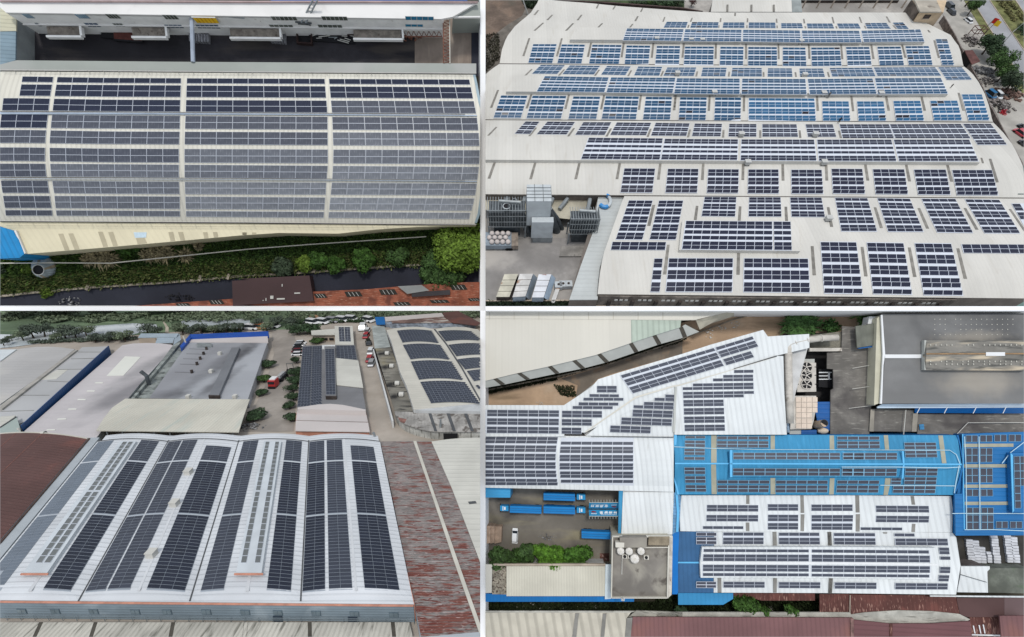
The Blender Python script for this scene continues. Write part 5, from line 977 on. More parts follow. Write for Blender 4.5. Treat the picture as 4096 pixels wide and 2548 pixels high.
array(L, 'narrow array on the raised ridge of the array house', q('C2', 828, 378, 915, 378, 928, 820, 838, 820), 3, rowsof('1'*20, 0), M3PG, HH+.57, lift=.05, edge=.022, th=.03, group='arrays of the array house', fm=MF3)
array(L, 'short array on the right slope of the array house', q('C2', 935, 348, 1112, 345, 1135, 480, 940, 465), 5, rowsof('1'*8, 0), M3PG, HH, lift=.08, edge=.022, th=.03, group='arrays of the array house', fm=MF3)
t = Th(L, 'pink_roof_annex', 'pinkish low roofs in front of the array house', 'shed', q1('C2', 880, 1180)); M3PA = MATS['pinkish_roof']
t.part('roof', thinslab(L, q('C2', 555, 965, 1222, 982, 1243, 1085, 545, 1068), [1.1, 1.1, 1.3, 1.3], .1), M3PA); t.part('roof', thinslab(L, q('C2', 543, 1076, 1246, 1094, 1262, 1185, 538, 1175), [1.2, 1.2, 1.05, 1.05], .1), M3PA)
t.part('wall', prism(L, q('C2', 545, 1000, 1230, 1000, 1255, 1180, 540, 1170), .95, 0), M_OR)
# narrow road and long white wall
t = Th(L, 'long_white_wall', 'long white wall along the narrow road', 'wall', q1('C2', 1480, 1060)); M3LW = mat('white_wall', C(206, 206, 204), .8, .08, .5)
a, b = q('C2', 1290, 380, 1475, 1075); n = 12
for i in range(n):
    p0, p1 = lp(a, b, (hlerp(a[1], b[1], i/n, 665)-a[1])/(b[1]-a[1])), lp(a, b, (hlerp(a[1], b[1], (i+1)/n, 665)-a[1])/(b[1]-a[1]))
    t.part('wall_panel', prism(L, [p0, (p0[0]+5+i*.2, p0[1]), (p1[0]+5+i*.2, p1[1]), p1], 1.3, 0), M3LW)
# dark alley roof with round vents
t = Th(L, 'sooty_lean_to', 'sooty sloping roof with round blowers beside the long wall', 'roof', q1('C2', 1560, 980)); M3SL = mat('sooty_slope', C(136, 132, 122), .8, .2, .2, wave=('Y', .7, .02, .15), stain=[(C(50, 50, 50), .18, .52, .66, 'x'), (C(150, 140, 110), .15, .55, .75, None)], blobs=[blob(t, 'C2', x_, y_, 1.5, 1.6, C(30, 30, 32), .95, 1.3) for x_, y_ in ((1370, 425), (1405, 555), (1455, 725), (1500, 840))])
t.part('roof', thinslab(L, q('C2', 1315, 375, 1465, 360, 1690, 980, 1505, 985), 1.25, .1), M3SL); t.part('upper_roof', thinslab(L, q('C2', 1280, 150, 1405, 160, 1462, 358, 1310, 372), 1.3, .1), mat('pale_slope', C(176, 182, 178), .7, .15, .5, wave=('Y', 1.0, .03, .4)))
t.part('wall', prism(L, q('C2', 1300, 170, 1400, 180, 1680, 975, 1520, 975, 1310, 380), 1.1, 0), M_BLK)
for k, (x, y) in enumerate(((1435, 428), (1480, 552), (1535, 722), (1575, 830))):
    c = L.P(*q1('C2', x, y+8), 1.3); tt = Th(L, 'roof_blower', ('farthest', 'second', 'third', 'nearest')[k] + ' round white blower on the sooty sloping roof', 'blower', tuple(c), 'round blowers'); tt.part('drum', tube([c+VV((-.45, 0, .35)), c+VV((.3, 0, .35))], .42, 10), MATS['vent_pale']); tt.part('outlet', tube([c+VV((-.7, 0, .35)), c+VV((-.46, 0, .35))], .3, 8), M_BLK); tt.part('stand', box(c.x-.3, c.x+.3, c.y-.2, c.y+.2, c.z-.1, c.z+.1), M_STD)
# curved-edge array hall on the right
t = Th(L, 'twin_barrel_hall', 'twin barrel hall with eight curved arrays at the right edge', 'factory', q1('C2', 1800, 985)); HT = 2.1
M3T = mat('twin_hall_sheet', C(208, 204, 192), .6, .05, .2, wave=('Y', .7, .03, .12))
lf = q('C2', 1425, 195, 1470, 300, 1555, 600, 1620, 740, 1690, 970); rf = q('C2', 1885, 185, 2000, 330, 2150, 560, 2240, 720, 2345, 905)
def ht3(x, y): return HT
t.part('roof', grid(L, polygrid(lf, rf), 10, 12, ht3, skirt=0.0), [M3T, M3LW])
t.part('roof', grid(L, polygrid([(a[0]+2, a[1]) for a in rf], q('C2', 2310, 185, 2450, 330, 2620, 560, 2740, 720, 2860, 905)), 10, 12, ht3, skirt=0.0), [M3T, M3LW])
t.part('rear_arch', prism(L, q('C2', 1425, 196, 1500, 178, 1620, 165, 1720, 163, 1800, 168, 1885, 187), HT+.02, 0), M3T); t.part('rear_arch', prism(L, q('C2', 1890, 188, 2000, 168, 2100, 163, 2200, 168, 2310, 188), HT+.02, 0), M3T)
AR = [((1525, 200, 1860, 200, 1932, 322, 1580, 315), 10), ((1583, 338, 1945, 338, 2040, 482, 1658, 478), 10), ((1660, 500, 2055, 500, 2170, 680, 1740, 675), 10), ((1752, 698, 2185, 700, 2338, 912, 1858, 905), 11)]
AR2 = [((1925, 205, 2245, 205, 2360, 300, 2000, 302), 10), ((2025, 338, 2345, 325, 2480, 440, 2105, 448), 10), ((2110, 480, 2430, 462, 2570, 560, 2190, 575), 10), ((2205, 592, 2520, 575, 2680, 665, 2275, 690), 10), ((2290, 732, 2600, 705, 2800, 800, 2400, 850), 10)]
dd = ['farthest', 'second', 'third', 'nearest', 'fifth']
def archarr(L, label, Q, cols, rows, m, bulge):
    Qp = q('C2', *Q)
    def mf(u, v):
        l_ = lp(Qp[0], Qp[3], v); r_ = lp(Qp[1], Qp[2], v); p = lp(l_, r_, u); return (p[0], p[1] - bulge*4*u*(1-u)*(1.0+.3*v))
    array(L, label, Qp, cols, rowsof('1'*rows, 0), m, HT, lift=.12, edge=.022, th=.03, mapf=mf, group='curved arrays of the twin barrel hall', fm=MF3)
for k, (Q, rws) in enumerate(AR): archarr(L, f"{dd[k]} curved array on the left barrel of the twin hall", Q, 12, rws, M3PG, 5)
for k, (Q, rws) in enumerate(AR2): archarr(L, f"{dd[k]} curved array on the right barrel of the twin hall", Q, 12, 7, M3PG, 4)
for (p0, p1) in ((0, 1),): 
    g = [(a[0]-1, a[1]) for a in rf]; t.part('valley_gutter', grid(L, polygrid(g, [(a[0]+6, a[1]) for a in rf]), 1, 8, lambda x, y: HT+.04, th=.05), M_SEAM)
t.part('front_gable', prism(L, q('C2', 1725, 945, 1850, 915, 1990, 903, 2150, 908, 2336, 925, 2480, 960, 2480, 985, 1705, 975), HT-.1, 0), mat('gable_white', C(190, 192, 192), .8, .1, .4))
# old curved building bottom right
t = Th(L, 'round_corner_block', 'old white block with rounded corner and blotchy ribbed roof', 'building', q1('C2', 1900, 1270)); M3O = mat('blotchy_roof', C(176, 172, 166), .9, .2, .5, stain=[(C(104, 98, 92), .8, .52, .66, None)], wave=((.98, .2), .5, .03, .15)); M3OW = mat('old_white_wall', C(190, 190, 184), .85, .2, .5, stain=[(C(110, 108, 102), .6, .55, .7, 'y')])
out = q('C2', 1500, 985, 1700, 990, 2480, 990, 2480, 1182, 1905, 1182, 1820, 1172, 1700, 1145, 1600, 1105, 1540, 1060, 1510, 1020)
t.part('roof', thinslab(L, out, 1.5, .12), M3O); t.part('wall', prism(L, q('C2', 1508, 992, 2470, 995, 2470, 1178, 1905, 1178, 1820, 1168, 1702, 1141, 1604, 1101, 1545, 1057, 1515, 1017), 1.37, 0), M3OW)
for a in ((1832, 1005, 1862, 1005, 1918, 1178, 1890, 1178), (2008, 1005, 2040, 1005, 2100, 1178, 2070, 1178), (2178, 1005, 2210, 1005, 2275, 1178, 2245, 1178)): t.part('skylight', thinslab(L, q('C2', *a), 1.54, .03), M_SEAM)
t.part('rust_patch', thinslab(L, q('C2', 1535, 1045, 1620, 1060, 1600, 1100, 1560, 1088), 1.53, .02), mat('rust_patch', C(150, 110, 100), .9, .3, 1.5))
c = L.P(*q1('C2', 1948, 1140), 1.5); t.part('chimney', tube([c, c+VV((.1, 0, 1.3))], .14, 8), M_STL); 
Yd = L.P(*q1('C2', 2045, 1178), 1.37).y - .05; a = L.onY(*q1('C2', 1978, 1200), Yd); b = L.onY(*q1('C2', 2118, 1240), Yd); t.part('door', box(a.x, b.x, Yd-.1, Yd-.01, 0, max(.6, a.z)), M_BLK)
# shed row top right with blue end
t = Th(L, 'long_blue_end_shed', 'long shed row with bright blue end and red brown roof', 'shed', q1('C2', 1800, 145)); t.part('blue_roof', thinslab(L, q('C2', 1312, 68, 1405, 66, 1412, 135, 1325, 137), 1.2, .2), mat('end_blue', C(40, 112, 178), .5, .05)); t.part('cream_roof', thinslab(L, q('C2', 1407, 68, 1960, 28, 1985, 62, 1414, 108), 1.3, .15), M3PA)
t.part('brown_roof', thinslab(L, q('C2', 1970, 26, 2120, 8, 2345, 128, 2300, 148, 2065, 122, 1985, 64), 1.4, .15), M3B); t.part('patch_roof', thinslab(L, q('C2', 1470, 104, 1780, 80, 1975, 64, 2060, 122, 1480, 125), 1.25, .12), mat('patchy_shed', C(132, 108, 100), .9, .3, .4, stain=[(C(190, 184, 176), .3, .55, .65, 'x')]))
t.part('wall', prism(L, q('C2', 1330, 110, 1985, 95, 2290, 140, 1480, 140), 1.0, 0), mat('wall_blue_white', C(150, 160, 172), .8, .3, 1.0))
# left edge: grey panel, pole, mast
t = Th(L, 'pale_green_wall', 'tall pale green sheet wall at the left edge', 'wall', q1('C1', 100, 1280)); gl = q('C1', -80, 1190, 160, 1035, 195, 1150, 215, 1240, -80, 1400); t.part('panel', prism(L, [(gl[0][0], gl[0][1]), gl[1], gl[2], gl[3], gl[4]], 1.9, 0), mat('green_grey_sheet', C(168, 180, 174), .6, .05, .2)); t.part('rim', prism(L, q('C1', -80, 1195, 160, 1040, 158, 1032, -80, 1185), 1.98, 1.8), M_SEAM)
solo(L, 'cream_edge_roof', prism(L, q('C1', -60, 1040, 150, 1025, 140, 1040, -60, 1180), 1.6, 0), M3C, 'small cream roof triangle above the green wall', 'roof')
c = L.P(*q1('C1', 238, 1245), 1.6); tt = Th(L, 'spotlight_mast', 'slanting white mast at the corner of the brown hall', 'mast', tuple(c)); tt.part('mast', tube([c, c+VV((-.5, .1, 1.3))], .07, 6), MATS['vent_pale']); tt.part('head', tube([c+VV((-.5, .1, 1.3)), c+VV((-.55, .1, 1.5))], .15, 8), MATS['vent_pale'])
c = L.P(*q1('C1', 420, 1205), 2.3); tt = Th(L, 'roof_fan', 'round white fan on the far rim of the brown hall', 'fan', tuple(c)); tt.part('drum', tube([c+VV((-.35, 0, 0)), c+VV((.3, 0, .1))], .34, 10), MATS['vent_pale']); tt.part('back', tube([c+VV((.31, 0, .1)), c+VV((.36, 0, .1))], .28, 10), M_STD)
c = L.P(*q1('C2', 1310, 1240), 1.7); tt = Th(L, 'silver_cowl', 'silver cowl on the far right corner of the solar hall', 'vent', tuple(c)); tt.part('cowl', tube([c, c+VV((0, 0, .5)), c+VV((-.15, 0, .8))], [.16, .16, .2], 8), M_STL); tt.part('base', box(c.x-.25, c.x+.25, c.y-.25, c.y+.25, c.z-.2, c.z), M_STL)
# ================================================================== SITE 1 (upper left): barrel hall seen from above, courtyard and white block
L = L1
def ramp_col(a, b, t): return tuple(lerp(x, y, t) for x, y in zip(a, b))
M1R = mat('hall_rib_cream', C(226, 222, 208), 0.6, 0.04, 0.1, wave=('X', 1.05, 0.05, 0.22))
M1W = mat('hall_wall_grey', C(150, 155, 155), 0.7, 0.1, 0.3)
HB1 = 9.0
def v1(x, y):
    a = interp([(0, 286), (1000, 292), (1921, 297)], x); b = interp([(0, 882), (1000, 890), (1921, 898)], x); return (y-a)/(b-a)
def hp1(x, y):
    t = max(0, min(1, v1(x, y))); return HB1 + 4.5*4*t*(1-t)
hall = Th(L, 'barrel_hall', 'cream ribbed barrel hall covered by four blocks of arrays, upper left site', 'factory', (960, 900))
RE = [(290, 1893), (340, 1904), (400, 1914), (470, 1935), (720, 1935), (800, 1921), (850, 1915), (900, 1898)]
hall.part('roof', grid(L, lambda u, v: (lambda y: (lerp(-25, interp(RE, y), u), y + u*0))(lerp(286, 883, v)+ u*13), 24, 28, hp1, skirt=0.0), [M1R, M1W])
hall.part('end_trim', grid(L, lambda u, v: (lambda y: (interp(RE, y)-3+10*u, y))(lerp(299, 892, v)), 1, 16, lambda x, y: hp1(x, y)+.1, th=.5), mat('trim_pale_blue', C(160, 180, 188), .6, .1))
# columns edges as they bow with the barrel
EA = [(310, 214), (385, 201), (445, 194), (510, 186), (576, 180), (649, 180), (708, 186), (722, 190), (775, 197), (834, 207), (864, 210)]
EA2 = [(310, 229), (385, 217), (445, 209), (510, 202), (576, 197), (649, 199), (708, 204), (722, 208), (775, 216), (834, 222), (864, 226)]
EB = [(310, 725), (445, 720.5), (510, 720), (600, 715.5), (708, 715.5), (775, 718), (864, 720)]; EB2 = [(310, 747), (445, 742), (510, 739), (600, 737), (708, 737.5), (775, 740), (864, 744)]
EC = [(317, 1299), (454, 1310.5), (521, 1311), (656, 1312), (719, 1307), (781, 1302), (842, 1296.6), (876, 1294)]; EC2 = [(317, 1315), (454, 1327.5), (521, 1330), (600, 1333), (656, 1332), (719, 1328), (781, 1322), (842, 1316), (876, 1313)]
ED = [(320, 1878), (454, 1906), (521, 1915), (600, 1920), (656, 1918), (719, 1910), (781, 1902), (842, 1887), (876, 1876)]
def EL(y, n): return interp(EA, y) - 62.5*n
BND = [((305, 328), (311, 332), (317.5, 338.7), 1), ((337, 383), (339, 387), (348, 394), 2), ((392, 442), (398, 445), (404, 454), 2), ((457, 511), (461, 514), (470, 521), 2), ((519, 572), (525, 576), (531, 584), 2), ((589, 644), (594, 649), (600, 656), 2), ((654, 707), (656, 708), (667, 719.5), 2), ((722, 772), (725, 775), (734, 781), 2), ((783, 832), (784, 834), (793.6, 842), 2), ((840, 863), (842, 864), (851, 876), 1)]
def by(b, x, k): return interp([(100, b[0][k]), (423, b[1][k]), (1860, b[2][k])], x)
NAV = C(48, 55, 76, .75); GLARE_GRY = C(146, 150, 156)
for bi, b in enumerate(BND):
    for ci, (xl, xr, nc) in enumerate(((None, EA, 2 if bi < 2 else 4), (EA2, EB, 8), (EB2, EC, 9), (EC2, ED, 9))):
        def mf(u, v, b=b, xl=xl, xr=xr, nc=nc):
            x = 400
            for _ in range(3):
                y = lerp(by(b, x, 0), by(b, x, 1), v); x0 = interp(xl, y) if xl else EL(y, nc); x = lerp(x0, interp(xr, y), u)
            return (x, y)
        g = min(1, max(0, (bi-1)/7.0))*(.3+.7*ci/3.0);  # paler toward lower right: sun glare painted into the colour, with dust streaks
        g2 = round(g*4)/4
        mm = mat(f'module_glare_dust_{int(g2*100)}', ramp_col(NAV, GLARE_GRY, g2),   .5, .05+.06*g2, .12, spec=.12, rnd=.06, stain=[(ramp_col(C(58, 66, 86, .8), C(182, 184, 188), g2), .5, .52, .75, 'y')])
        rown = ordn(bi, 10)
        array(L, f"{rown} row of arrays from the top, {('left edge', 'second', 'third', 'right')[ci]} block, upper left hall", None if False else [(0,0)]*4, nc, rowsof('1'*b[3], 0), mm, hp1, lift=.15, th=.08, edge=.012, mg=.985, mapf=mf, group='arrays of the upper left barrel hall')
# walkways with rails on the roof
M1B = mat('walkway_blue_grey', C(176, 190, 206), .5, .06, .4); M1D = mat('rail_dark', C(70, 66, 66), .7, .1)
for k, (ya, yb, d) in enumerate((((444.5, 449.5, 456.5), (459, 461, 467), 'upper'), ((710, 713, 720.5), (718, 721, 730), 'lower'))):
    fa = [(0, ya[0]), (960, ya[1]), (1921, ya[2])]; fb = [(0, yb[0]-4), (960, yb[1]-4), (1921, yb[2]-4)]
    t = Th(L, 'roof_walkway', d + ' blue grey walkway running along the arrays, upper left hall', 'walkway', tuple(L.P(960, ya[1]+8, hp1(960, ya[1]+8))), 'roof walkways')
    t.part('deck', grid(L, lambda u, v: (lerp(-10, 1908, u), lerp(interp(fa, 1908*u)+3, interp(fb, 1908*u)+1, v)), 20, 1, lambda x, y: hp1(x, y)+.35, th=.2), M1B)
    t.part('rail', tube([L.P(x, interp(fa, x)+(0 if k else 1), hp1(x, interp(fa, x))+.7) for x in range(0, 1910, 60)], .07, 5), M1D)
def railing(name, label, ylin, h, n, hh, x0=0, x1=1900, m=None):
    t = Th(L, name, label, 'railing', (960, interp(ylin, 960))); m = m or MATS['wall_pale_rail']
    pts = [L.P(x, interp(ylin, x), h) for x in [lerp(x0, x1, k/n) for k in range(n+1)]]
    for p in pts: t.part('post', tube([p, p+VV((.25, -.2, hh))], .07, 5), m)
    for z in (.5, 1.0): t.part('rail', tube([p+VV((.25*z, -.2*z, hh*z)) for p in pts], .06, 5), m)
mat('wall_pale_rail', C(206, 202, 196), .5, .05)
railing('roof_railing', 'railing with posts along the upper edge of the barrel hall', [(0, 283), (1000, 291), (1921, 296)], HB1+.1, 32, 1.1)
railing('roof_railing', 'railing with posts along the lower edge of the barrel hall', [(0, 883), (1000, 889), (1921, 898)], HB1+.1, 32, 1.3)
solo(L, 'edge_gutter', thinslab(L, [(-20, 882), (960, 889), (1905, 897), (1905, 901), (960, 893), (-20, 886)], HB1-.3, .4), M1D, 'dark gutter line along the lower hall edge', 'gutter')
# grey lean-to above the hall
M1G = mat('leanto_grey_green', C(158, 163, 156), .5, .05, .08, stain=[(C(172, 172, 168), .05, .5, .75, None)])
t = Th(L, 'grey_lean_to', 'smooth grey green lean-to roof along the top of the barrel hall', 'roof', (960, 250))
Q = q('A1', -30, 630, 140, 568, 900, 577, 1700, 585) + q('A2', 600, 596, 2225, 600, 2238, 640, 2240, 692, 1100, 694, 100, 690) + q('A1', 1700, 688, 900, 676, -30, 660)
t.part('roof', grid(L, lambda u, v: lp(lerp2(u, 0), lerp2(u, 1), v) if False else ((lerp(-15 if u < 1 else 0, 1905, u)), lerp(interp([(0, 262), (59, 241), (720, 247), (1921, 254)], lerp(-15, 1905, u)), interp([(0, 281), (960, 289), (1921, 294)], lerp(-15, 1905, u)), v)), 24, 3, lambda x, y: 7.2 + 1.2*(1-((y-243)/50.0))*0 + .9*max(0, min(1, (y-243)/48)), skirt=0.0), [M1G, M1W])
# left beige roof
t = Th(L, 'beige_side_roof', 'beige ribbed roof corner at the left of the dark courtyard', 'roof', (30, 200)); M1S = mat('beige_rib', C(214, 210, 184), .6, .06, .2, wave=('Y', .9, .05, .2))
t.part('roof', thinslab(L, q('A1', -40, 60, 0, 72, 152, 168, 152, 292, -40, 296), 6.0, .3), M1S); t.part('roof', thinslab(L, q('A1', -40, 297, 150, 293, 145, 568, 0, 622, -40, 630), 5.9, .3), mat('beige_rib_shaded', C(136, 158, 170), .6, .08, .2, wave=('Y', .9, .05, .2)))  # blue grey half is the same beige roof with shade painted in
t.part('wall', prism(L, q('A1', -40, 75, 5, 80, 148, 172, 148, 560, -40, 600), 5.6, 0), M1W)
# ground
M1C = mat('courtyard_shaded', C(56, 54, 58), .9, .22, .05, bump=.03, stain=[(C(82, 76, 72), .035, .5, .72, 'x'), (C(100, 94, 88), .12, .66, .8, 'x')]); M1CC = mat('courtyard_sunlit', C(146, 132, 120), .9, .12, .12, stain=[(C(168, 154, 140), .1, .5, .8, 'y')])  # one courtyard: cast shade painted in the dark colour, sunlight in the pale
sheet(L, 'ground', [(0, 0), (1921, 0), (1921, 1225), (0, 1225)], 0.0, mat('earth_dark', C(62, 58, 46), .95, .25, .1))
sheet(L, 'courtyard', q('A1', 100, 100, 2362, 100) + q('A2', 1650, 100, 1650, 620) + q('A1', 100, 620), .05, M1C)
sheet(L, 'courtyard_lit_part', q('A2', 1651, 60, 2185, 60, 2185, 640, 1651, 640), .06, M1CC)  # sunlit end of the same courtyard, its light painted as paler ground
sheet(L, 'painted_shade_strip', q('A2', 2186, 150, 2290, 150, 2290, 720, 2186, 720), .07, mat('shade_blue_black', C(52, 54, 64), .9, .1, .2))  # band of shade painted as a dark sheet
# white block across the courtyard
M1WR = mat('white_roof_sheet', C(238, 236, 232), .6, .03, .12, stain=[(C(214, 210, 208), .2, .6, .8, None)]); M1WF = mat('white_facade', (.88, .87, .84), .8, .04, .4, stain=[(C(214, 208, 202), .7, .62, .8, None)])
HW = 9.5
W1 = Wall(L, (22, 50), (1764, 76), HW)
t = Th(L, 'white_block', 'white two storey block with windows and concrete canopies above the courtyard', 'building', (960, 120))
xl, xr = 0, W1.on(1775, 77).x
t.part('facade', W1.bx(xl, xr, -.6, 0, 0, HW-.5), M1WF)
t.part('roof', prism(L, [(-40, 7), (-5, 26), (22, 48), (22, 50), (1764, 76)] + q('A2', 2010, 158, 2245, 22, 1200, 18) + q('A1', 2362, 18, 1200, 12), HW, HW-.8), M1WR)
t.part('coping', prism(L, [(-40, 1)] + q('A1', 1200, 2, 2362, 8) + q('A2', 1200, 8, 2250, 14, 2245, 22, 1200, 18) + q('A1', 2362, 18, 1200, 12, -40, 9), HW+.6, HW), mat('coping_pink', C(190, 166, 164), .7, .08))
t.part('ledge', W1.bx(xl, xr, .01, .35, 4.6, 4.85), M1WR)
M_WF = mat('window_frame_white', C(206, 208, 206), .5, .03); M_G1 = mat('glass_smoky', C(96, 100, 92), .2, .1, .6, spec=.6); M_G2 = mat('glass_sky', C(120, 162, 190), .2, .08, .6, spec=.6); M_G3 = mat('glass_blue', C(50, 140, 180), .25, .08, .6, spec=.6); M_G4 = mat('glass_navy', C(54, 82, 112), .2, .1, .6, spec=.6)
def win(fr, x0, y0, x1, y1, n, g):
    a = W1.on(*q1(fr, x0, y0)); b = W1.on(*q1(fr, x1, y1)); z0, z1 = b.z, a.z
    if z0 < .3: z0 = .3
    w = t.part('window', W1.bx(a.x, b.x, .005, .10, z0, z1), M_WF)
    for i in range(n):
        s0, s1 = lerp(a.x, b.x, i/n)+.09, lerp(a.x, b.x, (i+1)/n)-.09; t.part('pane', W1.bx(s0, s1, .101, .15, z0+.12, z1-.12), g, parent=w)
for a in (('A1', 195, 125, 335, 170, 5, M_G2), ('A1', 695, 128, 858, 172, 5, M_G2), ('A1', 985, 128, 1150, 172, 4, M_G1), ('A1', 1525, 136, 1695, 180, 4, M_G1), ('A2', 287, 150, 545, 190, 6, M_G1), ('A2', 765, 150, 1020, 190, 6, M_G1), ('A2', 1560, 150, 1830, 188, 5, M_G3),
          ('A1', 320, 212, 400, 245, 2, M_G4), ('A1', 785, 212, 960, 252, 3, M_G4), ('A1', 1055, 215, 1185, 250, 3, M_G1), ('A1', 1545, 228, 1740, 262, 4, M_G4), ('A1', 1840, 228, 2085, 266, 5, M_G4), ('A2', 270, 228, 510, 262, 5, M_G1), ('A2', 730, 228, 970, 262, 5, M_G1), ('A2', 1560, 225, 1730, 250, 3, M_G3)):
    win(*a)
M_CNP = mat('canopy_concrete', C(142, 134, 124), .9, .2, .8, stain=[(C(90, 80, 72), 1.2, .55, .7, None)])
for fr, x0, x1 in (('A1', 385, 700), ('A1', 1190, 1510), ('A1', 2125, 2600), ('A2', 1045, 1515)):
    a = W1.on(*q1(fr, x0, 200)); b = W1.on(*q1(fr, x1, 200))
    c = t.part('canopy', join(W1.bx(a.x, b.x, .36, 2.6, 3.9, 4.3)), M_CNP); t.part('canopy_rim', join(W1.bx(a.x-.15, b.x+.15, 2.61, 3.1, 3.6, 4.7), W1.bx(b.x+.01, b.x+.5, .36, 2.6, 3.6, 4.7)), M1WF, parent=c)
a = W1.on(*q1('A1', 1815, 146)); b = W1.on(*q1('A1', 2068, 200)); ban = Th(L, 'banner', 'bright yellow banner hung on the white block', 'banner', tuple(W1.at(a.x, .3, b.z)))
ban.part('cloth', W1.bx(a.x, b.x, .36, .5, b.z, a.z), mat('yellow_cloth', (.92, .56, .02), .7, .05, .8))
ban.part('frame', join(W1.bx(a.x-.2, b.x+.2, .3, .56, b.z-.15, b.z-.01), W1.bx(a.x-.2, b.x+.2, .3, .56, a.z+.01, a.z+.15)), M_WF)
for k in range(1, 6): x = lerp(a.x, b.x, k/6); ban.part('fold', W1.bx(x-.05, x+.05, .5, .56, b.z+.05, a.z-.05), mat('yellow_fold', C(220, 140, 20), .8, .05))
solo(L, 'grey_side_roof', prism(L, q('A2', 2250, 20, 2320, 20, 2320, 152, 2010, 160), 8.5, 0), M1G, 'grey green roof right of the white block', 'roof')
solo(L, 'white_beam', prism(L, q('A2', 2020, 152, 2320, 150, 2320, 162, 2020, 166), 8.8, 8.2), M1WR, 'thin white beam at the right end of the white block', 'beam')
solo(L, 'blue_roof_edge', prism(L, q('A2', 270, -12, 2140, -14, 2150, 7, 300, 8), 9.8, 9.2), mat('edge_blue', C(20, 74, 150), .5, .05), 'deep blue roof edge at the very top', 'roof')
# beam, mast and trusses
a = L.P(*q1('A1', 1812, 168), 8.2); b = L.P(*q1('A1', 1824, 586), 7.4); t = Th(L, 'pipe_bridge', 'blue grey pipe bridge crossing the dark courtyard', 'pipe', (b.x, b.y-1, 7.0))
t.part('pipe', tube([a, b], .5, 8), mat('pipe_blue_grey', C(168, 178, 192), .5, .08, .5)); t.part('brace', tube([a, L.P(*q1('A1', 1660, 222), 5.0)], .14, 5), M_STL); t.part('arm', tube([a + VV((-2.4, .6, .6)), a+VV((12.5, .6, .6))], .16, 5), M_STL)
a = L.P(*q1('A2', 600, 215), 7.5); b = L.P(*q1('A2', 715, -10), 12.0); t = Th(L, 'roof_truss_mast', 'slanting double pipe mast rising over the white block', 'mast', (a.x, a.y, 6.5))
for s_ in (-.55, .55): t.part('pipe', tube([a+VV((s_, 0, 0)), b+VV((s_, 0, 0))], .22, 6), M_STL)
for k in range(9): p = a+(b-a)*(k/8); t.part('strut', tube([p+VV((-.55, 0, 0)), p+VV((.55, 0, 0))], .09, 4), M_STL)
t.part('stay', tube([a, L.P(*q1('A2', 790, 292), 1.0)], .12, 5), M_DRK); t.part('foot_frame', join(tube([a+VV((-2, 0, 0)), a+VV((2, 0, 0))], .2, 5), tube([a+VV((-1.6, 0, -.8)), a+VV((1.6, 0, -.8))], .15, 5)), M_STD)
M_RST = mat('truss_rust', C(136, 92, 76), .8, .25, 1.5)
def truss(label, a, b, w, n):
    t = Th(L, 'steel_truss', label, 'truss', (a.x, a.y, min(a.z, b.z)-.5)); d = (b-a).normalized(); s = VV((-d.y, d.x, 0))*w
    for k in (-.5, .5): t.part('chord', tube([a+s*k, b+s*k], .16, 5), M_RST if k < 0 else MATS['ridge_cream'])
    for i in range(n): p, r_ = a+(b-a)*(i/n), a+(b-a)*((i+1)/n); t.part('web', tube([p+s*(.5 if i % 2 else -.5), r_+s*(-.5 if i % 2 else .5)], .09, 4), M_RST)
truss('long rusty truss from the white block to the barrel hall', L.P(*q1('A2', 1950, 182), 7.5), L.P(*q1('A2', 1954, 598), 7.5), 1.7, 26)
truss('rusty truss lying level in front of the white block', L.P(*q1('A2', 1375, 320), 3.2), L.P(*q1('A2', 1905, 318), 3.2), 1.5, 22)
solo(L, 'tangled_rods', heap(L, L.P(*q1('A2', 1450, 318), 0), 8, 2.2, 2, 12, 110), M_RST, 'tangle of rusty rods at the truss end', 'rods')
# things standing in the courtyard
M_PAL = mat('pallet_grey', C(150, 150, 154), .8, .2, 1.5)
def pallets(label, c, nx, ny, sx, sy):
    t = Th(L, 'pallet_stack', label, 'pallets', (c.x, c.y, 0), 'pallet stacks in the courtyard')
    for j in range(ny):
        for i in range(nx): t.part('board', box(c.x+(i-nx/2)*sx/nx*1.0+.05, c.x+(i+1-nx/2)*sx/nx-.12, c.y+(j-ny/2)*sy/ny+.1, c.y+(j+1-ny/2)*sy/ny-.1, .0, 1.2), M_PAL)
for d, fr, x, y, nx, ny, sx, sy in (('left small stack of grey pallets beside the pipe bridge', 'A1', 1838, 335, 4, 2, 1.9, 4.2), ('stack of grey pallets right of the pipe bridge', 'A1', 1910, 335, 6, 2, 4.2, 4.4), ('small pallet stack left of the two middle stacks', 'A2', 305, 342, 4, 2, 2.4, 2.8), ('upper pallet stack in the middle of the courtyard', 'A2', 372, 335, 6, 1, 4.0, 1.8), ('lower pallet stack in the middle of the courtyard', 'A2', 372, 378, 6, 1, 4.0, 2.4)):
    pallets(d, L.P(*q1(fr, x, y), .1), nx, ny, sx, sy)
c = L.P(*q1('A1', 1205, 340), 0); t = Th(L, 'flatbed_trailer', 'dark flatbed trailer with red brown deck in the courtyard', 'trailer', (c.x, c.y, 0)); t.part('deck', box(c.x-2.6, c.x+3.8, c.y-1.5, c.y+1.6, .8, 1.1), mat('deck_brown', C(98, 54, 48), .8, .15, .8)); t.part('nose', box(c.x-5.6, c.x-2.61, c.y-1.3, c.y+1.4, .6, 1.0), M_BLK); t.part('frame', join(box(c.x-2.7, c.x+4.0, c.y-1.9, c.y-1.51, .7, 1.2), box(c.x-2.7, c.x+4.0, c.y+1.61, c.y+1.9, .7, 1.2)), M_BLK)
for i in (-2, 0, 2.6):
    for s_ in (-1, 1): t.part('wheel', tube([c+VV((i, s_*1.5, .4)), c+VV((i, s_*1.8, .4))], .42, 8), M_TYRE)
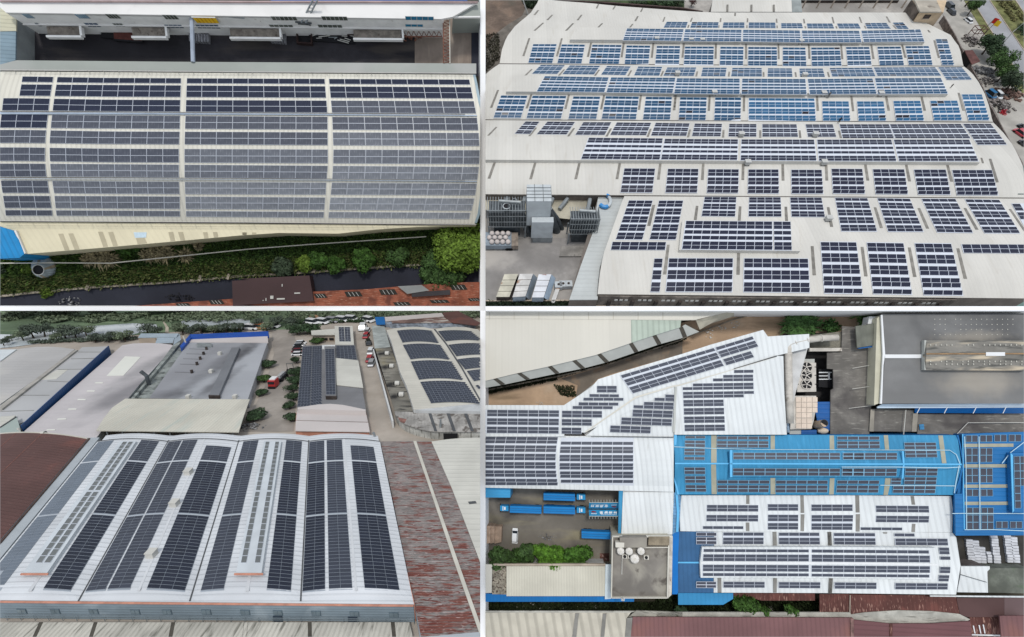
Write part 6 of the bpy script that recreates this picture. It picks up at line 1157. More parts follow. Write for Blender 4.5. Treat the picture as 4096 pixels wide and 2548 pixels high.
c = L.P(*q1('A2', 872, 345), 0); t = Th(L, 'scrap_cart', 'dark flat cart loaded with silvery scrap lengths', 'cart', (c.x, c.y, 0)); t.part('bed', box(c.x-6, c.x+6, c.y-1.8, c.y+1.8, .3, .7), M_BLK)
rr = random.Random(5)
for k in range(22): a = c+VV((rr.uniform(-5.5, 4.5), rr.uniform(-1.4, 1.4), .9)); t.part('scrap_length', tube([a, a+VV((rr.uniform(.8, 3), rr.uniform(-.7, .7), .1))], .12, 4), MATS['vent_pale'] if k % 3 else M_STL)
for s_ in (-4, 4):
    t.part('wheel', tube([c+VV((s_, -1.9, .35)), c+VV((s_, -1.6, .35))], .35, 8), M_TYRE)
for k, (x, y) in enumerate(((618, 365), (1090, 290), (1235, 295))):
    c = L.P(*q1('A2', x, y), 0); t = Th(L, 'scrap_bin', ('dark open bin left of the scrap cart', 'dark bin under the long canopy, left one', 'dark bin under the long canopy, right one')[k], 'bin', (c.x, c.y, 0)); 
    for a_ in ((-2, 2, 1.6, 1.9), (-2, 2, -1.9, -1.6), (-2, -1.7, -1.6, 1.6), (1.7, 2, -1.6, 1.6)): t.part('side', box(c.x+a_[0], c.x+a_[1], c.y+a_[2], c.y+a_[3], 0, 1.4), mat('bin_brown', C(60, 44, 42), .9, .2, 1))
    t.part('bottom', box(c.x-1.7, c.x+1.7, c.y-1.6, c.y+1.6, 0, .3), M_BLK)
c = L.P(*q1('A2', 205, 308), 0); solo(L, 'round_rack', tube([c+VV((math.cos(a/8*6.283)*2.2, math.sin(a/8*6.283)*1.1, .5)) for a in range(9)], .18, 5), M_STL, 'oval metal rack at the left of the middle doors', 'rack')
# ---- lower part: cream lean-to, weeds, road, brick roofs
M1L = mat('cream_leanto', C(234, 224, 192), .6, .03, .1, wave=((.80, .45), 1.1, .03, .06)); M1K = mat('skylight_tan', C(190, 180, 152), .6, .05, .4)
t = Th(L, 'cream_lean_to', 'bright cream lean-to roof tapering to the right below the barrel hall', 'roof', (400, 950)); HL = 8.3
t.part('roof', prism(L, [(-30, 887), (960, 893), (1905, 900)] + q('A4', 2230, 662, 1700, 678, 1310, 702, 925, 743, 370, 736, 0, 760) + q('A3', 1700, 812, 870, 884, 220, 937, -60, 975), HL, 0), M1L)
for a in ((550, 745, 595, 742, 655, 898, 612, 902), (645, 742, 690, 740, 750, 888, 705, 895), (925, 725, 970, 725, 1020, 866, 975, 868), (1022, 728, 1066, 726, 1112, 855, 1068, 862), (1285, 785, 1365, 782, 1388, 832, 1300, 842), (1590, 728, 1635, 726, 1655, 810, 1612, 815), (1682, 728, 1728, 726, 1748, 805, 1705, 806), (1918, 730, 1958, 728, 1970, 784, 1930, 788), (2012, 728, 2052, 728, 2062, 776, 2020, 780), (2290, 730, 2330, 730, 2330, 756, 2290, 760)): t.part('skylight', thinslab(L, q('A3', *a), HL+.05, .04), M1K)
for a in ((22, 732, 64, 732, 64, 756, 22, 758), (114, 732, 154, 732, 154, 752, 114, 754)): t.part('skylight', thinslab(L, q('A4', *a), HL+.05, .04), M1K)
t.part('pale_blue_panel', thinslab(L, q('A3', 1262, 730, 1385, 730, 1380, 780, 1275, 782), HL+.06, .04), mat('panel_sky', C(206, 226, 236), .5, .05, 2))
t = Th(L, 'blue_roof', 'bright blue ribbed roof corner at the left edge', 'roof', (20, 1000)); M1BL = mat('bright_blue_rib', C(34, 142, 204), .5, .05, .3, wave=((.94, .35), 1.2, .05, .3))
t.part('roof', prism(L, q('A3', -60, 655, 0, 678, 128, 715, 148, 760, 175, 800, 228, 935, 185, 972, -60, 980), 9.0, 0), M1BL); t.part('flashing', prism(L, q('A3', 130, 715, 150, 712, 240, 925, 228, 938, 195, 880, 172, 800), 8.9, 8.4), M1WR)
M1GR = mat('weed_ground', C(52, 62, 30), .95, .4, .08, bump=.5, bscale=.8, stain=[(C(84, 76, 44), .09, .5, .68, 'x'), (C(40, 40, 26), .06, .5, .65, None)])
sheet(L, 'weed_ground', [(0, 930), (1000, 880), (1921, 880), (1921, 1080)] + q('A4', 1500, 1045, 600, 1115, 0, 1160) + q('A3', 1500, 1205, 830, 1260, 0, 1335), .08, M1GR)
ml1, ml2, ml3, ml4 = leafmat('weed_dark', (.048, .088, .026)), leafmat('weed_green', (.09, .155, .035)), leafmat('weed_olive', (.13, .145, .05)), leafmat('weed_straw', (.24, .20, .11))
def band(seed, n, mm, sz, hg, lo, hi, x0=0, x1=1921):
    r = random.Random(seed); V, F = [], []
    top = [(0, 1005), (230, 1015), (400, 985), (700, 970), (1000, 940), (1300, 935), (1500, 915), (1921, 910)]; bot = [(0, 1180), (350, 1150), (700, 1125), (1000, 1108), (1250, 1088), (1600, 1065), (1921, 1060)]
    for _ in range(n):
        x = r.uniform(x0, x1); y = lerp(interp(top, x), interp(bot, x), r.uniform(lo, hi)); b = L.P(x, y, .1); s_ = sz*r.uniform(.5, 1.5); a = r.uniform(0, 6.283); d = VV((math.cos(a), math.sin(a), 0)); k = VV((-d.y, d.x, 0))
        tip = b + d*s_*r.uniform(.3, 1.2) + VV((0, 0, hg*r.uniform(.3, 1.2))); i = len(V); V += [b-k*s_*.25, b+k*s_*.25, tip+k*s_*.12, tip-k*s_*.12]; F.append((i, i+1, i+2, i+3))
    return V, F
solo(L, 'weeds', band(1, 13000, ml1, .7, 1.1, 0, 1), ml1, kind='stuff'); solo(L, 'weeds', band(2, 15000, ml2, .6, 1.2, .05, .95), ml2, kind='stuff'); solo(L, 'tall_grass', band(3, 9000, ml3, .7, 1.3, .6, 1.0), ml3, kind='stuff')
def clump(cx_, cy_, n, R_, mm, seed, name, ht=1.8, w=.16):
    r = random.Random(seed); b0 = L.P(cx_, cy_, .1); V, F = [], []
    for _ in range(n):
        a = r.uniform(0, 6.283); l = R_*r.uniform(.4, 1.0); d = VV((math.cos(a), math.sin(a), 0)); b = b0 + VV((r.uniform(-.2, .2)*R_, r.uniform(-.2, .2)*R_, 0)); k = VV((-d.y, d.x, 0))*w
        m1 = b+d*l*.5+VV((0, 0, ht*.9)); m2 = b+d*l+VV((0, 0, ht*r.uniform(.4, .9))); i = len(V); V += [b-k*.3, b+k*.3, m1+k, m1-k, m2]; F += [(i, i+1, i+2, i+3), (i+3, i+2, i+4)]
    return V, F
for k, (x, y, R_) in enumerate(((960, 965, 9), (1060, 985, 8), (1500, 925, 8), (1590, 935, 8), (1420, 950, 6), (1780, 950, 6), (870, 990, 6), (1900, 860, 4))):
    p = q1('A3', x, y); solo(L, 'straw_clump', clump(p[0], p[1], 110, R_*.42, ml4, 500+k, 'straw_clump'), ml4, ('large straw plume clump left of the cable bend', 'straw plumes at the cable bend', 'straw clump under the paired skylights', 'straw clump right of the paired skylights', 'low straw tuft between the clumps', 'thin straw clump toward the middle', 'small straw tuft at far left of the plumes', 'tiny straw tuft by the lean-to edge')[k], 'grass clump', 'straw grass clumps')
M_BSHY = leafmat('bush_yellow_green', (.13, .20, .03)); M_BSHG = leafmat('bush_mid', (.05, .11, .02))
for k, (fr, x, y, w, ht, mm, n, d) in enumerate((('A4', 2080, 830, 560, 7.5, leafmat('tree_bright', (.15, .24, .035)), 9000, 'big bright green tree at the right edge beside the barrel hall'), ('A4', 1180, 985, 230, 4, M_BSHG, 2500, 'round green bush in the middle of the weed strip'), ('A4', 760, 990, 200, 3.5, M_BSHG, 2200, 'green bush left of the round middle bush'), ('A4', 620, 1020, 160, 3, M_BSHY, 1600, 'yellow green bush near the strip wall'), ('A4', 920, 1030, 180, 3, M_BSHG, 1600, 'low bush touching the strip wall'), ('A4', 420, 1060, 200, 3, M_LEAFG, 1600, 'dull bush by the wall, left of the others'), ('A4', 1500, 960, 200, 3, M_LEAF, 1600, 'dark bush between the bright tree and the middle bush'), ('A4', 1900, 1080, 420, 4, M_LEAF, 4000, 'dark leafy mass below the big bright tree'), ('A3', 285, 1080, 95, 1.6, M_BSHY, 900, 'yellow green bush touching the round tank'), ('A3', 30, 1080, 130, 3, M_LEAFG, 1200, 'broad leaved plant at the left edge under the blue roof'), ('A3', 460, 1310, 110, 1.2, M_BSHY, 700, 'yellow weed patch on the strip wall at left'), ('A3', 1250, 870, 220, 2.5, M_BSHG, 1600, 'green creeper at the lean-to edge'))):
    p = q1(fr, x, y); tree(L, d, p, w/2.362, ht, 600+k, mm, n=n, size=.55, name='tree' if k == 0 else 'bush', cat='tree' if k == 0 else 'bush')
# wall and road
M1WA = mat('kerb_wall', C(158, 148, 132), .9, .25, .5, stain=[(C(84, 80, 70), .6, .55, .7, None)]); M1RD = mat('lane_asphalt_shaded', C(46, 48, 58), .9, .14, .08, bump=.02)  # lane asphalt is darkened to hold the shade lying on it
sheet(L, 'lane', q('A3', 0, 1330, 830, 1262, 1600, 1205, 2362, 1150) + q('A4', 600, 1120, 1500, 1055, 2290, 1000, 2290, 1450) + q('A3', 0, 1450), .10, M1RD)
t = Th(L, 'strip_wall', 'crumbly low wall between weed strip and dark lane', 'wall', (400, 1160)); wl = q('A3', -20, 1338, 420, 1290, 830, 1255, 1600, 1205, 2362, 1138) + q('A4', 300, 1130, 620, 1112, 1050, 1080, 1530, 1046, 1700, 1040)
for a, b in zip(wl, wl[1:]): t.part('wall_panel', prism(L, [(a[0], a[1]-5), (b[0], b[1]-5), (b[0], b[1]+3), (a[0], a[1]+3)], .8, 0), M1WA)
for x, y in q('A3', 850, 1250, 1905, 1165, 2170, 1150) + q('A4', 712, 1085): c = L.P(x, y, 0); t.part('pier', obox((c.x, c.y), (.4, 1), 1.6, .7, 0, 1.1), M1WA)
M1BRN = mat('dark_brown_roof', C(74, 54, 54), .7, .06, .1); M1BRK = mat('brick_paving', C(156, 92, 70), .9, .2, .4, stain=[(C(190, 150, 128), .7, .55, .72, 'x'), (C(112, 66, 54), .3, .5, .7, None)], wave=((.1, 1.0), .55, .01, .25))
t = Th(L, 'brick_terrace', 'orange red brick terrace roofs along the bottom edge', 'building', (1400, 1225)); t.part('roof', prism(L, q('A3', 1240, 1428, 2200, 1358, 2362, 1350) + q('A4', 690, 1290, 1200, 1268, 1500, 1242, 1980, 1205, 2290, 1200, 2290, 1460) + q('A3', 1240, 1460), 3.0, 0), M1BRK)
t2 = Th(L, 'brown_roof', 'flat dark brown roof with white litter at the bottom', 'roof', (1050, 1200)); t2.part('roof', prism(L, q('A3', 2192, 1188, 2362, 1180) + q('A4', 0, 1170, 655, 1138, 697, 1382, 0, 1416) + q('A3', 2362, 1420, 2200, 1428), 3.8, 0), M1BRN)
for k, (x, y, w_, h_) in enumerate(((398, 1232, 8, 24), (540, 1306, 55, 12), (385, 1360, 75, 14), (300, 1345, 30, 30), (245, 1365, 8, 26), (218, 1375, 8, 8))):
    solo(L, 'litter_piece', thinslab(L, q('A4', x-w_/2, y-h_/2, x+w_/2, y-h_/2-2, x+w_/2, y+h_/2-2, x-w_/2, y+h_/2), 4.0, .18), MATS['vent_pale'], ('small upright white scrap on the brown roof', 'flat white board on the right of the brown roof', 'long white planks on the brown roof', 'curled white litter on the brown roof', 'thin white stick on the brown roof', 'tiny white chip on the brown roof')[k], 'litter', 'litter on the brown roof')
M_GRL = mat('grille_dark', C(44, 42, 36), .7, .15, 1)
for fr, x0, y0, x1, y1 in (('A3', 1655, 1402, 1805, 1432), ('A3', 1970, 1372, 2122, 1412), ('A4', 695, 1312, 828, 1352), ('A4', 985, 1292, 1160, 1340), ('A4', 1310, 1272, 1490, 1322), ('A4', 1980, 1228, 2150, 1276), ('A4', 1445, 1392, 1620, 1425), ('A4', 1790, 1372, 1985, 1400), ('A4', 2150, 1355, 2280, 1382)):
    g = t.part('roof_window', thinslab(L, q(fr, x0, y0, x1-30, y0-4, x1, y1-4, x0+25, y1), 3.1, .1), M_GRL)
    for k in range(1, 4): xa = lerp(x0, x1-30, k/4); xb = lerp(x0+25, x1, k/4); t.part('bar', thinslab(L, q(fr, xa-2, y0+3, xa+2, y0+3, xb+2, y1-6, xb-2, y1-6), 3.14, .04), MATS['vent_pale'], parent=g)
solo(L, 'grey_awning', thinslab(L, q('A4', 1490, 1240, 1715, 1228, 1790, 1280, 1580, 1312), 4.2, .2), mat('awning_grey', C(142, 144, 142), .6, .05), 'pale grey awning on the brick roofs', 'awning')
solo(L, 'dark_parapet', prism(L, q('A4', 1622, 1298, 1985, 1275, 1985, 1320, 1622, 1342), 4.0, 3.0), mat('parapet_charcoal', C(66, 62, 64), .8, .1), 'charcoal block beside the grey awning', 'block')
solo(L, 'lane_clutter', heap(L, L.P(*q1('A3', 660, 1390), .1), 3, 1.5, 1.2, 21, 24), M_JK2, 'pale bin and clutter at the lower left of the lane', 'clutter', kind='stuff')
solo(L, 'lane_bikes', heap(L, L.P(*q1('A3', 1700, 1350), .1), 4, 1.2, 1.0, 22, 40), M_BLK, 'row of dark motorbikes by the brick terrace', 'motorbikes')
# round tank
c = L.P(*q1('A3', 432, 1062), 0); top = L.P(*q1('A3', 362, 1085), 3.2); t = Th(L, 'round_tank', 'round panelled cooling tank with dark mouth in the weeds', 'tank', (c.x, c.y, 0)); n = 20
for i in range(n):
    a0, a1 = i/n*6.283, (i+1)/n*6.283-.03; lo = [(c+VV((math.cos(a)*2.9, math.sin(a)*2.9, .8))) for a in (a0, a1)]; hi = [top+VV((math.cos(a)*1.3, math.sin(a)*1.3, 0)) for a in (a0, a1)]
    V = [lo[0], lo[1], hi[1], hi[0]]; V += [v-VV((0, 0, .2)) for v in V]; t.part('shell_panel', (V, [(0, 1, 2, 3), (7, 6, 5, 4), (0, 4, 5, 1), (1, 5, 6, 2), (2, 6, 7, 3), (3, 7, 4, 0)]), mat('tank_panel', C(176, 186, 190), .5, .15, .8) if i % 5 else mat('tank_panel_tan', C(172, 156, 132), .6, .15, .8))
t.part('skirt', tube([c+VV((0, 0, .1)), c+VV((0, 0, .79))], 2.85, 20), M1W); t.part('mouth_rim', tube([top+VV((math.cos(a/20*6.283)*1.3, math.sin(a/20*6.283)*1.3, .05)) for a in range(21)], .09, 5), MATS['vent_pale']); t.part('dark_mouth', tube([top+VV((0, 0, -.35)), top+VV((0, 0, -.25))], 1.25, 20), M_BLK)
cb = Th(L, 'cable_pipe', 'long pale pipe slung over the weed strip', 'pipe', (700, 1050)); pts = [L.P(x, y, 3.0) for x, y in q('A3', -20, 1023, 500, 1018, 1045, 1022, 1700, 955, 2362, 888) + q('A4', 700, 842, 1760, 771)]
cb.part('pipe', tube(pts, .15, 6), MATS['ridge_cream'])
for p in pts[1:-1]: cb.part('post', tube([VV((p.x, p.y, .1)), p], .12, 5), M_STL)
# ================================================================== SITE 4 (lower right): white and blue roofs seen from straight above
L = L4
M4W = mat('white_rib', C(232, 236, 236), .6, .04, .12, wave=(( .995, .08), .95, .04, .18), stain=[(C(206, 208, 206), .12, .58, .8, 'y')])
M4WE = mat('white_wall', C(206, 208, 204), .8, .08, .5)if 'white_wall' not in MATS else MATS['white_wall']
M4B = mat('blue_rib', C(62, 146, 190), .7, .07, .15, wave=('X', .8, .03, .10), stain=[(C(78, 164, 210), .25, .5, .75, 'y')]); M4BE = mat('blue_edge', C(30, 110, 172), .5, .05); M4BD = mat('blue_rib_deep', C(38, 116, 178), .55, .05, .2, wave=('Y', .8, .03, .12)); M4BN = mat('blue_rib_navy', C(58, 104, 148), .55, .08, .25, wave=('X', .8, .03, .16)); M4BK = mat('blue_kerb', C(104, 190, 238), .5, .03)
M4PV = mat('module_pewter', C(86, 91, 104, .85), .45, .05, .3, spec=.2, rnd=.07); M4PB = mat('module_plum_grey', C(84, 86, 98, .85), .45, .05, .3, spec=.2, rnd=.08)
M4SK = mat('skylight_grey', C(140, 138, 132), .6, .1, .6, rnd=.08); M4SB = mat('skylight_sand', C(172, 170, 150), .6, .07, .6); M4CR = mat('cream_plain', C(220, 216, 204), .65, .02, .06, wave=('X', 1.4, .01, .01)); M4CR2 = mat('cream_rib', C(212, 208, 192), .65, .04, .2, wave=('X', .52, .03, .12))
M4GN = mat('pale_green_rib', C(184, 196, 182), .65, .05, .3, wave=('X', 1.1, .04, .3)); M4LT = mat('leanto_pale_grey', C(190, 192, 186), .6, .05, .3); M_GRD = mat('ground_grey_yard', C(134, 128, 118), .9, .2, .06, bump=.04, stain=[(C(156, 148, 122), .06, .5, .72, 'x'), (C(84, 80, 76), .07, .5, .7, None)])
HR = 6.5
def roofp(t, name, Q, h, m, th=.25, label=None): return t.part(name, thinslab(L, Q, h, th), m, label=label)
sheet(L, 'ground', [(1942, 1243), (4096, 1243), (4096, 2548), (1942, 2548)], 0.0, mat('ground_dark_soil', C(70, 66, 54), .95, .3, .1, bump=.1))
M4S = mat('orange_soil', C(198, 170, 142), .95, .15, .08, bump=.1, bscale=1.5, stain=[(C(204, 184, 160), .09, .52, .75, None), (C(150, 130, 106), .07, .5, .7, 'x')])
sheet(L, 'soil', [(1942, 1560), (2350, 1380), (2930, 1243), (3700, 1243), (3520, 1400), (2900, 1440), (2560, 1640), (1942, 1640)], .05, M4S)
sheet(L, 'wheel_tracks', q('D1', 950, 860, 1300, 760, 1700, 640, 2419, 380, 2419, 560, 1600, 790, 1400, 860, 1130, 1110, 1150, 940), .08, mat('grey_soil', C(140, 130, 118), .95, .2, .15, stain=[(C(152, 128, 104), .3, .5, .7, None)]))
solo(L, 'soil_weeds', join(tufts(L, q('D1', 34, 960, 900, 800, 900, 870, 34, 1050), 2600, .3, 31, .05, .5), tufts(L, q('D1', 900, 800, 2419, 372, 2419, 410, 920, 850), 1600, .28, 32, .05, .4), tufts(L, q('D1', 860, 940, 1100, 950, 1130, 1080, 960, 1060), 500, .3, 33, .05, .4), tufts(L, q('D2', 0, 440, 340, 350, 340, 380, 0, 490), 500, .3, 35, .05, .4)), leafmat('soil_weed', (.05, .06, .03)), kind='stuff')
# cream hall top left
t = Th(L, 'cream_hall', 'large plain cream roof with a pale green ribbed patch, upper left corner', 'factory', q1('D1', 1200, 760))
roofp(t, 'roof', q('D1', -40, -20, 2650, -20, 2900, 36) + q('D2', 465, 152, 290, 155) + q('D1', 1795, 150, 1800, 428, 1370, 575, 1070, 648, 770, 720, 400, 800, -40, 905), 6.0, M4CR)
roofp(t, 'green_patch', q('D1', 1796, 151, 2404, 152, 2392, 240, 2050, 345, 1801, 427), 5.95, M4GN)
roofp(t, 'ridge_roof', q('D1', -40, 36, 2460, 36) + q('D2', 930, 36, 462, 148) + q('D1', 1800, 148, -40, 132), 6.08, M4CR, .12)
for k in range(8): x = 80+k*300; roofp(t, 'joint', q('D1', x, 30, x+5, 30, x+5, 145, x, 145), 6.12, mat('joint_tan', C(186, 180, 164), .7, .05), .03)
roofp(t, 'gable_wall', q('D2', 466, 155, 925, 38, 928, 104, 640, 195, 512, 268), [5.9, 5.9, 4.2, 4.2, 4.2], mat('gable_beige', C(196, 190, 172), .8, .1, .5))
t.part('wall', prism(L, q('D1', -30, -10, 2700, -10, 2419, 150, 1800, 415, 770, 705, -30, 890), 5.7, 0), M4WE)
tl = Th(L, 'lean_to_strip', 'grey lean-to strip with dark cross bands along the cream hall', 'roof', q1('D1', 1200, 740))
up = q('D1', -40, 900, 150, 862, 440, 795, 810, 712, 1105, 640, 1405, 562, 1790, 430, 2075, 335, 2400, 238) + q('D2', 335, 205); lo_ = q('D1', -40, 985, 250, 935, 550, 872, 905, 798, 1215, 738, 1505, 662, 1862, 540, 2140, 445, 2450, 360) + q('D2', 505, 292)
for (a, b, c, d) in zip(up, up[1:], lo_[1:], lo_): roofp(tl, 'roof_panel', [a, b, c, d], [5.7, 5.7, 4.6, 4.6], M4LT, .15)
for (a, d) in list(zip(up, lo_))[1:-1]: roofp(tl, 'dark_band', [(a[0]-8, a[1]+1), (a[0]+8, a[1]-3), (d[0]+8, d[1]-3), (d[0]-8, d[1]+2)], [5.78, 5.78, 4.68, 4.68], MATS['band_dark'] if 'band_dark' in MATS else M4SK, .05)
kb = Th(L, 'kerb_line', 'stained kerb running along the foot of the lean-to strip', 'kerb', q1('D2', 700, 220)); kl = q('D1', -40, 1010, 900, 828, 1500, 690, 2400, 385) + q('D2', 340, 350, 940, 130, 1340, 30)
for a, b in zip(kl, kl[1:]): kb.part('kerb_piece', prism(L, [a, b, (b[0], b[1]+5), (a[0], a[1]+5)], .5, 0), MATS['kerb_wall'] if 'kerb_wall' in MATS else M_CON)
for k, (x, y, s_) in enumerate(((625, 315, 12), (770, 258, 9), (940, 215, 10), (700, 1160, 9))):
    c = L.P(*q1('D2' if k < 3 else 'D1', x, y), .1); solo(L, 'litter', heap(L, c, s_*.12, s_*.08, .3, k+70, 12), MATS['vent_pale'], ('white rags on the bare soil, left of three', 'white scrap on the bare soil, middle', 'white scrap on the bare soil, right', 'white stone on the soil at lower left')[k], 'litter')
def clumpL(L, p, n, R_, seed, ht=2.2, w=.22):
    r = random.Random(seed); b0 = L.P(p[0], p[1], .2); V, F = [], []
    for _ in range(n):
        a = r.uniform(0, 6.283); rad = r.random()*.6; o = VV((math.cos(a*7+seed)*rad*R_, math.sin(a*7+seed)*rad*R_, 0)); l = R_*r.uniform(.35, .6); d = VV((math.cos(a), math.sin(a), 0)); b = b0+o+VV((0, 0, ht*.3*r.random())); k = VV((-d.y, d.x, 0))*w
        m1 = b+d*l*.5+VV((0, 0, ht*.6)); m2 = b+d*l+VV((0, 0, ht*r.uniform(.2, .6))); i = len(V); V += [b-k*.5, b+k*.5, m1+k, m1-k, m2]; F += [(i, i+1, i+2, i+3), (i+3, i+2, i+4)]
    return V, F
for k, (fr, x, y, R_, n, d) in enumerate((('D2', 1700, 200, 4.6, 520, 'large spiky green shrub on the soil above the white roof'), ('D3', 500, 90, 3.6, 360, 'spiky green shrub at the left of the dark grey hall'), ('D2', 2060, 240, 2.0, 140, 'low spiky shrub between the two large ones'), ('D3', 1800, 40, 3.2, 260, 'dark shrubs behind the dark grey hall'))):
    p = q1(fr, x, y); solo(L, 'spiky_shrub', clumpL(L, p, n, R_, 700+k), leafmat('spiky_green', (.06, .13, .035)), d, 'shrub')
# white roofs -------------------------------------------------------------
wr = Th(L, 'white_hall', 'bright white ribbed halls with grey arrays left of the blue roof', 'factory', q1('D4', 1000, 940))
roofp(wr, 'slanted_roof', q('D1', 990, 1178, 1315, 965, 1400, 868, 1640, 790, 2419, 560) + q('D2', 640, 450, 1278, 270, 1335, 350, 1835, 320, 1838, 488, 1450, 580, 930, 740, 200, 960, 190, 1000) + q('D1', 1240, 1512, 990, 1512), 6.6, M4W)
roofp(wr, 'triangle_roof', q('D1', 1560, 1300, 2310, 960, 2345, 980, 2316, 1400) + q('D4', 2310, 325, 1250, 312), 6.5, M4W)
roofp(wr, 'right_roof', q('D2', 205, 955, 930, 742, 1450, 585, 1522, 588, 1535, 1050) + q('D5', 1565, 298, 205, 298), 6.7, M4W)
def hb4(x, y):
    tt = (y-1736)/(1950-1736); return 6.0 + 1.3*4*max(0, min(1, tt))*(1-max(0, min(1, tt)))
roofp(wr, 'strip_roof', q('D1', -40, 1180, 992, 1182, 990, 1560, -40, 1560), 6.62, M4W)
wr.part('barrel_roof', grid(L, lambda u, v: (lerp(1925, 1930+2312/3.024, u), lerp(1640+ lerp(300, 330, u)/3.024, 1640+lerp(938, 990, u)/3.024, v)), 16, 10, hb4, skirt=0.0), [M4W, M4WE])
roofp(wr, 'south_roof', q('D4', 1700, 995, 2316, 992, 2296, 1505, 1680, 1500), 5.6, M4W)
wr.part('wall', prism(L, q('D1', 1000, 1190, 1410, 880, 2400, 570) + q('D2', 1270, 285, 1325, 355, 1820, 335, 1820, 480) + q('D5', 1540, 280, 200, 280) + q('D4', 2290, 985, 2280, 1490, 1700, 1490, 1700, 985), 5.5, 0), M4WE)
roofp(wr, 'ridge_gutter', q('D1', 1240, 1505, 1850, 1078, 2300, 945, 2370, 935) + q('D2', 930, 742, 1440, 585, 1432, 600, 930, 750, 262, 950) + q('D1', 2310, 960, 1860, 1095, 1250, 1512), 6.75, M4CR, .06)
roofp(wr, 'dark_slot', q('D2', 922, 738, 1440, 580, 1448, 592, 925, 745), 6.82, M_SEAM, .06)
roofp(wr, 'dark_slot', q('D4', 1310, 318, 2310, 324, 2310, 334, 1310, 322), 6.75, M_SEAM, .06); roofp(wr, 'joint_wall', q('D1', 2325, 960, 2350, 960, 2330, 1512, 2305, 1512), 6.8, M4LT, .2)
def arr4(label, fr, Q, cols, pat, m=M4PV, h=None, gap=.5, lift=.07, group='grey arrays on the white halls', **k):
    array(L, label, q(fr, *Q), cols, pat, m, h if h is not None else 6.7, gap=gap, lift=lift, edge=.014, mg=.985, persp=False, group=group, back=M_RAIL, **k)
# slanted arrays: frame D2 coordinates
arr4('long slanted array on the white roof, upper slope', 'D2', (-449, 820, 683, 487, 805, 705, -297, 1040), 10, '122')
arr4('short slanted array right of the long one', 'D2', (700, 482, 1148, 347, 1222, 470, 770, 605), 4, '12', gap=.4); arr4('lower slanted double row right of the long one', 'D2', (790, 625, 1128, 525, 1170, 600, 835, 700), 3, '2')
for k, (Q, c, p) in enumerate((((1383, 947, 1625, 947, 1625, 1028, 1383, 1028), 2, '2'), ((1292, 1045, 1652, 1050, 1652, 1085, 1292, 1083), 3, '1'), ((1220, 1090, 1707, 1093, 1707, 1128, 1218, 1127), 4, '1'), ((1162, 1145, 1645, 1150, 1645, 1187, 1160, 1185), 4, '1'), ((1090, 1190, 1577, 1194, 1577, 1230, 1088, 1228), 4, '1'), ((960, 1247, 1447, 1252, 1447, 1332, 960, 1328), 4, '2'), ((957, 1348, 1323, 1352, 1323, 1431, 957, 1427), 3, '2'), ((955, 1450, 1198, 1453, 1196, 1531, 955, 1528), 2, '2'))):
    arr4(f"{ordn(k, 8)} stepped array from the top, beside the bare soil", 'D1', Q, c, p)
arr4('wide array of three double rows at the left edge, upper white strip', 'D1', (-70, 1235, 928, 1243, 922, 1527, -75, 1518), 8, '222')
for k, (Q, c, p) in enumerate((((2212, 1050, 2328, 1055, 2325, 1133, 2210, 1130), 1, '2'), ((2082, 1090, 2205, 1093, 2205, 1131, 2080, 1128), 1, '1'), ((1952, 1140, 2316, 1150, 2310, 1233, 1950, 1222), 3, '2'), ((1826, 1180, 1946, 1183, 1946, 1220, 1824, 1216), 1, '1'), ((1818, 1233, 2305, 1250, 2300, 1332, 1812, 1318), 4, '2'), ((1680, 1328, 2293, 1350, 2290, 1432, 1675, 1412), 5, '2'), ((1547, 1425, 2037, 1442, 2033, 1523, 1540, 1508), 4, '2'))):
    arr4(f"{ordn(k, 8)} piece of the stepped arrays on the triangular roof", 'D1', Q, c, p)
for k, (Q, c, p) in enumerate((((925, 755, 1162, 752, 1162, 790, 925, 794), 2, '1'), ((793, 815, 1158, 810, 1158, 850, 793, 852), 3, '1'), ((670, 857, 1160, 853, 1160, 890, 670, 895), 4, '1'), ((427, 918, 1162, 908, 1164, 948, 427, 956), 6, '1'), ((303, 963, 1163, 950, 1163, 988, 303, 1000), 7, '1'), ((307, 1020, 1168, 1008, 1168, 1045, 307, 1057), 7, '1'), ((308, 1060, 1045, 1050, 1045, 1088, 310, 1098), 6, '1'), ((310, 1118, 800, 1112, 803, 1193, 314, 1198), 4, '2'), ((316, 1217, 806, 1212, 808, 1293, 318, 1298), 4, '2'), ((318, 1318, 812, 1313, 815, 1394, 322, 1398), 4, '2'), ((325, 1418, 815, 1415, 818, 1492, 328, 1498), 4, '2'))):
    arr4(f"{ordn(k, 11)} row from the top of the right stepped arrays", 'D2', Q, c, p)
def arrb(label, xl, xr, yt, yb, cols, rows, bl, br):
    def mf(u, v):
        w = 4*v*(1-v); x = lerp(xl-bl*w, xr-br*w, u); return (1930 + x/3.024, 1640 + (lerp(yt, yb, v) + (x-900)*.006)/3.024)
    array(L, label, [(0, 0)]*4, cols, rowsof(rows, .48), M4PV, hb4, lift=.07, edge=.014, mg=.985, mapf=mf, back=M_RAIL, group='grey arrays on the white halls')
arrb('broad array of the lower barrel roof, left of the seam', -86, 915, 327, 915, 8, '222222', 36, 30)
def mfr(u, v):
    w = 4*v*(1-v); x = lerp(955-25*w, 1824, u); return (1930 + x/3.024, 1640 + (lerp(340, 922, v) + (x-955)*.004)/3.024)
array(L, 'broad array of the lower barrel roof, right of the seam', [(0, 0)]*4, 7, [r_ for i, r_ in enumerate(rowsof('222222', .48)) if 0 < i < 11], M4PV, hb4, lift=.07, edge=.014, mg=.985, mapf=mfr, back=M_RAIL, group='grey arrays on the white halls')
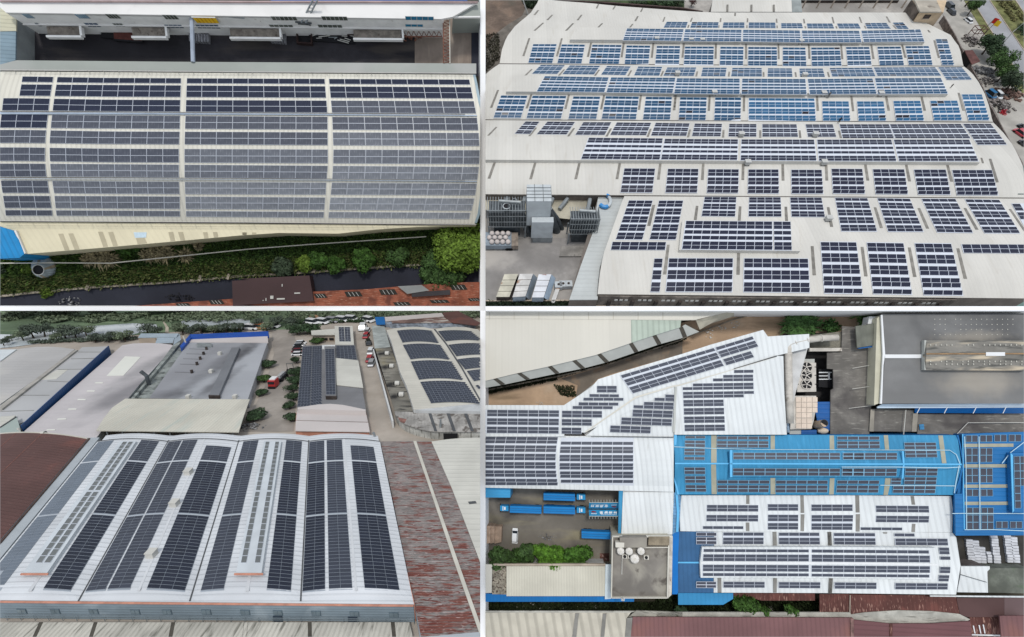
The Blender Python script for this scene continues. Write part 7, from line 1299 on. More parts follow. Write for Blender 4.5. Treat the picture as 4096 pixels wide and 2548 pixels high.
arr4('two module stub above the right barrel array', 'D4', (955, 340, 1198, 341, 1198, 377, 955, 376), 2, '1', h=6.1); arr4('four module stub below the right barrel array', 'D4', (948, 888, 1445, 890, 1445, 925, 948, 923), 4, '1', h=6.1)
# blue roof ---------------------------------------------------------------
bl = Th(L, 'blue_hall', 'long bright blue hall with raised ridge and framed arrays', 'factory', q1('D5', 1500, 1020))
def hbl(x, y): tt = max(0, min(1, (y-1740)/(1978-1740))); return 6.0 + 1.2*(1-abs(2*tt-1))
bR = [(1738, 3296+1612/3.024), (1860, 3296+1665/3.024), (1976, 3296+1572/3.024)]
bl.part('roof', grid(L, lambda u, v: (lambda y: (lerp(interp([(1738, 2699), (1905, 2699), (1978, 2716)], y), interp(bR, y), u), y+lerp(0, 2, u)))(lerp(1739, 1978, v)), 16, 10, hbl, skirt=0.0), [M4B, M4BE])
def hblm(x, y): tt = max(0, min(1, (y-1800)/(1908-1800))); return 7.2 + .7*(1-abs(2*tt-1))
bl.part('raised_roof', grid(L, quadfn([q1('D5', 880, 485), q1('D6', 960, 495), q1('D6', 965, 815), q1('D5', 885, 812)]), 12, 6, hblm, th=.9), [M4B, M4BE])
for fr, Q, h in (('D5', (212, 638, 880, 640, 880, 658, 212, 656), 7.35), ('D6', (965, 645, 1665, 648, 1665, 666, 965, 664), 7.35), ('D5', (880, 640, 2419, 645, 2419, 663, 880, 658), 8.0), ('D6', (400, 645, 965, 646, 965, 664, 400, 663), 8.0)): roofp(bl, 'ridge_cap', q(fr, *Q), h, M4BK, .1)
for Q in ((875, 485, 905, 485, 905, 812, 878, 812),): roofp(bl, 'raised_edge', q('D5', *Q), 8.0, M4BK, .25)
roofp(bl, 'raised_edge', q('D6', 945, 495, 965, 500, 975, 655, 962, 830, 942, 830, 955, 655), 8.0, M4BK, .25); roofp(bl, 'edge_flashing', q('D5', 200, 298, 235, 298, 225, 480, 215, 640, 225, 860, 262, 1022, 240, 1022, 205, 860, 198, 640), 6.4, M4BK, .3); roofp(bl, 'edge_flashing', q('D6', 1610, 303, 1640, 420, 1675, 640, 1630, 850, 1572, 1010, 1592, 1010, 1655, 850, 1690, 640, 1655, 420, 1625, 303), 6.3, M4BE, .3)
for fr, Q, h in (('D5', (650, 305, 715, 305, 715, 640, 648, 640), 0), ('D5', (648, 660, 708, 660, 718, 1018, 655, 1018), 0), ('D5', (1368, 308, 1420, 308, 1420, 490, 1368, 490), 0), ('D5', (1366, 822, 1425, 822, 1428, 1020, 1368, 1020), 0), ('D5', (2082, 308, 2135, 308, 2140, 492, 2084, 492), 0), ('D5', (2085, 825, 2142, 825, 2132, 1022, 2076, 1022), 0), ('D6', (722, 305, 775, 305, 790, 495, 740, 495), 0), ('D6', (742, 825, 815, 825, 772, 1028, 720, 1028), 0), ('D6', (1383, 308, 1438, 308, 1482, 645, 1428, 645), 0)):
    bl.part('skylight', grid(L, quadfn(q(fr, *Q)), 1, 5, lambda x, y: hbl(x, y)+.05, th=.05), M4SB)
AB = [('D5', (335, 312, 580, 312, 580, 345, 335, 345), 2, '1', 'topmost small pair at the left end of the blue hall'), ('D5', (330, 365, 578, 368, 578, 452, 330, 448), 2, '2', 'second small block at the left end of the blue hall'), ('D5', (325, 465, 575, 467, 575, 547, 322, 545), 2, '2', 'third small block at the left end of the blue hall'), ('D5', (322, 565, 575, 567, 573, 606, 322, 604), 2, '1', 'single row just above the left ridge of the blue hall'), ('D5', (322, 692, 578, 693, 580, 778, 325, 776), 2, '2', 'first small block below the left ridge of the blue hall'), ('D5', (330, 798, 582, 798, 585, 884, 333, 884), 2, '2', 'second small block below the left ridge of the blue hall'), ('D5', (338, 905, 588, 908, 592, 992, 340, 990), 2, '2', 'lowest small block at the left end of the blue hall'),
      ('D5', (718, 315, 1345, 318, 1345, 457, 715, 455), 5, '12', 'upper left array on the far slope of the blue hall'), ('D6', (158, 318, 672, 318, 680, 465, 155, 465), 4, '12', 'upper middle array on the far slope of the blue hall'), ('D6', (968, 392, 1355, 392, 1375, 572, 985, 575), 3, '22', 'upper right array on the far slope of the blue hall'),
      ('D5', (722, 848, 1360, 850, 1345, 997, 722, 995), 5, '12', 'lower left array on the near slope of the blue hall'), ('D5', (1430, 850, 2062, 852, 2058, 1000, 1425, 1000), 5, '12', 'second lower array on the near slope of the blue hall'), ('D6', (160, 850, 672, 852, 658, 1002, 145, 1000), 4, '12', 'third lower array on the near slope of the blue hall'), ('D6', (985, 703, 1380, 705, 1358, 903, 965, 900), 3, '22', 'block right of the raised ridge on the near slope'), ('D6', (835, 918, 1358, 918, 1345, 1008, 830, 1004), 4, '2', 'lowest right array on the near slope of the blue hall'), ('D6', (812, 822, 938, 822, 932, 902, 808, 900), 1, '2', 'tiny stack of two beside the sand coloured band')]
MFB = mat('frame_sky', C(150, 205, 236), .5, .02)
for fr, Q, c, p, d in AB: array(L, 'grey ' + d, q(fr, *Q), c, p, M4PB, hbl, gap=.35, lift=.2, edge=.02, mg=.985, persp=False, group='arrays on the blue hall', fm=MFB)
for fr, Q, c, d in (('D5', (915, 515, 2212, 517, 2210, 600, 915, 597), 10, 'long array on the far side of the raised blue ridge'), ('D6', (230, 517, 888, 517, 885, 600, 228, 600), 5, 'short array on the far side of the raised blue ridge, right'), ('D5', (2240, 515, 2419+80, 517, 2419+80, 600, 2240, 598), 2, 'small middle array on the far side of the raised blue ridge'), ('D5', (912, 703, 2212, 707, 2210, 798, 910, 793), 10, 'long array on the near side of the raised blue ridge'), ('D6', (215, 707, 885, 709, 880, 800, 212, 800), 5, 'short array on the near side of the raised blue ridge, right'), ('D5', (2235, 705, 2419+85, 707, 2419+85, 799, 2232, 798), 2, 'small middle array on the near side of the raised blue ridge')):
    array(L, d, q(fr, *Q), c, '2', M4PB, hblm, lift=.18, edge=.02, mg=.985, persp=False, group='arrays on the blue hall', fm=MFB)
M_CABL = mat('cable_white', C(196, 228, 240), .5, .02)
def cable(label, pts, h, r_=.07, m=None, hf=None): solo(L, 'roof_cable', tube([L.P(p[0], p[1], (hf(*p) if hf else h)+.2) for p in pts], r_, 5), m or M_CABL, label, 'cable', 'roof cables')
cable('thin white cable crossing the far slope of the blue hall', q('D5', 200, 445, 700, 465, 1200, 478, 2419, 482) + q('D6', 700, 484, 1520, 486, 1600, 540, 1640, 640, 1600, 850, 1575, 1005), 7, hf=hbl)
cable('thin white cable along the near slope of the blue hall', q('D6', 680, 910, 1200, 915, 1590, 918), 7, hf=hbl); cable('short white cable on the near side of the raised ridge', q('D6', 215, 690, 900, 690, 1480, 700, 1650, 690), 8.2)
# right blue roof
b2_ = Th(L, 'blue_side_hall', 'deep blue roof with upright framed arrays at the right edge', 'factory', q1('D6', 2000, 1500))
roofp(b2_, 'roof', q('D6', 1680, 292, 2470, 262, 2470, 1512) + q('D9', 2470, 282, 1595, 285) + q('D6', 1590, 1320, 1580, 1015, 1668, 1012, 1690, 660), 6.3, M4BD); b2_.part('wall', prism(L, q('D6', 1700, 300, 2450, 280) + q('D9', 2450, 270, 1605, 275) + q('D6', 1600, 1100), 6.0, 0), M4BE)
roofp(b2_, 'raised_roof', q('D6', 2262, 522, 2470, 515, 2470, 1242, 2285, 1240), 7.3, M4BD, .9); roofp(b2_, 'raised_edge', q('D6', 2258, 520, 2285, 545, 2300, 1215, 2282, 1245), 7.38, M4BK, .1); roofp(b2_, 'edge_flashing', q('D6', 1672, 292, 1684, 292, 1706, 1450, 1692, 1450), 6.38, M4BK, .1)
for Q in ((1692, 408, 2292, 406, 2292, 445, 1692, 450), (1690, 655, 2260, 655, 2260, 695, 1690, 697), (1695, 902, 2265, 900, 2265, 940, 1695, 942), (1700, 1110, 2270, 1108, 2270, 1148, 1700, 1150)): roofp(b2_, 'skylight', q('D6', *Q), 6.36, M4SB, .05)
for Q, c, p, d in (((1715, 305, 1862, 305, 1862, 390, 1715, 390), 2, '1', 'first pair from the left in the top row'), ((1888, 303, 2038, 303, 2038, 387, 1888, 387), 2, '1', 'second pair from the left in the top row'), ((2060, 298, 2212, 297, 2212, 383, 2060, 384), 2, '1', 'third pair from the left in the top row'), ((2236, 296, 2388, 295, 2388, 382, 2236, 383), 2, '1', 'rightmost pair in the top row'), ((1717, 460, 1865, 460, 1865, 635, 1717, 635), 2, '11', 'left block under the top sand band'), ((1890, 460, 2040, 460, 2038, 633, 1888, 633), 2, '11', 'right block under the top sand band'), ((1717, 705, 1868, 705, 1870, 880, 1720, 880), 2, '11', 'left block under the second sand band'), ((1890, 705, 2042, 703, 2042, 880, 1893, 880), 2, '11', 'right block under the second sand band'), ((1722, 958, 1872, 958, 1872, 1045, 1722, 1045), 2, '1', 'left pair under the third sand band'), ((1895, 957, 2045, 957, 2045, 1043, 1897, 1045), 2, '1', 'right pair under the third sand band'), ((1725, 1180, 1877, 1180, 1877, 1446, 1727, 1446), 2, '111', 'left tall block under the lowest sand band'), ((1902, 1180, 2053, 1180, 2053, 1446, 1904, 1446), 2, '111', 'right tall block under the lowest sand band'), ((2080, 1346, 2228, 1346, 2228, 1433, 2080, 1433), 2, '1', 'pair left of centre at the bottom edge'), ((2250, 1346, 2400, 1346, 2400, 1433, 2250, 1433), 2, '1', 'pair at the bottom right edge')):
    array(L, d + ' of the blue side hall', q('D6', *Q), c, rowsof(p, .0), M4PB, 6.3, lift=.15, edge=.03, mg=.97, persp=False, group='arrays on the blue side hall', fm=MFB)
array(L, 'tall array on the raised roof of the blue side hall', q('D6', 2295, 558, 2445, 555, 2465, 1190, 2310, 1190), 2, rowsof('1111111', 0), M4PB, 7.3, lift=.15, edge=.03, mg=.97, persp=False, group='arrays on the blue side hall', fm=MFB)
cable('long upright white cable left of the side hall arrays', q('D6', 1700, 320, 1718, 700, 1725, 1440), 6.4); cable('upright white cable between the side hall arrays', q('D6', 1875, 320, 1882, 800, 1888, 1440), 6.4); cable('slanting white cable near the raised blue roof', q('D6', 2155, 645, 2250, 520, 2419, 390), 6.5); cable('level white cable below the raised blue roof', q('D6', 1550, 1252, 1700, 1250, 2419, 1252), 6.5)
cable('outline cable at the bottom of the blue side hall', q('D6', 1700, 1448, 2050, 1446, 2419, 1462), 6.4)
# lower white halls
lw = Th(L, 'lower_white_hall', 'lower white ribbed halls with skylight bands and scattered arrays', 'factory', q1('D8', 1600, 980)); h5 = 5.2
roofp(lw, 'upper_roof', q('D5', 290, 1032, 2419, 1030) + q('D6', 1540, 1042, 1558, 1200) + q('D9', 1550, 245) + q('D8', 685, 238, 275, 232) + q('D5', 268, 1240), h5, M4W)
roofp(lw, 'lower_roof', q('D8', 686, 241, 2419, 241) + q('D9', 1550, 248, 1600, 310, 1652, 650, 1598, 1000, 400, 985) + q('D8', 2000, 980, 680, 975), h5-.1, M4W)
lw.part('wall', prism(L, q('D8', 700, 250) + q('D9', 1560, 260, 1630, 650, 1580, 985) + q('D8', 700, 960), h5-.5, 0), mat('wall_dull_brown', C(120, 112, 108), .9, .2, .6))  # walls in a plain dull brown
hmn = h5+.9
roofp(lw, 'raised_roof', q('D8', 540, 425, 2419, 425) + q('D9', 1345, 435, 1385, 640, 1340, 815) + q('D8', 2000, 797, 523, 795, 515, 612), hmn, M4W, .85)
roofp(lw, 'raised_ridge', q('D8', 530, 604, 2419, 608) + q('D9', 1380, 630, 1380, 650) + q('D8', 2419, 632, 520, 626), hmn+.08, M_CW, .08)
for fr, s in (('D5', '1073,1035,1112,1035,1112,1137,1073,1137 1068,1362,1112,1362,1112,1465,1070,1465 1728,1035,1768,1035,1775,1245,1732,1245 1733,1262,1778,1262,1772,1465,1730,1465 2392,1035,2440,1035,2445,1240,2398,1240 2400,1260,2450,1260,2445,1470,2398,1470'), ('D6', '1048,1042,1088,1042,1103,1145,1062,1145 1065,1378,1107,1378,1100,1475,1058,1475'), ('D8', '1394,240,1440,240,1445,425,1400,425 2058,240,2098,240,2112,425,2068,425 728,797,772,797,775,975,730,975 1402,802,1445,802,1442,975,1402,975 2078,802,2122,802,2112,982,2068,982'), ('D9', '45,242,90,242,98,425,52,425 62,805,107,805,98,985,52,985 718,245,765,245,765,262,722,262')):
    for it in s.split(): roofp(lw, 'skylight', q(fr, *map(float, it.split(','))), h5+.04, M4SK, .05)
LA = [('D5', (597, 1147, 1220, 1150, 1220, 1230, 595, 1228), 5, '2', 'first array from the left in the top row'), ('D5', (590, 1268, 1220, 1270, 1218, 1350, 590, 1348), 5, '2', 'first array from the left in the second row'), ('D5', (548, 1403, 1040, 1405, 1040, 1442, 548, 1441), 4, '1', 'single row at the left under the second row'), ('D5', (1333, 1138, 1703, 1139, 1703, 1220, 1335, 1219), 3, '2', 'second array in the top row'), ('D5', (1335, 1265, 1705, 1267, 1703, 1447, 1333, 1447), 3, '22', 'square double block below the second array'), ('D5', (1860, 1142, 2362, 1143, 2362, 1223, 1860, 1222), 4, '2', 'third array in the top row'), ('D5', (1862, 1270, 2369, 1270, 2358, 1452, 1860, 1450), 4, '22', 'double block below the third array'), ('D6', (625, 1155, 1268, 1160, 1275, 1242, 630, 1236), 5, '2', 'rightmost array in the top row'), ('D6', (630, 1277, 1275, 1282, 1268, 1363, 625, 1358), 5, '2', 'rightmost array in the second row'), ('D6', (442, 1417, 948, 1421, 948, 1457, 442, 1453), 4, '1', 'single row under the rightmost arrays'),
      ('D8', (795, 246, 1285, 248, 1285, 390, 790, 390), 4, '12', 'first array above the raised white roof'), ('D8', (1467, 249, 1958, 250, 1968, 394, 1467, 391), 4, '12', 'second array above the raised white roof'), ('D9', (118, 253, 618, 255, 628, 398, 122, 394), 4, '12', 'third array above the raised white roof'), ('D9', (850, 257, 1095, 260, 1100, 298, 853, 296), 2, '1', 'short pair above the rightmost array'), ('D9', (860, 319, 1495, 322, 1505, 406, 865, 402), 5, '2', 'rightmost array above the raised white roof'),
      ('D8', (797, 842, 1298, 845, 1298, 918, 797, 917), 4, '2', 'first array along the bottom eave'), ('D8', (1467, 846, 1973, 849, 1970, 925, 1467, 922), 4, '2', 'second array along the bottom eave'), ('D9', (130, 850, 637, 855, 637, 932, 128, 929), 4, '2', 'third array along the bottom eave'), ('D9', (862, 858, 1500, 863, 1497, 940, 860, 937), 5, '2', 'fourth array along the bottom eave'),
      ('D9', (1387, 428, 1515, 430, 1522, 514, 1400, 512), 1, '2', 'upper small pair at the right end'), ('D9', (1403, 537, 1530, 538, 1532, 580, 1408, 579), 1, '1', 'single module at the right end above the ridge'), ('D9', (1403, 662, 1532, 664, 1527, 742, 1400, 740), 1, '2', 'small pair at the right end below the ridge'), ('D9', (1390, 762, 1520, 765, 1508, 842, 1384, 840), 1, '2', 'lowest small pair at the right end')]
for fr, Q, c, p, d in LA: arr4(d + ', lower white hall', fr, Q, c, p, h=h5, group='arrays on the lower white hall')
for fr, Q, c, p, d in (('D8', (557, 446, 1832, 453, 1832, 490, 556, 485), 10, '1', 'far left single row'), ('D8', (553, 510, 1833, 515, 1833, 600, 548, 595), 10, '2', 'far left double row'), ('D8', (548, 636, 1832, 641, 1832, 724, 547, 718), 10, '2', 'near left double row'), ('D8', (547, 737, 1832, 742, 1832, 780, 547, 776), 10, '1', 'near left single row'), ('D9', (-150, 452, 1270, 463, 1272, 505, -150, 492), 11, '1', 'far right single row'), ('D9', (-150, 515, 1282, 527, 1285, 613, -150, 602), 11, '2', 'far right double row'), ('D9', (-152, 644, 1285, 655, 1282, 738, -152, 726), 11, '2', 'near right double row'), ('D9', (-152, 745, 1280, 757, 1272, 795, -152, 782), 11, '1', 'near right single row')):
    arr4(f"{d} on the raised roof, lower white hall", fr, Q, c, p, h=hmn, group='arrays on the raised white roof')
# dusty blue strip roofs left of it
ds = Th(L, 'dusty_blue_roof', 'dusty blue ribbed roof between the flat rooftop and the white hall', 'roof', q1('D8', 400, 960))
roofp(ds, 'roof', q('D8', 252, 235, 684, 238, 684, 300, 684, 405, 540, 425, 518, 612, 525, 795, 678, 800, 678, 976, 245, 976), h5-.05, M4BN); roofp(ds, 'ridge_cap', q('D8', 248, 603, 520, 603, 516, 622, 248, 620), h5+.1, M4BK, .1); ds.part('wall', prism(L, q('D8', 262, 245, 660, 250, 660, 960, 262, 960), h5-.4, 0), M4BE)
for Q, c, p, d in (((468, 247, 716, 248, 716, 392, 468, 390), 2, '12', 'pair of framed arrays at the top of the dusty blue roof'), ((468, 842, 713, 842, 713, 920, 468, 918), 2, '2', 'framed array at the bottom of the dusty blue roof')): array(L, d, q('D8', *Q), c, p, M4PB, h5+.1, gap=.3, lift=.15, edge=.03, persp=False, group='arrays on the dusty blue roof')
solo(L, 'sky_blue_canopy', thinslab(L, q('D8', 250, 980, 915, 982, 915, 1050, 795, 1122, 252, 1122), 3.8, .25), mat('blue_canopy', C(60, 148, 200), .5, .06, .2, wave=('X', .8, .03, .1)), 'light blue canopy roof below the dusty blue roof', 'canopy')
bs = Th(L, 'blue_walkway_roof', 'narrow blue walkway roof running down beside the white halls', 'roof', q1('D8', 215, 990)); roofp(bs, 'roof', q('D8', 176, 255, 262, 235, 248, 600, 248, 975, 240, 995, 178, 995), 5.5, mat('walkway_blue', C(10, 116, 196), .5, .05)); roofp(bs, 'roof', q('D5', 188, 990, 265, 1025, 285, 1040, 262, 1470, 205, 1485, 182, 1512), 5.6, mat('grey_blue_ladder_roof', C(110, 160, 200), .5, .15, .6, wave=('Y', .6, .04, .3))); roofp(bs, 'flashing', q('D5', 205, 860, 238, 860, 262, 1240, 250, 1475, 225, 1475, 235, 1240), 5.9, M4BK, .1)
# flat rooftop with tanks
fr_ = Th(L, 'flat_roof_block', 'stained flat concrete rooftop with white water tanks', 'building', q1('D7', 1900, 1040)); HF_ = 8.0; M4F = mat('stained_concrete', C(136, 131, 124), .9, .15, .15, stain=[(C(160, 155, 144), .18, .48, .66, None), (C(100, 94, 88), .4, .54, .7, None)])
fr_.part('block', prism(L, q('D7', 1575, 300, 2262, 300, 2240, 1040, 1560, 1040), HF_-.35, 0), MATS['gable_beige'])
roofp(fr_, 'roof', q('D7', 1575, 300, 2262, 300, 2240, 1038, 1562, 1038), HF_-.3, M4F)
for Q in ((1570, 294, 2300, 292, 2290, 308, 1570, 306), (1568, 294, 1580, 294, 1566, 1045, 1554, 1045), (2248, 294, 2262, 294, 2242, 1045, 2232, 1045), (1556, 1036, 2245, 1036, 2245, 1046, 1556, 1046)): fr_.part('parapet', prism(L, q('D7', *Q), HF_+.4, HF_-.35), M4CR)
fr_.part('side_wall', prism(L, q('D7', 2262, 294, 2302, 294, 2288, 1000, 2244, 1042), HF_-1.2, 0), mat('peeling_wall', C(214, 208, 198), .8, .15, .8, stain=[(C(140, 104, 92), .9, .6, .72, 'y')]))
fr_.part('stair_roof', prism(L, q('D7', 1662, 310, 1990, 306, 1985, 430, 1662, 432), HF_+1.2, HF_-.3), M4F); fr_.part('stair_box', prism(L, q('D7', 1610, 368, 1715, 372, 1712, 430, 1610, 428), HF_+1.4, HF_), M4CR); fr_.part('side_room', prism(L, q('D7', 2010, 300, 2262, 300, 2258, 405, 2005, 400), HF_+.6, HF_-.3), mat('side_room_tan', C(150, 138, 118), .9, .2, .5)); fr_.part('low_wall', prism(L, q('D7', 1870, 428, 2250, 424, 2250, 434, 1870, 438), HF_+.3, HF_-.3), M4CR)
for k, (x, y, r_) in enumerate(((1672, 474, 1.05), (1775, 477, 1.05), (1918, 475, 1.05), (1843, 568, 1.25))):
    c = L.P(*q1('D7', x, y), HF_+1.3); w = Th(L, 'water_tank', ('left', 'second', 'right', 'largest, lower')[k] + ' round white water tank on the flat rooftop', 'water tank', (c.x, c.y, HF_-.3), 'rooftop water tanks'); cc = VV((c.x, c.y, 0)); r_ *= .62*1.0
    r_ = (13 if k < 3 else 15.5)*.0505
    w.part('drum', tube([cc+VV((0, 0, HF_)), cc+VV((0, 0, HF_+1.3)), cc+VV((0, 0, HF_+1.55))], [r_, r_, r_*.45], 18), mat('tank_white', C(232, 228, 220), .5, .03)); w.part('lid', tube([cc+VV((0, 0, HF_+1.55)), cc+VV((0, 0, HF_+1.65))], r_*.3, 10), M4CR)
    for a in range(6): A = a/6*6.283; w.part('lid_rib', tube([cc+VV((math.cos(A)*r_*.9, math.sin(A)*r_*.9, HF_+1.36)), cc+VV((0, 0, HF_+1.6))], .025, 4), M_SEAM)
    for s_ in (-1, 1): w.part('stand', box(c.x+s_*r_*.5-.08, c.x+s_*r_*.5+.08, c.y-r_*.8, c.y+r_*.8, HF_-.3, HF_-.01), M_STD)
for k, (x, y) in enumerate(((1718, 530), (1785, 530), (1978, 542))):
    c = L.P(*q1('D7', x, y), HF_); w = Th(L, 'air_conditioner', ('left', 'middle', 'right')[k] + ' small square unit beside the rooftop water tanks', 'air conditioner', (c.x, c.y, HF_-.3), 'rooftop units'); w.part('case', box(c.x-.45, c.x+.45, c.y-.35, c.y+.35, HF_-.25, HF_+.4), M4CR); w.part('fan', tube([VV((c.x, c.y, HF_+.41)), VV((c.x, c.y, HF_+.44))], .3, 12), M_BLK)
pp = q('D7', 1690, 520, 1685, 755); solo(L, 'rooftop_pipe', tube([L.P(*p, HF_) for p in pp], .07, 5), MATS['vent_pale'], 'thin pale pipe lying on the flat rooftop', 'pipe')
p = q1('D7', 1690, 1030); c = L.P(*p, HF_+.4); person(L, 'person in pale top at the bottom edge of the flat rooftop', c, 1.7, M_CW, M_GRYC, 1.0)
solo(L, 'white_tile_walk', thinslab(L, q('D7', 1488, 635, 1562, 635, 1556, 1050, 1480, 1055), 5.2, .3), mat('tile_white_blue', C(214, 226, 232), .6, .05, .5), 'narrow white tiled walkway left of the flat rooftop', 'walkway')
cr = Th(L, 'cream_lower_roof', 'cream ribbed roof below the row of trees', 'roof', q1('D7', 900, 1018)); roofp(cr, 'roof', q('D7', 290, 655, 1484, 655, 1480, 1018, 290, 1018), 5.0, M4CR2); cr.part('wall', prism(L, q('D7', 300, 665, 1475, 665, 1470, 1008, 300, 1008), 4.7, 0), M4WE); roofp(cr, 'top_wall', q('D7', 130, 628, 1488, 628, 1488, 650, 130, 650), 5.3, M_CON, .5); roofp(cr, 'left_roof', q('D7', -40, 632, 118, 635, 110, 978, -40, 980), 5.1, M4CR)
roofp(cr, 'gravel_roof', q('D7', 122, 648, 288, 648, 288, 998, 116, 995), 4.6, mat('gravel_speckle', C(164, 156, 140), .95, .25, 1.2, speck=(C(84, 70, 62), 2.6, .52, .62)))
roofp(cr, 'blue_eave', q('D7', -40, 982, 290, 998, 290, 1020, 1480, 1022, 1835, 1050, 1832, 1085, -40, 1086), 4.3, mat('eave_blue', C(14, 112, 182), .5, .06, .2, wave=('X', .7, .02, .12)))
# yard with lorries
sheet(L, 'yard', q('D4', -20, 900, 1700, 930, 1700, 1512) + q('D7', 1600, 640, -20, 660), .06, M_GRD)
solo(L, 'blue_shed_roof', prism(L, q('D4', -40, 935, 338, 942, 335, 1060, -40, 1058), 4.2, 0), mat('light_blue_rib', C(64, 160, 214), .5, .05, .3, wave=('Y', .6, .02, .1)), 'light blue shed roof at the left edge of the yard', 'roof')
bc = Th(L, 'blue_gate_frame', 'upright blue gate frame between yard and white roof', 'frame', q1('D4', 1670, 1500)); roofp(bc, 'beam', q('D4', 1650, 960, 1700, 960, 1672, 1512, 1642, 1512), 5.5, M4B, .5); roofp(bc, 'beam_cap', q('D4', 1640, 945, 1712, 945, 1712, 968, 1640, 968), 5.8, M4BE, .6)
M_TB = mat('lorry_blue', C(10, 130, 202), .45, .04, .3, wave=('Y', .8, .02, .12)); M_TC = mat('cab_blue', C(40, 150, 206), .35, .04)
def lorry(label, x0, x1, y0, y1, fr='D4', cab=1, ht=2.6):
    (a0, b0), (a1, b1) = q(fr, x0, y0, x1, y1); A = L.P(a0, b0, ht); B = L.P(a1, b1, ht); xa, xb, ya, yb = A.x, B.x, B.y, A.y
    t = Th(L, 'lorry', label, 'lorry', ((xa+xb)/2, (ya+yb)/2, 0), 'blue lorries in the yard')
    t.part('cargo_box', box(xa, xb, ya, yb, .9, ht), M_TB); t.part('chassis', box(xa+.1, xb+(1.6 if cab > 0 else 0)-.1, ya+.5, yb-.5, .5, .89), M_BLK)
    for k in range(1, 3): y = lerp(ya, yb, k/3); t.part('roof_rib', box(xa+.1, xb-.1, y-.05, y+.05, ht+.001, ht+.05), M4BE)
    ym = (ya+yb)/2
    if cab:
        s_ = cab; e = xb+.35 if s_ > 0 else xa-.35; f = e + s_*1.75; l0, l1 = min(e, f), max(e, f)
        t.part('cab', box(l0, l1, ya+.15, yb-.15, .5, 2.0), M_TC); t.part('windscreen', box(f-.02 if s_ > 0 else f-.1, f+.1 if s_ > 0 else f+.02, ya+.25, yb-.25, 1.2, 1.9), M_GLS); t.part('roof_marking', join(box(l0+.5, l0+.65, ym-.45, ym+.45, 2.001, 2.04), box(l0+.8, l0+1.15, ym-.3, ym+.3, 2.001, 2.04)), M_CW); t.part('mirror', join(box(f-.1, f+.05, ya-.15, ya+.1, 1.3, 1.7), box(f-.1, f+.05, yb-.1, yb+.15, 1.3, 1.7)), M_BLK)
    for x in (xa+.8, xa+1.7, xb-1.0) + ((xb+1.4,) if cab > 0 else ()):
        for y in (ya+.1, yb-.4): t.part('wheel', tube([VV((x, y, .45)), VV((x, y+.3, .45))], .45, 10), M_TYRE)
lorry('blue lorry in the upper row with cab to the right', 738, 1120, 1008, 1102); lorry('blue lorry in the lower row, right one', 738, 1120, 1165, 1262); lorry('blue lorry in the lower row, left one with cab to the left', 330, 712, 1160, 1255, cab=-1); lorry('blue lorry parked near the flat rooftop block', 1198, 1580, 232, 332, 'D7', cab=1)
# signboards with lettering
M_SGN = mat('sign_sky_blue', C(52, 152, 200), .5, .08, .6); M_LTR = mat('lettering_white', C(240, 246, 250), .6, .02); M_EMB = mat('emblem_red', C(150, 50, 60), .6, .05)
GLY = {0: [(.5,1,0,.65),(.5,1,1,.65),(.15,.62,.85,.62),(.2,.42,.8,.42),(.5,.62,.5,0),(.25,.3,.35,.12),(.75,.3,.65,.12),(.05,0,.95,0)],
       1: [(.3,1,.9,1),(.3,.6,.9,.6),(.3,1,.3,.6),(.9,1,.9,.6),(.3,.8,.9,.8),(.05,.45,.95,.45),(.2,.3,.05,0),(.4,.3,.35,0),(.6,.3,.65,.05),(.85,.3,.98,0)],
       2: [(.05,.9,.45,.9),(.25,.9,.05,.5),(.1,.5,.4,.5),(.1,.5,.1,.1),(.4,.5,.4,.1),(.1,.1,.4,.1),(.55,1,.55,0),(.55,.7,.95,.95),(.75,.75,.75,0),(.95,.6,.6,.3)],
       3: [(.05,.7,.5,.7),(.28,1,.28,0),(.28,.65,.05,.25),(.3,.6,.48,.4),(.55,.7,1,.7),(.8,1,.8,0),(.8,.65,.55,.25),(.8,.0,.7,.08)]}
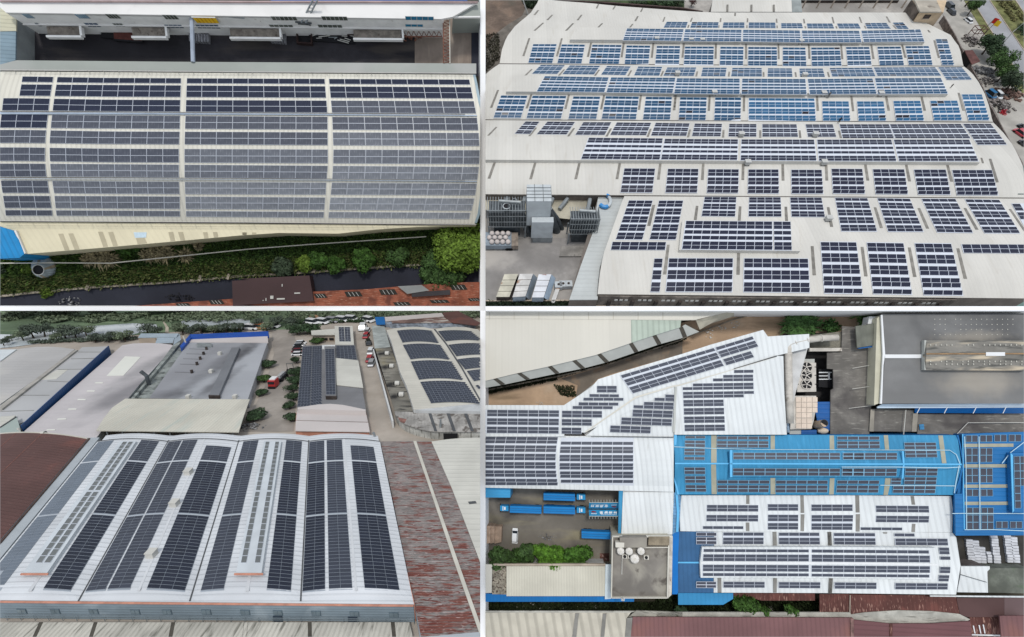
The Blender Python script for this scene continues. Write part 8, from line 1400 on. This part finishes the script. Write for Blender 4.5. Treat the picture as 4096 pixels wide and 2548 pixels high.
def sign(label, Q4, up):
    Q = q('D4', *Q4); z0, z1 = (4.6, 3.2) if up else (3.4, 4.6)
    hs = [z0, z0, z1, z1]; t = Th(L, 'signboard', label, 'sign', Q[3], 'blue signboards'); t.part('board', thinslab(L, Q, hs, .2), M_SGN)
    P4 = [L.P(p[0], p[1], h) for p, h in zip(Q, hs)]; n = (P4[1]-P4[0]).cross(P4[3]-P4[0]).normalized(); n = n if n.z > 0 else -n
    def S(u, v): return (P4[0]*(1-u)+P4[1]*u)*(1-v) + (P4[3]*(1-u)+P4[2]*u)*v + n*.06
    def bar(u0, v0, u1, v1, w=.016):
        a, b = S(u0, v0), S(u1, v1); d = (b-a).normalized(); s = d.cross(n)*w*6; return [a+s, b+s, b-s, a-s], [(0, 1, 2, 3)]
    flip = (lambda u, v: (1-u, 1-v)) if up else (lambda u, v: (u, v))
    for g in range(4):
        u0 = .36+g*.155; bars = []
        for (a, b, c, d) in GLY[g]:
            p0 = flip(u0+a*.115, .42-(b*.30)+.18+.0); p1 = flip(u0+c*.115, .42-(d*.30)+.18); bars.append(bar(*p0, *p1))
        t.part('character', join(*bars), M_LTR)
    t.part('small_lettering', join(*[bar(*flip(.40+k*.045, .74), *flip(.425+k*.045, .74), .012) for k in range(12)]), M_LTR)
    t.part('emblem', join(*[bar(*flip(.14+.05*math.cos(k), .36+.10*math.sin(k)), *flip(.14+.05*math.cos(k+1), .36+.10*math.sin(k+1)), .02) for k in range(3, 6)], bar(*flip(.10, .36), *flip(.24, .36), .02)), M_EMB); t.part('emblem_lettering', join(*[bar(*flip(.07+k*.033, .62), *flip(.09+k*.033, .62), .02) for k in range(6)]), M_LTR)
    a, b = (Q[0], Q[1]) if up else (Q[3], Q[2]); pts = [L.P(*lp(a, b, k/10), (z0 if up else z1)+.05) for k in range(11)]; t.part('frame', join(tube(pts, .07, 5), *[tube([p, p+VV((0, .5 if up else -.5, -.1))], .05, 4) for p in pts]), M4LT)
    for u in (.1, .5, .9): p = S(u, .5); t.part('post', tube([VV((p.x, p.y, 0)), VV((p.x, p.y, p.z-.3))], .08, 5), M_STD)
sign('upper blue signboard with upside down white characters', (1292, 1118, 1648, 1118, 1648, 1192, 1285, 1192), True); sign('lower blue signboard with upright white characters', (1285, 1208, 1648, 1208, 1650, 1285, 1292, 1285), False)
car(L, 'white car with dark glass at the trees in the yard', q1('D7', 395, 285), 88, M_CW, sc_=.72)
solo(L, 'pallet_goods', heap(L, L.P(*q1('D7', 790, 300), .1), 2.0, .8, .8, 44, 26), M_JK2, 'pile of boxed goods above the trees', 'goods')
t = Th(L, 'timber_shed', 'tan plank shed at the left edge of the yard', 'shed', q1('D7', 130, 370)); 
for k, (a, b, z) in enumerate(((-40, 36, 3.0), (38, 98, 2.6), (100, 148, 2.2), (150, 232, 1.6))): t.part('roof_board', prism(L, q('D7', a, 168+k*2, b, 170+k*2, b-4, 380-k*5, a-4, 385), z, 0), mat('plank_tan', C(176, 152, 132), .85, .15, .8, rnd=.12))
for k, (x, y, w, mm, n, d) in enumerate(((215, 470, 330, M_LEAF, 3500, 'leftmost crown of the tree row in the yard'), (480, 475, 320, leafmat('crown_dark', (.035, .075, .015)), 2600, 'darker crown second from the left in the tree row'), (560, 400, 200, M_LEAF, 1800, 'small crown behind the tree row'), (810, 462, 460, leafmat('crown_bright', (.085, .19, .02)), 6500, 'broad bright crown in the middle of the tree row'), (1130, 470, 420, leafmat('crown_mid', (.06, .14, .02)), 5000, 'rightmost crown of the tree row'))):
    p = q1('D7', x, y+10); tree(L, d, p, w/3.024, 5.5, 813+k, mm, 'tree row in the yard', n=n, size=.30, ryk=.66)
solo(L, 'tree_row_kerb', prism(L, q('D7', 1270, 600, 1562, 605, 1562, 625, 1270, 622), .6, 0), MATS['kerb_wall'] if 'kerb_wall' in MATS else M_CON, 'low kerb at the right end of the trees', 'kerb')  # low kerb block beside the trees
sheet(L, 'rubble_patch', q('D7', 1420, 500, 1560, 497, 1560, 605, 1420, 605), .1, mat('red_rubble', C(120, 84, 76), .95, .3, .8, speck=(C(190, 160, 150), 1.5, .55, .65)))
# bottom strip
solo(L, 'strip_weeds', join(tufts(L, q('D7', -20, 1086, 2419, 1086, 2419, 1210, -20, 1205), 5200, .32, 51, .05, .7), tufts(L, q('D8', -20, 1000, 1960, 1070, 1960, 1200, -20, 1210), 5200, .32, 52, .05, .7)), leafmat('strip_weed', (.035, .05, .02)), kind='stuff')
solo(L, 'scattered_litter', join(*[heap(L, L.P(*q1('D7', x, y), .3), .5, .3, .3, int(x), 5) for x, y in ((420, 1140), (480, 1128), (600, 1110), (640, 1160), (700, 1165), (970, 1172), (1080, 1150), (1150, 1148), (1370, 1150), (520, 1180), (820, 1150))]), MATS['vent_pale'], kind='stuff')
for k, (fr, x, y, w, d) in enumerate((('D8', 1030, 1150, 420, 'large green tree at the blue canopy corner'), ('D8', 1250, 1160, 170, 'small tree right of the large green one'), ('D8', 1540, 1160, 190, 'green bush in the gap between brown roofs'), ('D8', 1780, 1210, 140, 'round bush by the pale ledge'), ('D8', 250, 1170, 180, 'dark bush under the blue canopy, left'), ('D7', 2380, 1170, 150, 'dark bush left of the blue canopy'))):
    p = q1(fr, x, y); tree(L, d, p, w/3.024, 4.0, 840+k, M_BSHG if k in (0, 1, 2) else M_LEAFD, 'trees in the lower strip', n=3000 if k == 0 else 1300, size=.28)
led = Th(L, 'pale_ledge', 'pale concrete ledge above the brown roofs', 'ledge', q1('D8', 1000, 1260)); ll = [q('D7', 1790, 1250, 1860, 1195, 2419, 1215, 2419, 1265, 1760, 1268)] + [q('D8', -10, 1212, 2330, 1215, 2360, 1275, -10, 1268)]
for a in ll: led.part('ledge_slab', thinslab(L, a, 3.4, .3), mat('ledge_concrete', C(190, 188, 178), .9, .15, .5, stain=[(C(140, 138, 130), .4, .55, .7, 'x')]))
led.part('curved_slab', thinslab(L, q('D9', 0, 1232, 330, 1240, 500, 1215, 900, 1190, 1300, 1200, 1640, 1235, 1770, 1300, 1700, 1335, 1300, 1350, 800, 1350, 360, 1302, 0, 1285), 3.45, .3), MATS['ledge_concrete'])
wall_ = Th(L, 'cream_bottom_roof', 'cream wavy ribbed roof with grey bands at the bottom left', 'roof', q1('D7', 800, 1500)); M4BR = mat('cream_deep_rib', C(208, 202, 186), .7, .06, .3, wave=((.985, .17), 1.75, .10, .42))
roofp(wall_, 'roof', q('D7', -40, 1218, 1792, 1218, 1740, 1290, 1720, 1540, -40, 1540), 4.4, M4BR); 
for Q in ((1122, 1225, 1168, 1225, 1132, 1540, 1082, 1540), (1455, 1228, 1500, 1228, 1470, 1540, 1425, 1540), (1745, 1282, 1815, 1275, 1790, 1540, 1718, 1540)): roofp(wall_, 'grey_band', q('D7', *Q), 4.5, M4SK, .05)
roofp(wall_, 'top_gutter', q('D7', -40, 1198, 1850, 1200, 1790, 1218, -40, 1216), 4.5, MATS['ledge_concrete'], .3)
M4BRN = mat('plum_brown_rib', C(128, 92, 92), .7, .08, .12, wave=('X', .8, .03, .22), stain=[(C(140, 98, 92), .12, .52, .75, None)]); M4BR2 = mat('plum_brown_rib_cross', C(120, 82, 84), .7, .07, .12, wave=('Y', .8, .03, .22)); M4RST = mat('rust_red_rib', C(100, 62, 56), .75, .12, .2, wave=('X', .7, .03, .2), stain=[(C(186, 146, 130), .9, .50, .66, 'y', -.018), (C(120, 74, 66), .3, .5, .7, None)])
br = Th(L, 'brown_bottom_roof', 'wide plum brown ribbed roof along the bottom', 'roof', q1('D8', 1200, 1500)); roofp(br, 'roof', q('D7', 1818, 1270, 2419, 1272, 2419, 1540, 1790, 1540), 4.4, M4BRN); roofp(br, 'roof', q('D8', -8, 1272, 2360, 1280, 2370, 1540, -10, 1540), 4.41, M4BRN); roofp(br, 'rib_wall', q('D8', 2335, 1290, 2372, 1290, 2375, 1540, 2340, 1540), 4.6, mat('peeling_strip', C(140, 110, 104), .9, .3, .9), .2)
br3 = Th(L, 'brown_right_roof', 'plum brown cross ribbed roof at the bottom right', 'roof', q1('D9', 1000, 1500)); roofp(br3, 'roof', q('D9', 358, 1305, 800, 1352, 1300, 1352, 1770, 1322, 1790, 1540, 358, 1540), 4.4, M4BR2); roofp(br3, 'seam', q('D9', 795, 1352, 830, 1352, 828, 1540, 795, 1540), 4.5, M4RST, .1); roofp(br3, 'roof', q('D9', 2125, 1258, 2470, 1255, 2470, 1540, 2150, 1540), 4.5, M4BRN)
rd = Th(L, 'rust_red_sheds', 'rust red ribbed sheds under the lower white hall', 'shed', q1('D9', 400, 1220))
roofp(rd, 'roof', q('D8', 915, 980, 1905, 985, 1905, 1072, 1260, 1072, 1100, 1030, 918, 1030), 2.6, M4RST); roofp(rd, 'roof', q('D8', 1962, 992, 2419, 992, 2419, 1222, 1962, 1222), 3.2, M4RST); roofp(rd, 'roof', q('D9', 315, 998, 1600, 1010, 1640, 1235, 1300, 1200, 900, 1190, 500, 1215, 330, 1238), 3.3, M4RST)
roofp(rd, 'roof', q('D9', 1602, 1040, 2180, 1040, 2180, 1258, 2120, 1270, 1740, 1272, 1645, 1240), 3.4, mat('brown_flat_sheet', C(92, 68, 66), .75, .06, .2)); roofp(rd, 'roof', q('D9', 2182, 1040, 2470, 1040, 2470, 1250, 2182, 1256), 3.42, mat('brown_grey_sheet', C(112, 92, 92), .75, .06, .2)); roofp(rd, 'pit_roof', q('D9', 1760, 1275, 2115, 1272, 2140, 1540, 1790, 1540), 2.8, M4RST)
for k, x in enumerate((1800, 1870, 1920, 1965)): roofp(rd, 'white_stripe', q('D9', x, 1375-k*6, x+14, 1375-k*6, x+34, 1470, x+22, 1470), 2.9, M_CW if k < 3 else M4RST, .05)
roofp(rd, 'white_rail', q('D9', 1790, 1480, 2170, 1488, 2170, 1502, 1790, 1492), 3.0, M_CW, .1); roofp(rd, 'upright_seam', q('D9', 314, 1005, 322, 1005, 320, 1215, 308, 1215), 3.5, M_CON, .15)
solo(L, 'white_gutter_line', thinslab(L, q('D9', 1285, 1008, 2470, 1020, 2470, 1036, 1285, 1024), 4.4, .2), M4W, 'white gutter line right of the lower white hall', 'gutter')
solo(L, 'doormat_slab', thinslab(L, q('D8', 1336, 1130, 1402, 1130, 1402, 1208, 1336, 1208), .3, .2), M4CR, 'small cream slab between two bushes', 'slab')
# right: white pallets, annex, green yard
sheet(L, 'dark_yard', q('D9', 1580, 280, 2470, 280, 2470, 700, 1640, 700), .08, mat('dark_wet_ground', C(70, 68, 64), .9, .2, .2, stain=[(C(94, 86, 62), .2, .6, .75, None)]))
M_PB = mat('wrapped_white', C(216, 218, 222), .6, .08, 1.2, rnd=.06)
for k, (x0, x1, y0, y1, n) in enumerate(((1770, 1835, 335, 625, 9), (1850, 1912, 350, 625, 8), (1925, 1985, 430, 628, 6), (2005, 2062, 487, 622, 4), (2082, 2140, 290, 628, 10), (2245, 2305, 290, 620, 10), (2315, 2375, 308, 622, 9))):
    a = L.P(*q1('D9', x0, y1), .9); b = L.P(*q1('D9', x1, y0), .9); t = Th(L, 'pallet_row', f"{ordn(k, 7)} row from the left of white wrapped pallets in the dark yard", 'pallets', ((a.x+b.x)/2, a.y, 0), 'rows of white wrapped pallets')
    for i in range(n): y0_, y1_ = lerp(a.y, b.y, i/n), lerp(a.y, b.y, (i+1)/n)-.08; t.part('wrapped_block', box(a.x+.02*(i % 3), b.x-.28, y0_, y1_, .1, .5+.05*(i*7 % 3)), M_PB)
ax = Th(L, 'white_annex', 'small white ribbed annex at the right of the lower white hall', 'building', q1('D9', 1800, 970)); roofp(ax, 'roof', q('D9', 1655, 657, 2005, 658, 2005, 690, 1975, 720, 1985, 975, 1610, 970, 1652, 760), 4.6, M4W); ax.part('wall', prism(L, q('D9', 1665, 668, 1990, 668, 1975, 960, 1630, 960), 4.3, 0), MATS['wall_dull_brown'])
solo(L, 'mossy_roof', prism(L, q('D9', 2010, 680, 2470, 680, 2470, 985, 1990, 975, 1975, 720), 2.6, 0), mat('moss_concrete', C(118, 122, 112), .9, .25, .25, stain=[(C(92, 108, 84), .3, .52, .7, None), (C(150, 150, 144), .2, .6, .75, None)]), 'mossy flat grey roof at the right edge', 'roof')
cb_ = q('D9', 1650, 755, 1970, 850); solo(L, 'annex_cable', tube([L.P(*p, 4.9) for p in cb_], .05, 4), M_SEAM, 'thin dark cable across the white annex', 'cable')
# upper right: dark grey hall, tile yards, plant
M4D = mat('dark_grey_slate', C(112, 112, 112), .85, .10, .12, wave=('Y', 2.2, .01, .05), stain=[(C(86, 86, 88), .07, .5, .72, None), (C(176, 166, 148), .035, .60, .72, None)]); M4DT = mat('grey_tile_roof', C(122, 118, 112), .9, .16, .35, stain=[(C(150, 146, 138), .5, .56, .7, 'x'), (C(88, 84, 82), .18, .5, .7, None)]); M4BP = mat('beige_side_wall', C(206, 202, 180), .8, .06, .3)
dh = Th(L, 'grey_slate_hall', 'large dark grey slate hall with raised centre and white rim', 'factory', q1('D3', 1500, 1200)); HD = 6.8
c = L.P(*q1('D3', 1850, 900), HD) - dh.off; c2 = L.P(*q1('D3', 1800, 350), HD) - dh.off; M4D2 = mat('dusty_slate', C(132, 132, 131), .95, .10, .12, wave=('Y', 2.2, .01, .05), stain=[(C(100, 100, 100), .07, .5, .72, None)], blobs=[(c.x, c.y, 9, 3.6, C(186, 176, 160), .5), (c2.x, c2.y, 8, 1.6, C(180, 172, 158), .5)])
roofp(dh, 'roof', q('D3', 700, 88, 2470, 80, 2470, 1162, 700, 1162, 735, 590), HD, M4D2); dh.part('wall', prism(L, q('D3', 640, 130, 700, 90, 2460, 90, 2460, 1150, 690, 1150, 605, 1180), HD-.35, 0), M4BP)
roofp(dh, 'rim', q('D3', 690, 90, 708, 90, 740, 560, 720, 700, 702, 1165, 680, 1165, 712, 560), HD+.15, M_CW, .3); roofp(dh, 'rim', q('D3', 700, 76, 2470, 70, 2470, 82, 700, 90), HD+.1, M_SEAM, .2)
roofp(dh, 'white_ridge', q('D3', 738, 568, 1212, 568, 1212, 612, 738, 612), HD+.12, M_CW, .1)
def hdm(x, y): tt = max(0, min(1, (y-(1230+395/3.024))/(365/3.024))); return HD+.9+.5*(1-abs(2*tt-1))
dh.part('raised_roof', grid(L, quadfn(q('D3', 1240, 398, 2470, 396, 2470, 762, 1232, 758)), 8, 6, hdm, th=.9), [mat('raised_slate', C(136, 133, 126), .85, .12, .3, stain=[(C(88, 88, 84), .3, .5, .68, 'x'), (C(206, 192, 168), .12, .52, .68, 'x')]), M4D])
roofp(dh, 'raised_end', q('D3', 1215, 395, 1243, 398, 1240, 758, 1215, 755), HD+.9, M4LT, .8); roofp(dh, 'ridge_slot', q('D3', 1240, 552, 2470, 550, 2470, 566, 1240, 568), HD+1.48, mat('rust_line', C(160, 130, 96), .8, .2, .5), .08); roofp(dh, 'ridge_patch', q('D3', 1960, 540, 2190, 540, 2190, 585, 1960, 585), HD+1.52, M_CW, .06)
M_SPK = mat('lime_stain', C(206, 204, 192), .8, .1, 1)
rr = random.Random(9)
for y in (142, 205, 265, 328): dh.part('lime_mark', join(*[thinslab(L, q('D3', x-7, y+4, x, y-8, x+7, y+4), HD+.04, .02) for x in range(1340, 2300, 63) if rr.random() < .8]), M_SPK, kind='stuff')
for y in (452, 652, 685): dh.part('lime_mark', join(*[thinslab(L, q('D3', x-8, y+7, x, y-14, x+8, y+7), HD+1.35, .02) for x in range(1290, 2419, 65) if rr.random() < .8]), M_SPK, kind='stuff')
ew = Th(L, 'eave_ledge', 'white ledge with blue band below the grey slate hall', 'ledge', q1('D3', 1700, 1280)); roofp(ew, 'ledge', q('D3', 645, 1200, 710, 1168, 2470, 1160, 2470, 1212, 645, 1218), [5.6, 6.3, 6.3, 5.6, 5.6], mat('ledge_sky', C(196, 212, 226), .6, .05)); roofp(ew, 'blue_band', q('D3', 1108, 1214, 2470, 1212, 2470, 1282, 1100, 1275), [5.5, 5.5, 4.2, 4.2], mat('band_blue', C(14, 104, 176), .5, .05))
for x in (1140, 1470, 1820, 2180): roofp(ew, 'bracket', q('D3', x+20, 1205, x+28, 1205, x-10, 1280, x-18, 1280), 5.7, M_CW, .1)
ty = Th(L, 'tiled_lower_roof', 'weathered grey tiled roofs in front of the slate hall', 'roof', q1('D3', 1500, 1700)); roofp(ty, 'roof', q('D3', 1130, 1285, 2470, 1285) + q('D6', 2470, 262, 1680, 288, 1600, 298) + q('D6', 1130, 300), 3.4, M4DT); roofp(ty, 'roof', q('D3', 560, 1225, 985, 1235, 1085, 1240, 1082, 1280) + q('D6', 1120, 262, 548, 258), 4.2, M4DT); roofp(ty, 'pale_strip', q('D3', 1078, 1282, 1138, 1282) + q('D6', 1120, 262, 1062, 262), 4.3, mat('strip_stone', C(160, 154, 142), .9, .1, .4), .1); roofp(ty, 'pale_strip', q('D3', 565, 1235, 612, 1232) + q('D6', 600, 260, 548, 258), 4.3, MATS['strip_stone'], .1)
roofp(ty, 'west_roof', q('D3', 220, 225, 385, 235, 385, 480, 590, 492, 590, 560, 572, 1200, 548, 1505) + q('D6', 548, 300) + q('D5', 2090, 298, 2092, 0) + q('D2', 2095, 1000, 2128, 980, 2125, 745, 2050, 740, 2052, 545, 2225, 540, 2235, 230), 4.0, M4DT)
solo(L, 'slate_side_roof', thinslab(L, q('D3', 382, 225, 610, 195, 605, 455, 400, 488), 5.6, .25), mat('side_slate', C(120, 122, 112), .85, .12, .5, wave=('X', 1.0, .03, .15)), 'tilted grey slate porch left of the slate hall', 'roof'); solo(L, 'blue_porch_edge', thinslab(L, q('D3', 400, 490, 605, 458, 606, 478, 430, 498), 5.3, .2), MATS['band_blue'], 'blue edge under the grey slate porch', 'trim')
solo(L, 'white_hut', prism(L, q('D3', 548, 108, 668, 110, 630, 190, 530, 200), 5.0, 3.0), M_CW, 'small white roof corner above the slate porch', 'roof')
for k, (a) in enumerate((((345, 735), (600, 690)), ((340, 985), (620, 945)), ((300, 1220), (620, 1180)))): P0, P1 = q('D3', a[0][0], a[0][1], a[1][0], a[1][1]); cable(('upper', 'middle', 'lower')[k] + ' thin wire from the beige wall to the tiled roof', [P0, P1], 4.6, .05, MATS['vent_pale'])
cable('long pale wire snaking over the tiled roofs to the blue hall', q('D6', 1610, 290, 1740, 155, 2419, 152), 3.7, .07, MATS['vent_pale']); cable('upright pale wire on the small tiled roof', q('D6', 990, 0, 962, 298), 4.6, .07, MATS['vent_pale'])
for fr, x, y, d in (('D3', 1180, 1445, 'small blue sheet lying on the tiled roof'),): solo(L, 'blue_sheet', thinslab(L, q(fr, x-28, y-30, x+28, y-34, x+34, y+30, x-22, y+34), 3.6, .1), mat('sheet_blue', C(70, 140, 186), .6, .15, 2), d, 'sheet')
# plant court with fans
sheet(L, 'plant_court', q('D2', 1520, 320, 2240, 300, 2130, 1512, 1540, 1512), .1, mat('court_black', C(58, 56, 56), .9, .2, .3))
pc = Th(L, 'fan_cooler', 'white cooling unit with three large round fans', 'cooler', q1('D2', 1800, 1040)); hc = 4.0; pc.part('case', prism(L, q('D2', 1683, 665, 1918, 668, 1918, 1015, 1690, 1020), hc, 1.0), mat('cooler_white', C(212, 206, 196), .7, .1, .6)); pc.part('ledge', prism(L, q('D2', 1690, 980, 1920, 975, 1920, 1018, 1690, 1022), hc+.1, hc), MATS['cooler_white'])
for k, (x, y) in enumerate(((1803, 720), (1803, 820), (1805, 928))):
    c = L.P(*q1('D2', x, y), hc+.05); c = VV((c.x, c.y, hc)); f_ = pc.part('fan_ring', tube([c+VV((math.cos(a/16*6.283)*1.02, math.sin(a/16*6.283)*1.02, .16)) for a in range(17)], .09, 5), MATS['cooler_white']); pc.part('fan_well', tube([c+VV((0, 0, .01)), c+VV((0, 0, .05))], .95, 18), M_BLK, parent=f_)
    for a in range(5):
        A = a/5*6.283+.3*k; d = VV((math.cos(A), math.sin(A), 0)); s_ = VV((-d.y, d.x, 0)); V = [c+d*.15+VV((0, 0, .10)), c+d*.9+s_*.06+VV((0, 0, .14)), c+d*.85+s_*.28+VV((0, 0, .09)), c+d*.2+s_*.12+VV((0, 0, .08))]; V += [v-VV((0, 0, .02)) for v in V]; pc.part('fan_blade', (V, [(0, 1, 2, 3), (7, 6, 5, 4), (0, 4, 5, 1), (1, 5, 6, 2), (2, 6, 7, 3), (3, 7, 4, 0)]), MATS['cooler_white'], parent=f_)
    pc.part('hub', tube([c+VV((0, 0, .06)), c+VV((0, 0, .2))], .16, 8), MATS['cooler_white'], parent=f_)
    for s_ in (-1, 1): pc.part('clamp', tube([c+VV((s_*1.5, 0, .1)), c+VV((s_*1.95, .05, .12))], .07, 5), M_BLK)
pb = Th(L, 'cooler_annex', 'dark cabinet with white bars right of the fans', 'cabinet', q1('D2', 2030, 900)); pb.part('cabinet', prism(L, q('D2', 1950, 745, 2125, 742, 2125, 975, 1950, 960), 2.2, .2), M_BLK); 
for a in ((1955, 780, 2105, 778, 2105, 790, 1955, 792), (1955, 822, 2070, 822, 2070, 832, 1955, 832), (1955, 862, 2105, 862, 2105, 872, 1955, 874), (2068, 778, 2086, 778, 2086, 874, 2068, 874)): pb.part('white_bar', thinslab(L, q('D2', *a), 2.5, .25), M_CW)
du = Th(L, 'vent_duct', 'thick pale duct bending around the cooling court', 'duct', q1('D2', 1600, 1400)); hd_ = 5.4; M_DC = mat('duct_pale', C(206, 200, 190), .6, .12, .7, stain=[(C(150, 140, 128), .6, .6, .75, None)])
pts = [L.P(*p, hd_+.6) for p in q('D2', 2180, 362, 1980, 370, 1800, 395, 1660, 428, 1600, 450, 1583, 490, 1580, 560, 1583, 800, 1590, 1050, 1600, 1400)]
du.part('duct', tube(pts, [.62]*5+[.7]*5, 12), M_DC, smooth=True)
for i in (1, 2, 3, 6, 7, 8): p, d = pts[i], (pts[i+1]-pts[i]).normalized(); du.part('joint_ring', tube([p-d*.06, p+d*.06], .74, 12), MATS['cooler_white'])
for i in (1, 7): du.part('support', box(pts[i].x-.15, pts[i].x+.15, pts[i].y-.3, pts[i].y+.3, 0, hd_), M_STD)
solo(L, 'upper_wall_beam', prism(L, q('D2', 1840, 490, 2232, 488, 2232, 528, 1840, 530), 4.6, 4.0), M_DC, 'pale beam above the cooling court', 'beam'); solo(L, 'grey_stone_deck', thinslab(L, q('D2', 1840, 335, 2230, 290, 2230, 486, 1845, 488), 3.6, .3), mat('deck_stone', C(128, 124, 112), .9, .25, .5), 'stained grey deck behind the duct', 'deck'); solo(L, 'grey_ledge', prism(L, q('D2', 1620, 625, 1900, 622, 1900, 668, 1680, 668, 1620, 712), 3.4, 0), M4LT, 'pale grey ledge above the fans', 'ledge')
tb = Th(L, 'tiled_bunker', 'cream tiled block with chimney below the fans', 'building', q1('D2', 1750, 1500)); tb.part('block', prism(L, q('D2', 1615, 1070, 1920, 1068, 1925, 1180, 1890, 1370) + q('D5', 1860, 230, 1605, 235), 5.0, 0), M_DC)
M_TIL = mat('tile_cream', C(226, 208, 190), .6, .05, 1.0, rnd=.04)
for j in range(6):
    for i in range(3 + (1 if j < 3 else 0)):
        x0, y0 = 1676+i*66, 1085+j*63 + (j > 3)*4; tb.part('tile', thinslab(L, q('D2', x0, y0, x0+61, y0, x0+61, y0+58, x0, y0+58), 5.12, .1), M_TIL)
tb.part('low_step', prism(L, q('D5', 1597, 238, 1738, 240, 1738, 332, 1597, 334), 4.2, 0), M4LT); tb.part('blue_roof', thinslab(L, q('D2', 1885, 1142, 2090, 1140, 2090, 1480, 2060, 1500, 1950, 1490, 1925, 1330, 1890, 1180), 3.8, .2), mat('bunker_blue', C(30, 96, 166), .5, .08, .3, wave=('Y', .9, .02, .15))); tb.part('blue_roof', thinslab(L, q('D5', 1740, 242, 1925, 240, 1925, 330, 1740, 330), 4.3, .2), MATS['bunker_blue'])
c = L.P(*q1('D2', 1925, 1420), 4.0); t = Th(L, 'chimney', 'round chimney with black mouth beside the tiled block', 'chimney', (c.x, c.y, 3.6)); c = VV((c.x, c.y, 3.8)); e = c+VV((.35, .5, 2.4)); t.part('shaft', tube([c, e], [.75, .68], 14), mat('chimney_tan', C(196, 174, 150), .7, .15, .8)); t.part('mouth', tube([e+VV((0, 0, .01)), e+VV((0, 0, .06))], .62, 14), M_BLK); t.part('rim', tube([e+VV((math.cos(a/14*6.283)*.66, math.sin(a/14*6.283)*.66, .04)) for a in range(15)], .06, 5), M_STD)
c = L.P(*q1('D5', 1995, 250), 4.2); t = Th(L, 'oval_tank', 'flat oval cream tank top by the blue hall corner', 'tank', (c.x, c.y, 3.9)); t.part('cover', tube([VV((c.x-.9+i*.45, c.y, 4.3)) for i in range(5)], [.3, .52, .6, .52, .3], 12), mat('lid_cream', C(216, 200, 178), .6, .05)); t.part('base', box(c.x-.8, c.x+.8, c.y-.5, c.y+.5, 3.9, 4.1), M_STD)
solo(L, 'side_pipe_strip', thinslab(L, q('D2', 1535, 1060, 1560, 1060, 1600, 1512, 1570, 1512), 5.2, .3), mat('strip_blue_grey', C(140, 160, 178), .7, .2, .8), 'blue grey strip between white roof and duct', 'strip')
